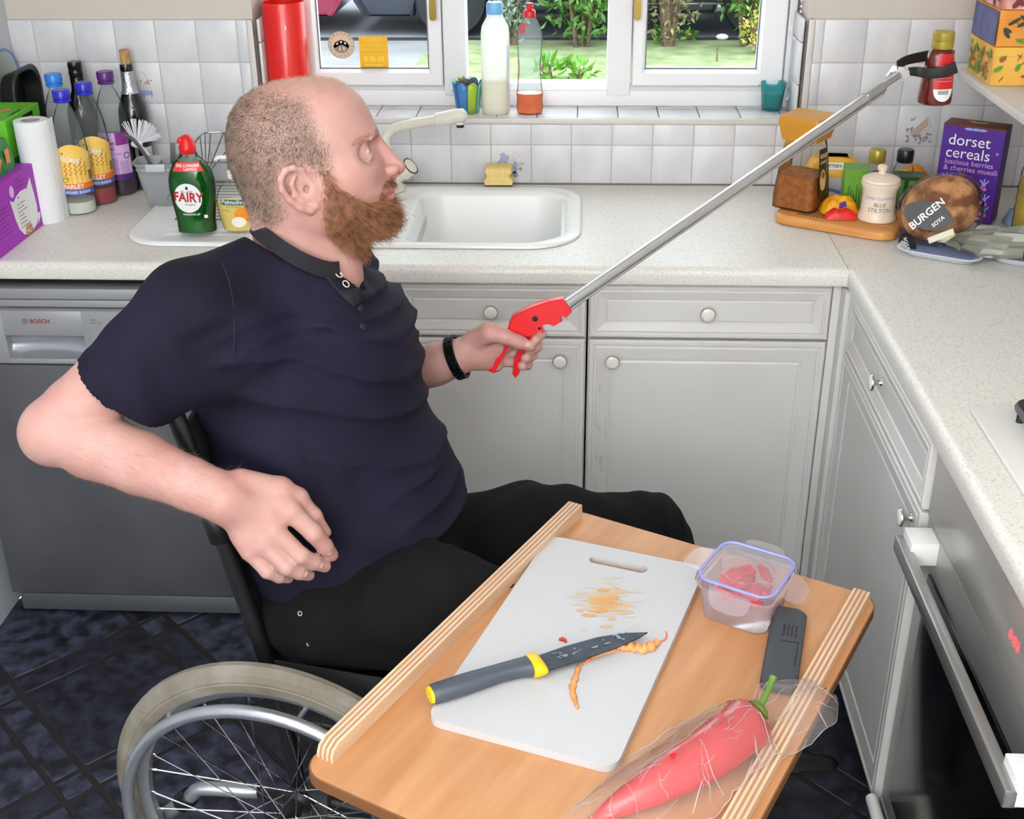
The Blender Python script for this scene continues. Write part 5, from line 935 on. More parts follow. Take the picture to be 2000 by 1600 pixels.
npobj('bag_film', V, F, thin('bag_film', (255, 255, 255), .10, .12, milky=.15, mc=(255, 246, 248)), bg_, sharp=24)
from mathutils.bvhtree import BVHTree as _B
bb_ = _B.FromPolygons(V, F); M_glint = thin('bag_crease_glint', (255, 255, 255), .5, .1, milky=.75, mc=(255, 252, 254)); q = MB(); nE = nx+1  # thin white tubes put painted highlights along the creases of the film
def crease_glint(pts, w):
    P_ = []
    for x, y in pts:
        h_ = bb_.ray_cast(Vector((x, y, .2)), Vector((0, 0, -1)))[0]
        if h_ is not None: P_.append(h_+Vector((0, 0, .0006)))
    if len(P_) > 2: q.tube(P_, [w*(.35+.65*sin(pi*(k+.5)/len(P_))) for k in range(len(P_))], 4)
for _ in range(58):
    x0, y0 = rs.uniform(-.10, .25), rs.uniform(-.045, .055); an_ = rs.choice([0., .35, -.4, 1.2])+rs.normal()*.25; L_ = rs.uniform(.02, .075); crease_glint([(x0+cos(an_)*L_*t+.002*sin(9*t+x0*90), y0+sin(an_)*L_*t+.0015*cos(7*t+y0*90)) for t in np.linspace(0, 1, 9)], rs.uniform(.0002, .00055))
for row in (0, ny): crease_glint([V[row*nE+i][:2] for i in range(1, nx)], .0006)
crease_glint([V[j*nE+1][:2] for j in range(1, ny)], .0006)
o = q.build('bag_crease_glints', M_glint, bg_); o['kind'] = 'stuff'
decal('air_holes', [disc(.07, .004, .005, n=14), disc(.155, .012, .004, n=14)], lambda x, y: Vector((x, y, bagh(x, y)+.0100)), mat('hole_red', (200, 24, 36), .4), bg_)

# ================================================================ REACHING AID AND HONEY
M_gr = mat('grabber_red', (222, 30, 38), .35, coat=.2); GY = -.955
gb_ = thing('reaching_aid', 'red handled reaching aid with long aluminium shaft gripping a honey bottle', 'grabber', (0, 0, 0))
g0 = aty(1098, 600, GY); g1 = aty(1722, 170, -.50); gd = (g1-g0).normalized()
Fm = FR(g0, gd, (0, 1, 0)); Ln = (g1-g0).length
pr_ = [(y, z) for y, z in rrect(-.0085, .0085, -.0085, .0085, .0055, 4)]
MB().loft([[(x, y, z) for y, z in pr_] for x in (0, Ln)], M=Fm).build('shaft', mat('shaft_alu', (206, 208, 212), .22, .9), gb_); MB().tube([Fm @ Vector((0, -.002, -.0115)), Fm @ Vector((Ln, -.002, -.0115))], .0028, 8).build('pull_rod', M_chrome, gb_)
MB().loft([[(x, y*1.15, z*1.15) for y, z in pr_] for x in (Ln-.045, Ln+.002)], M=Fm).build('end_sleeve', M_alu, gb_); MB().loft([[(x, y*.7, z*.7) for y, z in pr_] for x in (Ln, Ln+.05)], M=Fm).build('plunger', M_alu, gb_)
def ypoly(px, y, th, m, nm, bev=True, par=gb_):
    P = [aty(u, v, y) for u, v in px]; c = sum(P, Vector())/len(P); rg = []
    for dy, k in ((-th, .94), (-th*.75, 1), (th*.75, 1), (th, .94)): rg.append([(c+(p-c)*k)+Vector((0, dy, 0)) for p in P])
    q = MB(); q.loft(rg); return q.build(nm, m, par, sharp=35)
ypoly([(1000, 617), (1015, 608), (1040, 596), (1070, 586), (1096, 582), (1102, 583), (1117, 606), (1108, 616), (1101, 611), (1096, 618), (1098, 624), (1083, 633), (1072, 629), (1062, 630), (1045, 650), (1022, 656), (1005, 651), (992, 645), (994, 630)], GY, .012, M_gr, 'handle_body')
ypoly([(988, 640), (1010, 652), (990, 682), (966, 727), (955, 722), (958, 712), (980, 670)], GY+.002, .008, M_gr, 'rear_grip'); ypoly([(1030, 645), (1050, 631), (1061, 636), (1061, 650), (1048, 670), (1022, 700), (1014, 728), (1007, 736), (1001, 728), (1004, 700), (1018, 672)], GY+.003, .008, M_gr, 'trigger')
for u, v, r0 in ((1045, 623, .0055), (1054, 642, .003)): p = aty(u, v, GY-.0122); MB().tube([p, p+Vector((0, .004, 0))], r0, 14).build('pivot', M_black, gb_)
p = aty(1026, 650, GY-.011); MB().tube([p+Vector((.0025*cos(t*.9), .0, .0025*sin(t*.9)))+Vector((-.004+.0006*t, 0, .004-.0007*t)) for t in range(14)], .0012, 5).build('spring', M_black, gb_)
jy = -.455
ypoly([(1730, 149), (1744, 128), (1765, 131), (1768, 136), (1784, 138), (1766, 158), (1746, 163), (1731, 157)], jy, .0015, mat('bracket_zinc', (214, 216, 222), .25, .85), 'jaw_bracket')
for u, v in ((1740, 143), (1775, 140), (1762, 151)): p = aty(u, v, jy-.002); MB().tube([p, p+Vector((0, .005, 0))], .0025, 10).build('rivet', M_chrome, gb_)
hb_ = aty(1834, 134, -.43)     # bottle centre
def jaw(pts, nm): 
    P = smoothpath(pts, 5); rings = []
    for i, p in enumerate(P):
        t = i/(len(P)-1); d = (P[min(i+1, len(P)-1)]-P[max(i-1, 0)]).normalized(); s = d.cross(Vector((0, 1, 0))).normalized(); h = .0085+.003*t; o_ = Vector((0, 1, 0))
        rings.append([p+s*h*a+o_*.004*b for a, b in ((-1, -.6), (-.5, -1), (.5, -1), (1, -.6), (1, .6), (.5, 1), (-.5, 1), (-1, .6))])
    return MB().loft(rings).build(nm, mat('jaw_black', (26, 24, 26), .55), gb_, sharp=60)
jaw([aty(1752, 128, jy), aty(1770, 118, jy+.03), aty(1800, 111, jy+.066), aty(1835, 107, jy+.070), aty(1862, 110, jy+.065)], 'jaw'); jaw([aty(1776, 140, jy), aty(1792, 140, jy-.016), aty(1815, 143, jy-.0155), aty(1845, 140, jy-.017), aty(1868, 131, jy-.013)], 'jaw')
hz0 = hb_.z-.070; hn = thing('honey_bottle', 'squeezy honey bottle with gold cap and red label held in the grabber jaws', 'bottle', (hb_.x, hb_.y, hz0))
HP = [(.026, 0), (.0325, .003), (.034, .010), (.0315, .05), (.028, .085), (.0245, .104), (.020, .109), (.0185, .112)]
MB().lathe(HP+[(.001, .113)], 32, sy=.82).build('bottle_body', mat('honey_dark', (84, 18, 10), .12, c2=(110, 30, 12), vs=20, coat=.6), hn); MB().lathe([(.0205, .110), (.0215, .113), (.0215, .124), (.0205, .125), (.021, .126), (.021, .141), (.0195, .1425), (.001, .1425)], 28).build('cap', M_gold, hn)
hr = prof_r(HP); ha = -1.35; lb = grid2(-.020, .022, .0, .068, 10, 6); decal('label', [lb], cyl(hr, ha, .034, 1, .82, .001), mat('label_hred', (204, 30, 36), .35), hn); decal('label_white', [gridc(-.0195, .0215, lambda x: -.024*math.sqrt(max(0, 1-((x-.001)/.0207)**2)), lambda x: 0., 14)], cyl(hr, ha, .034, 1, .82, .001), M_white, hn)
decal('barcode', [rect(-.010+.0024*i, -.0088+.0024*i, -.010, -.002) for i in range(9)], cyl(hr, ha, .034, 1, .82, .0016), M_dk, hn); decal('label_print', lines(-.014, .018, .045, .006, 6, .0014, random.Random(3)), cyl(hr, ha, .034, 1, .82, .0016), mat('label_palepink', (240, 150, 150), .5), hn)

# ================================================================ WHEELCHAIR
WA = rad(-12); wc = thing('wheelchair', 'black framed manual wheelchair with grey tyres the man sits in', 'wheelchair', (-1.0, -1.52, 0), WA)   # local x forward, y to the far side, near wheel at y=0
M_tyre = mat('tyre_grey', (138, 132, 122), .8, c2=(112, 103, 86), vs=14, bump=.2, bs=120); M_rim = mat('rim_silver', (176, 178, 184), .35, .75); M_frame = mat('frame_black', (20, 20, 22), .35); M_fab = mat('seat_fabric', (18, 18, 20), .85, bump=.2, bs=400)
def circ(R, n=72, y=0): return [(R*cos(2*pi*i/n), y, .305+R*sin(2*pi*i/n)) for i in range(n)]
def wheel(y, out):
    q = MB(); n = 72; hs_ = [(-.0165, .262), (-.0184, .277), (-.0170, .2795), (-.0180, .282), (-.0152, .2935), (-.0130, .2955), (-.0118, .2985), (-.0045, .3045)]; sec = hs_+[(-a_, b_) for a_, b_ in hs_[::-1]]; ns = len(sec)
    q.add([(r*cos(2*pi*i/n), y+dy, .305+r*sin(2*pi*i/n)) for i in range(n) for dy, r in sec], [(i*ns+j, i*ns+(j+1) % ns, ((i+1) % n)*ns+(j+1) % ns, ((i+1) % n)*ns+j) for i in range(n) for j in range(ns)]); t = q.build('tyre', M_tyre, wc, sharp=30)
    q = MB(); sec = [(-.013, .268), (-.0135, .255), (-.006, .246), (.006, .246), (.0135, .255), (.013, .268)]
    q.add([(r*cos(2*pi*i/n), y+dy, .305+r*sin(2*pi*i/n)) for i in range(n) for dy, r in sec], [(i*6+j, i*6+(j+1) % 6, ((i+1) % n)*6+(j+1) % 6, ((i+1) % n)*6+j) for i in range(n) for j in range(6)]); q.build('rim', M_rim, wc, sharp=50)
    q = MB(); q.tube(circ(.256, 72, y+out*.052), .0105, 12, closed=True); hr_ = q.build('handrim', mat('handrim_silver', (196, 198, 204), .3, .85), wc)
    for k in range(6): a = 2*pi*k/6+.3; MB().tube([(.250*cos(a), y+out*.006, .305+.250*sin(a)), (.255*cos(a), y+out*.05, .305+.255*sin(a))], .004, 6).build('handrim_tab', M_rim, hr_)
    hub = MB(); R_ = Matrix.Translation((0, y, .305)) @ Matrix.Rotation(pi/2, 4, 'X'); hub.lathe([(.012, -.038), (.024, -.036), (.026, -.030), (.016, -.024), (.016, .024), (.026, .030), (.024, .036), (.012, .040), (.008, .05), (.001, .051)], 24, M=R_); hub.build('hub', M_frame, wc)
    for k in range(36):
        a = 2*pi*k/36; s = 1 if k % 2 else -1; da = (1 if (k//2) % 2 else -1)*rad(78); p0 = Vector((.250*cos(a), y+s*.003, .305+.250*sin(a))); p1 = Vector((.024*cos(a+da), y+s*.032, .305+.024*sin(a+da)))
        MB().tube([p0, p0+(p1-p0)*.05, p0+(p1-p0)*.055, p1], [.0019, .0019, .0011, .0011], 5).build('spoke', M_chrome, wc)
WT = .56
wheel(0, -1); wheel(WT, 1)
MB().tube([(0, .02, .305), (0, WT-.02, .305)], .012, 10).build('axle', M_frame, wc)
def loc(u, v, y): # world pixel/depth -> chair local
    p = aty(u, v, y)-Vector((-1.0, -1.52, 0)); return Vector((p.x*cos(WA)+p.y*sin(WA), -p.x*sin(WA)+p.y*cos(WA), p.z))
bt, bb = loc(338, 838, -1.45), loc(524, 1290, -1.45); yN = .060; yF = WT-.060
for y in (yN, yF):
    P = [(bb.x+.03, y, .30), (bb.x, y, bb.z), (bt.x, y, bt.z), (bt.x-.012, y, bt.z+.028), (bt.x-.05, y, bt.z+.042), (bt.x-.085, y, bt.z+.043)]
    MB().tube(smoothpath(P[:3], 2)+smoothpath(P[2:], 5)[1:], .0135, 14).build('back_post', M_frame, wc); m = bt+(bb-bt)*.42; MB().tube([(bt.x+(bb.x-bt.x)*t, y, bt.z+(bb.z-bt.z)*t) for t in (.34, .35, .46, .47)], [.015, .0185, .0185, .015], 14).build('joint_sleeve', M_frame, wc)
    MB().tube([(bt.x-.055, y, bt.z+.043), (bt.x-.06, y, bt.z+.043), (bt.x-.145, y, bt.z+.043), (bt.x-.15, y, bt.z+.043)], [.013, .0165, .0165, .012], 14).build('push_grip', M_black, wc)
    MB().tube([(bb.x+.02, y, .46), (.40, y, .46), (.47, y, .40), (.52, y, .15)], .012, 12).build('side_tube', M_frame, wc); MB().tube([(bb.x+.03, y, .30), (.38, y, .26), (.46, y, .40)], .011, 12).build('side_tube', M_frame, wc)
    lv = [loc(505, 1545, -1.44), loc(480, 1545, -1.44), loc(395, 1540, -1.44), loc(372, 1555, -1.44), loc(312, 1602, -1.44), loc(290, 1640, -1.44)]
    lv = [Vector((p.x, p.y if y == yN else WT-p.y, p.z)) for p in lv]; MB().tube(smoothpath(lv, 4), .0125, 14).build('tipping_lever', M_rim, wc); d = lv[4]-lv[3]; MB().tube([lv[3]+d*.02, lv[3]+d*.30], .0175, 14).build('rubber_ring', M_black, wc); MB().box(-.02, .05, y-.02, y+.02, .262, .32, .005).build('axle_block', mat('block_grey', (70, 72, 74), .5, .4), wc)
    cx = .46; MB().tube([(cx, y, .26), (cx, y, .18)], .014, 10).build('castor_stem', M_frame, wc); R_ = Matrix.Translation((cx-.03, y, .08)) @ Matrix.Rotation(pi/2, 4, 'X'); MB().lathe([(.03, -.014), (.072, -.014), (.08, -.008), (.08, .008), (.072, .014), (.03, .014)], 28, M=R_).build('castor_wheel', mat('castor_tyre', (40, 40, 42), .8), wc)
    for s in (-1, 1): MB().box(cx-.045, cx+.015, y+s*.019-.002, y+s*.019+.002, .07, .19, .001).build('castor_fork', M_frame, wc)
    MB().box(.50, .68, y+(.02 if y == yN else -.16), y+(.16 if y == yN else -.02), .07, .082, .003).build('footplate', M_black, wc); MB().tube([(.52, y, .17), (.56, y+(.03 if y == yN else -.03), .08)], .010, 8).build('foot_hanger', M_frame, wc)
    MB().box(-.02, .30, y-.014, y-.009, .47, .58, .002).build('side_guard', M_fab, wc)
n = 9; q = MB(); rows_ = []
for k in range(7):
    t = k/6; x = bt.x+(bb.x-bt.x)*t; z = bt.z-.02+(bb.z+.01-bt.z)*t; rows_.append([(x-.045*sin(pi*i/n)**.8+.008, yN+(yF-yN)*i/n, z) for i in range(n+1)])
q.loft(rows_, closed=False, cap0=False, cap1=False); o = q.build('backrest', M_fab, wc); md = o.modifiers.new('s', 'SOLIDIFY'); md.thickness = .012; md.offset = 0
MB().box(bb.x+.0, .42, yN-.005, yF+.005, .468, .49, .008).build('seat', M_fab, wc)
q = MB(); q.tube([(.12, yN, .46), (.12, yF, .22)], .011, 10); q.build('cross_brace', M_frame, wc); q = MB(); q.tube([(.14, yF, .46), (.14, yN, .22)], .011, 10); q.build('cross_brace', M_frame, wc)
# ================================================================ THE MAN
def P(u, v, y): return np.array(aty(u, v, y))
class Grid:
    """signed distance grid; shapes are blended in locally, surface taken with surface nets"""
    def __init__(s, lo, hi, h):
        s.lo = np.array(lo, float); s.h = h; s.n = np.ceil((np.array(hi)-s.lo)/h).astype(int)+1
        s.ax = [s.lo[i]+h*np.arange(s.n[i]) for i in range(3)]; s.d = np.full(s.n, .08, np.float32)
    def sl(s, lo, hi):
        a = np.clip(np.floor((np.array(lo)-s.lo)/s.h).astype(int), 0, s.n); b = np.clip(np.ceil((np.array(hi)-s.lo)/s.h).astype(int)+1, 0, s.n); return tuple(slice(i, j) for i, j in zip(a, b))
    def xyz(s, q): return s.ax[0][q[0]][:, None, None], s.ax[1][q[1]][None, :, None], s.ax[2][q[2]][None, None, :]
    def op(s, fn, lo, hi, k, mode='u'):
        q = s.sl(np.array(lo)-.06-k, np.array(hi)+.06+k)
        if any(a.stop <= a.start for a in q): return s
        d = fn(*s.xyz(q)).astype(np.float32); a = s.d[q]
        if mode == 'u': h = np.maximum(k-np.abs(a-d), 0)/max(k, 1e-6); s.d[q] = np.minimum(a, d)-h*h*k*.25
        elif mode == 's': d = -d; h = np.maximum(k-np.abs(a-d), 0)/max(k, 1e-6); s.d[q] = np.maximum(a, d)+h*h*k*.25
        else: h = np.maximum(k-np.abs(a-d), 0)/max(k, 1e-6); s.d[q] = np.maximum(a, d)+h*h*k*.25
        return s
    def cone(s, a, b, ra, rb, k=.01, n=None, f=1., mode='u'):
        a, b = np.array(a, float), np.array(b, float); ba = b-a; L2 = max(ba@ba, 1e-9)
        if n is not None: n = np.array(n, float); n = n/np.linalg.norm(n)
        def fn(x, y, z):
            px, py, pz = x-a[0], y-a[1], z-a[2]
            bx, by, bz = ba; l2 = L2
            if n is not None:
                g = (1/f-1); w = (px*n[0]+py*n[1]+pz*n[2])*g; px, py, pz = px+w*n[0], py+w*n[1], pz+w*n[2]; wb = (ba@n)*g; bx, by, bz = ba+wb*n; l2 = max(bx*bx+by*by+bz*bz, 1e-9)
            t = np.clip((px*bx+py*by+pz*bz)/l2, 0, 1); return np.sqrt((px-t*bx)**2+(py-t*by)**2+(pz-t*bz)**2)-(ra+(rb-ra)*t)
        R = max(ra, rb)*max(1, f); return s.op(fn, np.minimum(a, b)-R, np.maximum(a, b)+R, k, mode)
    def chain(s, pts, k=.01, n=None, f=None):
        for i in range(len(pts)-1): s.cone(pts[i][0], pts[i+1][0], pts[i][1], pts[i+1][1], k, n, 1 if f is None else (f[i]+f[i+1])/2)
        return s
    def ball(s, c, r, k=.01, mode='u'): return s.cone(c, np.array(c)+1e-5, r, r, k, mode=mode)
    def ell(s, c, axes, r, k=.01, mode='u'):
        c = np.array(c, float); A = np.array(axes, float); A = A/np.linalg.norm(A, axis=1)[:, None]
        def fn(x, y, z):
            q = [((x-c[0])*v[0]+(y-c[1])*v[1]+(z-c[2])*v[2])/rr for v, rr in zip(A, r)]; k0 = np.sqrt(q[0]**2+q[1]**2+q[2]**2)+1e-9; k1 = np.sqrt((q[0]/r[0])**2+(q[1]/r[1])**2+(q[2]/r[2])**2)+1e-9; return k0*(k0-1)/k1
        R = max(r); return s.op(fn, c-R, c+R, k, mode)
    def half(s, p, nrm, k=.002):
        p, nrm = np.array(p), np.array(nrm)/np.linalg.norm(nrm); return s.op(lambda x, y, z: (x-p[0])*nrm[0]+(y-p[1])*nrm[1]+(z-p[2])*nrm[2], s.lo, s.lo+s.h*s.n, k, 'i')
    def mesh(s):
        d = s.d; ins = d < 0; n = np.array(d.shape)-1; c = np.zeros(n, np.int8)
        for i in (0, 1):
            for j in (0, 1):
                for k in (0, 1): c += ins[i:i+n[0], j:j+n[1], k:k+n[2]]
        I = np.argwhere((c > 0) & (c < 8)); idx = -np.ones(n, np.int32); idx[tuple(I.T)] = np.arange(len(I)); acc = np.zeros((len(I), 3)); cnt = np.zeros(len(I))
        cor = [(i, j, k) for i in (0, 1) for j in (0, 1) for k in (0, 1)]
        for a in cor:
            for ax in range(3):
                if a[ax] == 0:
                    b = list(a); b[ax] = 1; d0 = d[tuple((I+a).T)]; d1 = d[tuple((I+b).T)]; m = (d0 < 0) != (d1 < 0); t = d0[m]/(d0[m]-d1[m]); p = np.tile(np.array(a, float), (m.sum(), 1)); p[:, ax] = t; acc[m] += p; cnt[m] += 1
        V = s.lo+s.h*(I+acc/cnt[:, None]); Q = []
        for ax in range(3):
            u, v = (ax+1) % 3, (ax+2) % 3; A = ins; sh = [slice(None)]*3; s0 = list(sh); s1 = list(sh); s0[ax] = slice(0, -1); s1[ax] = slice(1, None)
            e = A[tuple(s0)] != A[tuple(s1)]; E = np.argwhere(e); E = E[(E[:, u] > 0) & (E[:, v] > 0) & (E[:, u] < n[u]) & (E[:, v] < n[v])]
            def at(du, dv): X = E.copy(); X[:, u] -= du; X[:, v] -= dv; return idx[tuple(X.T)]
            q = np.stack([at(1, 1), at(0, 1), at(0, 0), at(1, 0)], 1); fl = ~A[tuple(E.T)]; q[fl] = q[fl][:, ::-1]; Q.append(q)
        Q = np.concatenate(Q); return V, Q[(Q >= 0).all(1)]
def inpoly(px, poly_):
    x, y = px[:, 0], px[:, 1]; r = np.zeros(len(px), bool); n = len(poly_)
    for i in range(n):
        (x0, y0), (x1, y1) = poly_[i], poly_[(i+1) % n]; c = ((y0 > y) != (y1 > y)) & (x < (x1-x0)*(y-y0)/((y1-y0) or 1e-9)+x0); r ^= c
    return r
def soft(Q_, pl): return sum(inpoly(Q_+np.array((dx, dy)), pl).astype(float) for dx in (-14, -7, 0, 7, 14) for dy in (-14, -7, 0, 7, 14))/25
def topx(W): d = W-CAM; z = d@BF; return np.stack([1000+FPX*(d@BR)/z, 800-FPX*(d@BU)/z], 1)
def sample(V, Q, n, seed):
    r = np.random.RandomState(seed); A, B, D = V[Q[:, 0]], V[Q[:, 1]], V[Q[:, 3]]; N = np.cross(B-A, D-A); ar = np.linalg.norm(N, axis=1); f = r.choice(len(Q), n, p=ar/ar.sum()); u, v = r.rand(2, n)
    return A[f]+(B-A)[f]*u[:, None]+(D-A)[f]*v[:, None], N[f]/ar[f][:, None]
def strands(name, pos, wid, m, parent):
    N, S = pos.shape[:2]; t = np.gradient(pos, axis=1); t /= np.linalg.norm(t, axis=2)[..., None]+1e-9; a = np.cross(t, np.array([.31, .82, .48])); a /= np.linalg.norm(a, axis=2)[..., None]+1e-9; b = np.cross(t, a)
    V = np.stack([pos+(a*cos(x)+b*sin(x))*wid[None, :, None] for x in (0, 2.094, 4.189)], 2).reshape(-1, 3); k = (np.arange(N)[:, None, None]*S+np.arange(S-1)[None, :, None])*3; j = np.arange(3)[None, None, :]; j2 = (j+1) % 3
    Q = np.stack([k+j, k+j2, k+3+j2, k+3+j], -1).reshape(-1, 4); o = npobj(name, V, Q, m, parent); o['kind'] = 'stuff'; return o
# ---------------- head (own frame: a forward, l to his left, b up)
HD, HPt = rad(12.8), rad(19); H = P(600, 310, -1.25)
hf = np.array([cos(HPt)*cos(HD), cos(HPt)*sin(HD), sin(HPt)]); hl = np.array([-sin(HD), cos(HD), 0]); ht = np.cross(hf, hl)
def toh(W): W = np.asarray(W)-H; return np.stack([W@hf, W@hl, W@ht], -1)
def toW(Q): Q = np.asarray(Q); return H+Q[..., 0:1]*hf+Q[..., 1:2]*hl+Q[..., 2:3]*ht
def hp(u, v, l=0.): d = ray(u, v); return toh(CAM+d*(((H+hl*l-CAM)@hl)/(d@hl)))
prof = [(503, 430), (481, 384), (457, 346), (444, 304), (442, 268), (449, 228), (467, 198), (500, 175), (536, 161), (573, 155), (616, 152), (652, 156), (682, 169), (704, 187), (721, 214), (731, 236), (738, 258), (739, 270), (735, 280), (742, 296), (752, 320), (762, 345), (768, 357), (768, 366), (762, 373), (767, 380), (764, 392), (768, 410), (764, 430), (748, 446), (712, 452), (660, 462), (600, 470), (540, 460)]
pf = np.array([hp(u, v)[[0, 2]] for u, v in prof])
g = Grid((-.150, -.105, -.25), (.170, .105, .135), .0021)
A2, B2 = np.meshgrid(g.ax[0], g.ax[2], indexing='ij'); pts2 = np.stack([A2.ravel(), B2.ravel()], 1); D2 = np.full(len(pts2), 9.)
for i in range(len(pf)):
    a, b = pf[i], pf[(i+1) % len(pf)]; ba = b-a; t = np.clip(((pts2-a)@ba)/(ba@ba), 0, 1); D2 = np.minimum(D2, np.linalg.norm(pts2-a-t[:, None]*ba, axis=1))
D2 = np.where(inpoly(pts2, [tuple(x) for x in pf]), D2, -D2).reshape(A2.shape)
aw, bw = A2, B2
Wd = .079-.10*np.clip(-bw-.03, 0, .12)-.24*np.clip(aw-.045, 0, .06)-.05*np.clip(-aw-.05, 0, .1); Rr = .082-.35*np.clip(aw-.02, 0, .07)*np.clip((.03-bw)/.05, 0, 1)-.0*aw
F2 = 1-np.minimum(D2, Rr)/Rr
la = np.abs(g.ax[1])[None, :, None]
fld = np.sqrt(F2[:, None, :]**2+(la/Wd[:, None, :])**2)-1
g.d = np.minimum(g.d, (fld*.062).astype(np.float32))
def sym(fn): fn(-1); fn(1)
def LP(u, v, l): return np.array(hp(u, v, l))
def mir(p, s): return np.array([p[0], p[1]*-s, p[2]])
g.cone(hp(739, 277), hp(774, 322), .0072, .0098, .010); g.ball(hp(777, 326), .0108, .006); g.cone(hp(774, 331), hp(766, 343), .0065, .0065, .006)
for s in (1, -1):
    M_ = lambda p: mir(p, s)
    g.ell(M_(LP(765, 333, -.013)), np.eye(3), (.0115, .0075, .0085), .005); g.ball(M_(LP(772, 339, -.0075)), .0042, .003, 's')
    g.ell(M_(LP(722, 269, -.026)), np.eye(3), (.012, .024, .0075), .014)            # brow
    g.ell(M_(LP(684, 336, -.050)), np.eye(3), (.032, .020, .022), .03)              # cheek bone
    g.ell(M_(LP(727, 296, -.043)), [(1, .35, 0), (-.35, 1, 0), (0, 0, 1)], (.021, .025, .0120), .022, 's')        # socket
    ec = LP(706, 298, -.034)
    def lidp(az, el, R_): az, el = rad(az), rad(el); return M_(ec+R_*np.array((cos(el)*cos(az), -cos(el)*sin(az), sin(el))))
    g.ball(M_(ec), .0137, .006)
    g.chain([(lidp(az, 50-.12*az, .0134), .0030) for az in (-40, -10, 20, 50, 74)], .003); g.chain([(lidp(az, -42, .0134), .0026) for az in (-40, -10, 20, 50)], .006)
    sl2 = [(lidp(az, e_, .0146), r0) for az, e_, r0 in ((-45, 0, .0016), (-25, 3, .0034), (0, 5, .0046), (25, 4, .0043), (48, 1, .0034), (72, -4, .0016))]
    for (p0, q0), (p1, q1) in zip(sl2, sl2[1:]): g.cone(p0, p1, q0, q1, .0010, mode='s')
    g.ell(M_(LP(640, 405, -.062)), np.eye(3), (.03, .012, .03), .025)               # jaw corner
    # ear
    EL = [(600, 348), (588, 333), (572, 328), (557, 333), (548, 350), (551, 371), (566, 391), (586, 405), (605, 410), (617, 402), (617, 388)]; ll = [-.078, -.082, -.088, -.092, -.095, -.094, -.091, -.087, -.082, -.079, -.077]
    E_ = [M_(LP(u, v, l)) for (u, v), l in zip(EL, ll)]
    g.ell(M_(LP(586, 368, -.079)), [hf*0+np.array((.45, .12, -.9)), (0, 1, 0), (.9, 0, .45)], (.032, .0075, .019), .006)
    g.ell(M_(LP(592, 366, -.090)), [(.45, .0, -.9), (0, 1, 0), (.9, 0, .45)], (.018, .009, .0105), .004, 's'); g.ball(M_(LP(600, 370, -.080)), .0052, .003, 's')
    g.chain([(p, r) for p, r in zip(E_, (.0036, .0042, .0044, .0044, .0042, .0042, .0046, .0058, .0066, .0055, .0040))], .004)
    g.chain([(M_(LP(575, 345, -.086)), .0032), (M_(LP(569, 360, -.088)), .0036), (M_(LP(577, 380, -.087)), .0036), (M_(LP(592, 392, -.084)), .0034)], .004); g.ball(M_(LP(609, 372, -.080)), .0055, .004)
g.ell(hp(762, 366), np.eye(3), (.0065, .022, .0052), .006); g.ell(hp(762, 380), np.eye(3), (.0078, .020, .0060), .005)
g.cone(hp(775, 373.5, 0)+np.array((0, -.02, 0)), hp(775, 373.5)+np.array((0, .02, 0)), .0022, .0022, .003, mode='s')
nk0, nk1, nk2 = toh(P(575, 390, -1.25)), toh(P(592, 470, -1.245)), toh(P(600, 570, -1.245)); g.cone(nk0, nk1, .060, .064, .03); g.cone(nk1, nk2, .064, .074, .03); g.cone(toh(P(655, 455, -1.25)), toh(P(668, 540, -1.25)), .028, .030, .03)
hV, hQ = g.mesh(); hV = toW(hV)
# ---------------- near arm and hand
a = Grid((-1.37, -1.62, .74), (-.84, -1.30, 1.24), .0029)
SN, EN, WN = P(366, 604, -1.41), P(112, 838, -1.505), P(436, 972, -1.528); fm = lambda t: EN+(WN-EN)*t
a.chain([(SN, .046), (SN+(EN-SN)*.5, .0485), (SN+(EN-SN)*.85, .0468), (EN, .045)], .006); a.ball(EN+np.array((-.006, -.004, -.006)), .043, .02)
a.chain([(EN, .045), (fm(.22), .0485), (fm(.5), .0425), (fm(.8), .0345), (WN, .0320)], .006, (0, .5, .86), [1, 1, 1, 1.05, 1.1])
fing = [[(548, 985, -1.500), (567, 998, -1.506), (612, 1041, -1.508), (634, 1067, -1.499), (648, 1084, -1.488)], [(515, 1010, -1.516), (534, 1034, -1.526), (588, 1086, -1.530), (612, 1098, -1.518), (634, 1106, -1.504)], [(497, 1035, -1.526), (514, 1062, -1.536), (560, 1108, -1.540), (584, 1118, -1.528), (603, 1123, -1.514)], [(478, 1045, -1.530), (487, 1078, -1.540), (522, 1116, -1.543), (545, 1126, -1.532), (563, 1129, -1.520)]]
fr = [(.0155, .0148, .0136, .0122, .0098), (.0150, .0138, .0124, .0112, .0094), (.0145, .0130, .0118, .0106, .0090), (.0128, .0116, .0104, .0095, .0080)]
for F_, R_ in zip(fing, fr):
    pp_ = [P(*q) for q in F_]; b0 = Grid.__new__(Grid); 
    a.chain([(WN, .020), (pp_[0], R_[0]+.003), (pp_[1], R_[1]+.0012)], .016)
    a.chain(list(zip(pp_[1:], R_[1:])), .0035)
for i in range(3): a.cone(P(*fing[i][0]), P(*fing[i+1][0]), .0125, .0125, .012); a.cone(P(*fing[i][1])+np.array((-.006, .004, .004)), P(*fing[i+1][1])+np.array((-.006, .004, .004)), .0085, .0085, .006)
th = [P(470, 940, -1.508), P(548, 955, -1.488), P(582, 972, -1.482), P(612, 1008, -1.478), P(636, 1040, -1.474)]; a.chain(list(zip(th, (.018, .0165, .0135, .0115, .0085))), .008); a.chain([(WN, .026), (P(500, 1000, -1.512), .0215)], .02)
aV, aQ = a.mesh()
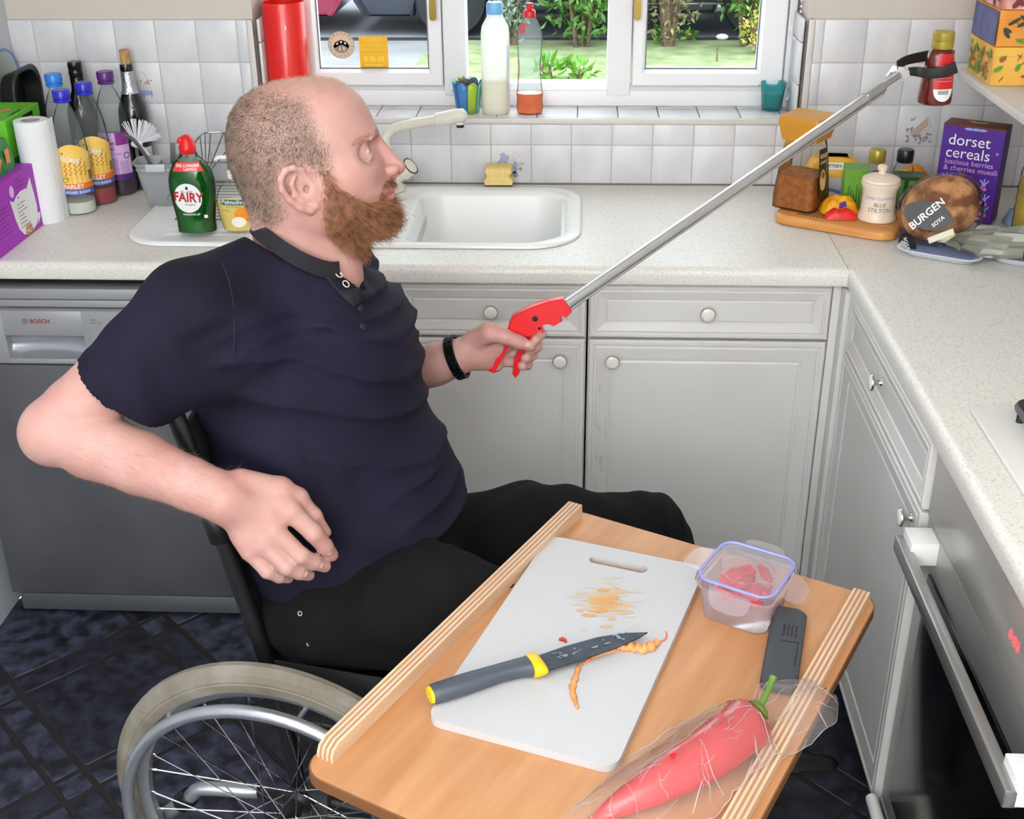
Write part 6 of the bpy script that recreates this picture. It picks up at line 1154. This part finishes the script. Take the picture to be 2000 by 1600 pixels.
# ---------------- far arm and hand on the trigger
c = Grid((-1.06, -1.12, .78), (-.60, -.86, 1.16), .0028)
SF = np.array((-.955, -1.045, 1.085)); EF, WF = P(690, 765, -.945), P(896, 697, -.962)
c.chain([(SF, .058), (EF, .046)], .02); c.chain([(EF, .048), (EF+(WF-EF)*.45, .043), (EF+(WF-EF)*.8, .0345), (WF, .0305)], .02)
hY = -.955
c.cone(WF, P(958, 672, hY+.014), .026, .0265, .02, (0, 1, 0), .8); c.cone(P(935, 695, hY+.004), P(985, 668, hY+.016), .022, .020, .014); c.cone(P(945, 660, hY+.008), P(990, 655, hY+.020), .020, .016, .014); c.cone(P(940, 705, hY+.004), P(968, 712, hY+.012), .015, .0145, .014)
c.chain([(P(925, 665, hY-.002), .020), (P(955, 650, hY-.014), .0175), (P(985, 657, hY-.021), .0128), (P(1012, 668, hY-.022), .0112), (P(1036, 676, hY-.020), .0092)], .010)
for (u0, v0), (u1, v1), (u2, v2), (u3, v3), r0 in (((985, 655), (1040, 648), (1056, 652), (1047, 663), .0100), ((980, 672), (1030, 672), (1048, 676), (1036, 684), .0104), ((975, 688), (1022, 690), (1038, 694), (1027, 699), .0102), ((970, 703), (1012, 708), (1030, 712), (1020, 715), .0094)):
    c.chain([(P(u0, v0, hY+.022), r0*1.25), (P(u1, v1, hY+.023), r0*1.08), (P(u2, v2, hY+.006), r0), (P(u3, v3, hY-.011), r0*.93)], .005)
cV, cQ = c.mesh()
# ---------------- torso core under the clothes
nl = np.array((.292, .956, 0)); TN = [(690, 1110, .150, 1.30), (668, 990, .158, 1.28), (640, 880, .156, 1.28), (606, 765, .143, 1.28), (584, 660, .118, 1.4), (570, 575, .085, 1.55)]
tor = [(P(u, v, -1.24), r) for u, v, r, q in TN]; tf = [q for *_, q in TN]; NB = P(575, 500, -1.245)
k_ = Grid((-1.2, -1.5, .48), (-.66, -.92, 1.2), .008); k_.chain([(p, r-.012) for p, r in tor], .04, nl, tf); k_.cone(NB, SN, .04, .03, .03); k_.cone(NB, SF, .04, .03, .03); k_.cone(P(625, 560, -1.25), P(655, 640, -1.25), .042, .05, .03)
tV, tQ = k_.mesh()
M_skin = mat('skin', (194, 154, 145), .5, c2=(184, 134, 126), vs=16, detail=5, bump=.10, bs=260, sss=.12, ramp=(.3, .75), spec=.35)
Vs, Qs, o_ = [], [], 0
for V_, Q_ in ((hV, hQ), (aV, aQ), (cV, cQ), (tV, tQ)): Vs.append(V_); Qs.append(Q_+o_); o_ += len(V_)
man = npobj('person', np.concatenate(Vs), np.concatenate(Qs), M_skin); tag(man, 'bearded man in a navy shirt and black trousers sitting in the wheelchair', 'person')
# ---------------- shirt
s_ = Grid((-1.33, -1.62, .50), (-.64, -.84, 1.25), .0046)
s_.chain(tor, .05, nl, tf)
s_.ell(P(770, 985, -1.255), [(1, -.2, 0), nl, (0, 0, 1)], (.105, .165, .12), .06)      # belly
s_.ell(P(700, 690, -1.235), [(1, -.2, 0), nl, (0, 0, 1)], (.075, .14, .10), .06)       # chest
s_.cone(NB, SN+np.array((0, .02, .0)), .054, .058, .04); s_.cone(NB, SF+np.array((0, -.02, .0)), .052, .056, .03)
s_.cone(P(585, 562, -1.295), P(640, 600, -1.285), .050, .055, .03); s_.cone(P(630, 545, -1.20), P(680, 622, -1.20), .046, .072, .03)
hem = P(222, 750, -1.462); sd = (hem-SN)/np.linalg.norm(hem-SN); s_.cone(SN, hem+sd*.03, .0625, .0605, .035); s_.cone(SN+np.array((.05, .03, -.06)), hem+sd*.03+np.array((.012, 0, -.012)), .07, .056, .03); s_.cone(SF+np.array((0, -.01, -.01)), SF+(EF-SF)*.62, .062, .058, .03)
x, y, z = s_.xyz((slice(None),)*3); up_ = (tor[3][0]-tor[1][0]); up_ /= np.linalg.norm(up_); sc = x*up_[0]+y*up_[1]+z*up_[2]; fw = x*.956-y*.292
env = np.clip((fw+.62)/.12, 0, 1)
def nz(fx, fy, fz, ph): return np.sin(fx*x+fy*y+fz*z+ph)
warp = .9*nz(9, 7, 4, .3)+.6*nz(-5, 11, 8, 1.7)+.4*nz(17, -13, 9, .9)
rdg = lambda v: np.sqrt(np.maximum(0, 1-np.abs(np.sin(v)))**2+.02)**1.4
fold = rdg(sc*40+fw*17+warp*1.7)*.0085*np.clip(.45+.7*nz(8, -6, 5, 2.), 0, 1)+rdg(sc*74-fw*26+warp*2.6+1)*.0090*np.clip(.4+.7*nz(-7, 9, 11, .4), 0, 1)-.003+.0022*np.sin(sc*19+fw*33+1.7*warp)
# sleeve folds run around the arm
ar = (x-SN[0])*sd[0]+(y-SN[1])*sd[1]+(z-SN[2])*sd[2]; sl_ = np.clip(ar/.05, 0, 1); fold = fold*(1-sl_)+sl_*(.0035*np.sin(ar*70+3*nz(14, 9, -11, .5))+.002*np.sin(ar*33+fw*40))
s_.d = (s_.d-fold*np.clip((1.16-z)/.08, .15, 1)).astype(np.float32)
# sleeve hem, opening for the arm, shirt hem, neck opening
q = s_.sl((-1.34, -1.63, .7), (-1.02, -1.36, 1.2)); X_, Y_, Z_ = s_.xyz(q); cut = ((X_-hem[0])*sd[0]+(Z_-hem[2])*sd[2])/math.hypot(sd[0], sd[2])+.006+0*Y_; far_ = np.sqrt((X_-hem[0])**2+(Y_-hem[1])**2+(Z_-hem[2])**2)-.13; s_.d[q] = np.maximum(s_.d[q], np.minimum(cut, -far_)*1.0).astype(np.float32)
s_.cone(hem+sd*.044, hem+sd*.09, .0535, .0535, .002, mode='s')
hA, hB = P(900, 1022, -1.33), P(536, 1200, -1.43); hn_ = np.cross(hB-hA, nl); hn_ = hn_ if hn_[2] < 0 else -hn_; s_.half(hA, hn_, .006)
s_.cone(P(575, 470, -1.25), P(600, 330, -1.25), .071, .15, .006, mode='s'); s_.cone(P(672, 500, -1.262), P(700, 572, -1.275), .034, .008, .006, mode='s')
sV, sQ = s_.mesh(); M_shirt = mat('navy_jersey', (25, 20, 44), .85, c2=(17, 15, 30), vs=7, bump=.12, bs=900, spec=.25)
shirt = npobj('henley_shirt', sV, sQ, M_shirt, man)
from mathutils.bvhtree import BVHTree
bS = BVHTree.FromPolygons([tuple(v) for v in sV], [tuple(q) for q in sQ]); bH = BVHTree.FromPolygons([tuple(v) for v in hV], [tuple(q) for q in hQ])
def hit(bv, u, v): p, n_, *_ = bv.ray_cast(Vector(CAM), Vector(ray(u, v)).normalized()); return p, n_
M_col = mat('collar_black', (22, 20, 28), .85, bump=.1, bs=900)
# collar band
cp = [(497, 436, -1.262), (512, 452, -1.305), (545, 478, -1.33), (585, 503, -1.335), (622, 519, -1.322), (645, 525, -1.308), (660, 524, -1.296)]
fp_ = [(506, 436, -1.235), (530, 440, -1.20), (570, 452, -1.17), (620, 480, -1.165), (660, 505, -1.175), (700, 525, -1.20)]
path = smoothpath([P(*q) for q in fp_[::-1]]+[P(*q) for q in cp], 5); ax_ = Vector((.18, .02, 1)).normalized(); q = MB(); rings = []
nkc = Vector(NB)
for i, p in enumerate(path):
    o2 = (p-nkc); o2 = (o2-ax_*o2.dot(ax_)).normalized(); w0 = .010; rings.append([p+o2*.006-ax_*.014, p+o2*.0045-ax_*.002, p+o2*.0012+ax_*w0, p-o2*.0005+ax_*(w0+.0006), p-o2*.0018+ax_*w0, p+o2*.001-ax_*.014])
q.loft(rings); q.build('collar', M_col, shirt, sharp=35)
def onshirt(px, wd, nm, m, off=.0015, thick=.0016):
    L = []; R2 = []
    for (u, v), w_ in zip(px, wd if hasattr(wd, '__len__') else [wd]*len(px)):
        i = px.index((u, v)); u2, v2 = px[min(i+1, len(px)-1)]; u1, v1 = px[max(i-1, 0)]; d = math.hypot(u2-u1, v2-v1); nx_, ny_ = -(v2-v1)/d, (u2-u1)/d
        for lst, sg in ((L, 1), (R2, -1)):
            p, n_ = hit(bS, u+nx_*w_*sg, v+ny_*w_*sg)
            if p is None: p, n_ = hit(bS, u, v)
            if p is None: return
            lst.append(p+n_*off if n_.dot(Vector(CAM)-p) > 0 else p-n_*off)
    rg = [[a_, b_] for a_, b_ in zip(L, R2)]; q = MB(); q.loft(rg, closed=False, cap0=False, cap1=False); o = q.build(nm, m, shirt, sharp=0); md = o.modifiers.new('s', 'SOLIDIFY'); md.thickness = thick; return o
onshirt([(636, 520), (648, 534), (660, 548), (672, 562), (684, 577), (696, 594)], [14, 16, 17, 17, 15, 9], 'placket', M_col, .0025)
for u, v in ((659, 541), (672, 558)):
    p, n_ = hit(bS, u, v)
    if p: Fq = FR(p+n_*.0052, n_.orthogonal(), n_.cross(n_.orthogonal())); MB().tube([Fq @ Vector((.0052*cos(t), .0052*sin(t), 0)) for t in [2*pi*i/20 for i in range(20)]], .0008, 6, closed=True).build('press_stud', mat('stud_cream', (226, 220, 200), .4), shirt)
for u, v in ((703, 602), (708, 638)):
    p, n_ = hit(bS, u, v)
    if p: Fq = FR(p, n_.orthogonal(), n_.cross(n_.orthogonal())); MB().lathe([(.0048, 0), (.0052, .001), (.0046, .002), (.001, .0016)], 16, M=Fq).build('button', mat('button_navy', (30, 28, 50), .4), shirt)
onshirt([(432, 512), (446, 545), (455, 590), (458, 640), (457, 700)], 1.6, 'shoulder_seam', mat('seam_dark', (24, 21, 42), .9), .0006, .0008)
# ---------------- trousers, boots
t_ = Grid((-1.14, -1.62, .04), (-.04, -.94, .78), .0065); KF, KN = P(1262, 1046, -1.09), np.array((-.445, -1.475, .602)); AF_, AN = np.array((-.20, -1.12, .13)), np.array((-.27, -1.42, .13))
t_.cone((-.945, -1.255, .575), (-.87, -1.26, .585), .125, .120, .04, nl, 1.45); t_.chain([(P(790, 1085, -1.11), .105), (P(1050, 1058, -1.10), .098), (KF, .072)], .04); t_.chain([(P(650, 1180, -1.375), .108), (P(820, 1185, -1.42), .094), (KN, .076)], .04)
for K_, A_ in ((KF, AF_), (KN, AN)): t_.chain([(K_, .070), (K_+(A_-K_)*.35, .068), (A_, .062)], .03); t_.cone(A_, A_+np.array((.01, 0, -.05)), .062, .064, .01)
x, y, z = t_.xyz((slice(None),)*3); wr_ = 1.2*np.sin(13*x+9*y+4*z)+.7*np.sin(-21*x+15*y+17*z+1); t_.d = (t_.d-(.005*np.abs(np.sin(x*22-y*18+z*26+wr_))**1.5-.002+.003*np.sin(x*60+y*31-z*20+2*wr_))).astype(np.float32); t_.half((0, 0, .09), (0, 0, -1), .004)
rV, rQ = t_.mesh(); trs = npobj('trousers', rV, rQ, mat('black_cotton', (15, 14, 15), .9, c2=(10, 10, 11), vs=8, bump=.15, bs=600, spec=.2), man)
bT = BVHTree.FromPolygons([tuple(v) for v in rV], [tuple(q) for q in rQ])
for u, v in ((587, 1198), (603, 1258)):
    p, n_ = hit(bT, u, v)
    if p: Fq = FR(p+n_*.0008, n_.orthogonal(), n_.cross(n_.orthogonal())); MB().lathe([(.0018, .0005), (.0024, .0016), (.0040, .0016), (.0044, 0)], 14, M=Fq, cap=False).build('pocket_rivet', M_chrome, trs)
for A_ in (AF_, AN):
    bt_ = Grid(A_+np.array((-.09, -.07, -.135)), A_+np.array((.24, .07, .04)), .005); bt_.cone(A_+np.array((-.01, 0, .02)), A_+np.array((.0, 0, -.05)), .050, .052, .02); bt_.cone(A_+np.array((.0, 0, -.072)), A_+np.array((.15, 0, -.082)), .050, .044, .03, (0, 1, 0), .95); bt_.half(A_+np.array((0, 0, -.112+.066-.0)), (0, 0, -1), .003) if False else bt_.half((0, 0, .0835), (0, 0, -1), .003)
    v_, q_ = bt_.mesh(); bo = npobj('boot', v_, q_, mat('boot_leather', (20, 19, 19), .35), man)
# ---------------- watch
wd_ = Vector(WF-EF).normalized(); Fw = FR(Vector(WF)-wd_*.004, wd_, (0, 0, 1)); M_wat = mat('watch_black', (26, 26, 28), .3, .6)
def wring(r0, x0, x1, n=36): return [[Fw @ Vector((x_, (r_+.0005)*cos(2*pi*i/n)*1.12, r_*sin(2*pi*i/n)*1.02)) for i in range(n)] for x_, r_ in ((x0, r0-.003), (x0, r0), (x1, r0), (x1, r0-.003))]
wt_ = MB().loft(wring(.0352, -.009, .009), cap0=False, cap1=False).build('wristwatch', M_wat, man, sharp=30)
for k in range(26):
    a_ = 2*pi*k/26
    for j in (-1, 0, 1):
        q = MB(); q.box(-.0026, .0026, -.0034, .0034, 0, .0022, .0006, 1, M=Fw @ Matrix.Translation((j*.0058, .0352*cos(a_+.06*(j != 0))*1.12, .0352*sin(a_+.06*(j != 0))*1.02)) @ Matrix.Rotation(a_+.06*(j != 0)-pi/2, 4, 'X')); q.build('bracelet_link', M_wat, wt_)
WCR = 0.
for WCR in [k*pi/2 for k in range(4)]:
    if (Fw.to_3x3() @ (Matrix.Rotation(WCR, 3, 'X') @ Vector((0, 0, 1)))).y > .7: break
MB().lathe([(.017, 0), (.018, .002), (.018, .008), (.016, .010), (.001, .0102)], 28, M=Fw @ Matrix.Rotation(WCR, 4, 'X') @ Matrix.Translation((0, 0, .037))).build('watch_case', M_wat, wt_)
# ---------------- finger nails
M_nail = mat('nail', (206, 160, 150), .25, spec=.6)
bA = BVHTree.FromPolygons([tuple(v) for v in aV], [tuple(q) for q in aQ]); bC = BVHTree.FromPolygons([tuple(v) for v in cV], [tuple(q) for q in cQ])
def nail(bv, u, v, du, dv, L=.0065, W_=.0052):
    p, n_ = hit(bv, u, v)
    if p is None: return
    p2 = aty(u+du, v+dv, p.y); d = (p2-p); d = (d-n_*d.dot(n_)).normalized(); Fq = FR(p-n_*.0012, d, n_.cross(d)); q = MB(); q.ball((0, 0, 0), 1, 8, sc=(L, W_, .0022)); o = q.build('fingernail', M_nail, man, sharp=0); o.matrix_local = Fq
nail(bA, 644, 1083, 6, 6); nail(bA, 630, 1106, 8, 2); nail(bA, 599, 1124, 8, 1); nail(bC, 1031, 673, 10, 3, .0075, .0058)
# ---------------- eye
ec_ = toW(LP(706, 298, -.034)); gz = hf*.97+hl*.05+np.array((0, 0, .0)); gz /= np.linalg.norm(gz); q = MB(); q.ball((0, 0, 0), .0124, 14); e_ = q.build('eyeball', mat('eye_white', (196, 182, 176), .2), man, loc=ec_, sharp=0)
MB().lathe([(.0056, .0109), (.0030, .01225), (.001, .0127)], 20, M=FR((0, 0, 0), Vector(gz).orthogonal(), Vector(gz).cross(Vector(gz).orthogonal()))).build('iris', mat('iris_blue', (58, 70, 80), .1), e_)
# ---------------- hair, beard, brows
hpz, hnz = sample(hV, hQ, 150000, 3); loc_ = toh(hpz); mirp = toW(np.stack([loc_[:, 0], -np.abs(loc_[:, 1]), loc_[:, 2]], 1)); px = topx(mirp); rs = np.random.RandomState(6)
earm = (np.abs(loc_[:, 1]) > .0795) & (inpoly(px, [(540, 325), (630, 325), (630, 415), (540, 415)]))
def grow(sel, dirf, L, S, wid, name, m, curl=0., seed=1, lay=.5):
    p, n_ = hpz[sel], hnz[sel]; r = np.random.RandomState(seed); N = len(p); d = dirf(p, n_); d = d-n_*(d*n_).sum(1)[:, None]; d /= np.linalg.norm(d, axis=1)[:, None]+1e-9
    v = n_*(1-lay)+d*lay+r.normal(size=(N, 3))*.22; v /= np.linalg.norm(v, axis=1)[:, None]; ln_ = (L*(.55+.75*r.rand(N)))[:, None]; out = [p-n_*.001]; cur = p.copy(); ph = r.rand(N)*6.3; sd_ = np.cross(v, n_)
    for i in range(S): v = v+d*.10+sd_*(curl*np.sin(ph+i*1.7))[:, None]+n_*(curl*.6*np.cos(ph*1.3+i*1.9))[:, None]; v /= np.linalg.norm(v, axis=1)[:, None]; cur = cur+v*ln_/S; out.append(cur.copy())
    return strands(name, np.stack(out, 1), np.array([wid*(1-.8*i/S) for i in range(S+1)]), m, man)
M_hair = mat('cropped_hair', (146, 126, 108), .6, c2=(80, 68, 56), vs=70, ramp=(.35, .65)); M_fuzz = mat('scalp_fuzz', (196, 160, 132), .6); M_beard = mat('ginger_beard', (188, 130, 90), .5, c2=(106, 66, 44), vs=90, ramp=(.35, .65), detail=4)
hair_p = [(515, 440), (440, 350), (432, 230), (480, 185), (560, 185), (596, 200), (606, 222), (622, 258), (644, 300), (640, 345), (622, 340), (590, 322), (560, 322), (542, 345), (542, 380), (556, 405), (548, 430), (535, 440)]
fuzz_p = [(432, 250), (480, 170), (560, 140), (660, 140), (690, 168), (640, 172), (610, 192), (600, 215), (560, 190), (480, 190)]
hs = ~earm & (rs.rand(len(px)) < .7*soft(px, hair_p)**1.5); fsx = inpoly(px, fuzz_p) & (rs.rand(len(px)) < .22)
dn = lambda p, n_: np.tile(-ht*.9-hf*.5, (len(p), 1)); grow(hs, dn, .0050, 2, .00026, 'cropped_hair', M_hair, .1, 1, .5); grow(fsx, lambda p, n_: np.tile(hf, (len(p), 1)), .0045, 2, .00022, 'scalp_fuzz', M_fuzz, .1, 2, .5)
beard_p = [(622, 330), (640, 330), (650, 352), (668, 368), (700, 388), (722, 396), (738, 392), (744, 372), (752, 352), (768, 346), (786, 350), (786, 368), (768, 372), (756, 372), (750, 380), (757, 388), (772, 384), (800, 392), (800, 460), (720, 480), (710, 500), (670, 492), (640, 462), (628, 425), (632, 380)]
bs_ = inpoly(px, beard_p) & ~earm; lip = inpoly(px, [(748, 366), (770, 362), (800, 362), (800, 392), (752, 390)]) ; bs_ &= ~lip
chin = inpoly(px, [(700, 395), (800, 385), (800, 480), (690, 480)]); must = inpoly(px, [(738, 340), (800, 340), (800, 376), (738, 376)]); side = bs_ & ~chin & ~must
bd_dir = lambda p, n_: np.tile(-ht*.9+hf*.35, (len(p), 1)); bd2 = lambda p, n_: np.tile(-ht*.75+hf*.55, (len(p), 1))
def thin_(m_, f): return m_ & (rs.rand(len(px)) < f)
grow(thin_(side, .34), bd_dir, .019, 6, .00034, 'side_beard', M_beard, .8, 3, .6); grow(thin_(bs_ & chin, .55), bd2, .028, 7, .00036, 'chin_beard', M_beard, .8, 4, .45); grow(thin_(bs_ & must, .6), lambda p, n_: np.tile(-ht, (len(p), 1))+np.sign(toh(p)[:, 1:2])*hl*.9-hf*.3, .010, 4, .00034, 'moustache', M_beard, .3, 5, .7)
brow = ((loc_[:, 1] < -.011) | (loc_[:, 1] > .024)) & (rs.rand(len(px)) < .9) & inpoly(px, [(684, 283), (700, 270), (722, 260), (742, 254), (744, 264), (722, 271), (704, 279), (690, 288)]); grow(brow, lambda p, n_: np.tile(-hf*.8+ht*.25, (len(p), 1)), .0065, 3, .00024, 'eyebrows', mat('brow_hair', (170, 124, 88), .6), .05, 7, .93)
# hair-root tint of the skin
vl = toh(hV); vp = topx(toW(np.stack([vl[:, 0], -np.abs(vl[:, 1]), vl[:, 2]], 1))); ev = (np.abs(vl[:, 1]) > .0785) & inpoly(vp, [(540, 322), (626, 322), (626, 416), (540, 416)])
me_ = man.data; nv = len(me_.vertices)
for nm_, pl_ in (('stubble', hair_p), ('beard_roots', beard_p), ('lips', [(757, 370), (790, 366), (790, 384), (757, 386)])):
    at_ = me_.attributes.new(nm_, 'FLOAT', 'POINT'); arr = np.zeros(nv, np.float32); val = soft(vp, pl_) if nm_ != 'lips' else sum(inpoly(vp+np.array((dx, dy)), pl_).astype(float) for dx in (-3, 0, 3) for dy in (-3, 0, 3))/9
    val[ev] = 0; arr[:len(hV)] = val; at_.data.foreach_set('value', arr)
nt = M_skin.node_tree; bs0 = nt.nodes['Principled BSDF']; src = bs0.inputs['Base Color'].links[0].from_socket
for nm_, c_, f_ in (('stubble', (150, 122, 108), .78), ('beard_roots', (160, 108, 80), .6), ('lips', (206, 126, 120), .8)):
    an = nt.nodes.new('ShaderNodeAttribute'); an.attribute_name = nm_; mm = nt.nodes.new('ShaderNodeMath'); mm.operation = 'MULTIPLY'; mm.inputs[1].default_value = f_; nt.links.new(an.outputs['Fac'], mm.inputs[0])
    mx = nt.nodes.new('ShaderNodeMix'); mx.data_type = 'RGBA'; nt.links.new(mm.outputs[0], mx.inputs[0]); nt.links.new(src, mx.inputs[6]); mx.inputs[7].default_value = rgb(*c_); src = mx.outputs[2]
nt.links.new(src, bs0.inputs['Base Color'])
# forearm hair
p_, n2 = sample(aV, aQ, 7000, 9); t1 = ((p_-EN)@(WN-EN))/((WN-EN)@(WN-EN)); kk = (t1 > .15) & (t1 < 1.0) & (np.linalg.norm(p_-EN-t1[:, None]*(WN-EN), axis=1) < .06); hpz, hnz = p_, n2; grow(kk, lambda p, n_: np.tile((WN-EN), (len(p), 1)), .010, 3, .00014, 'forearm_hair', mat('arm_hair', (176, 124, 86), .6), .25, 8, .75)
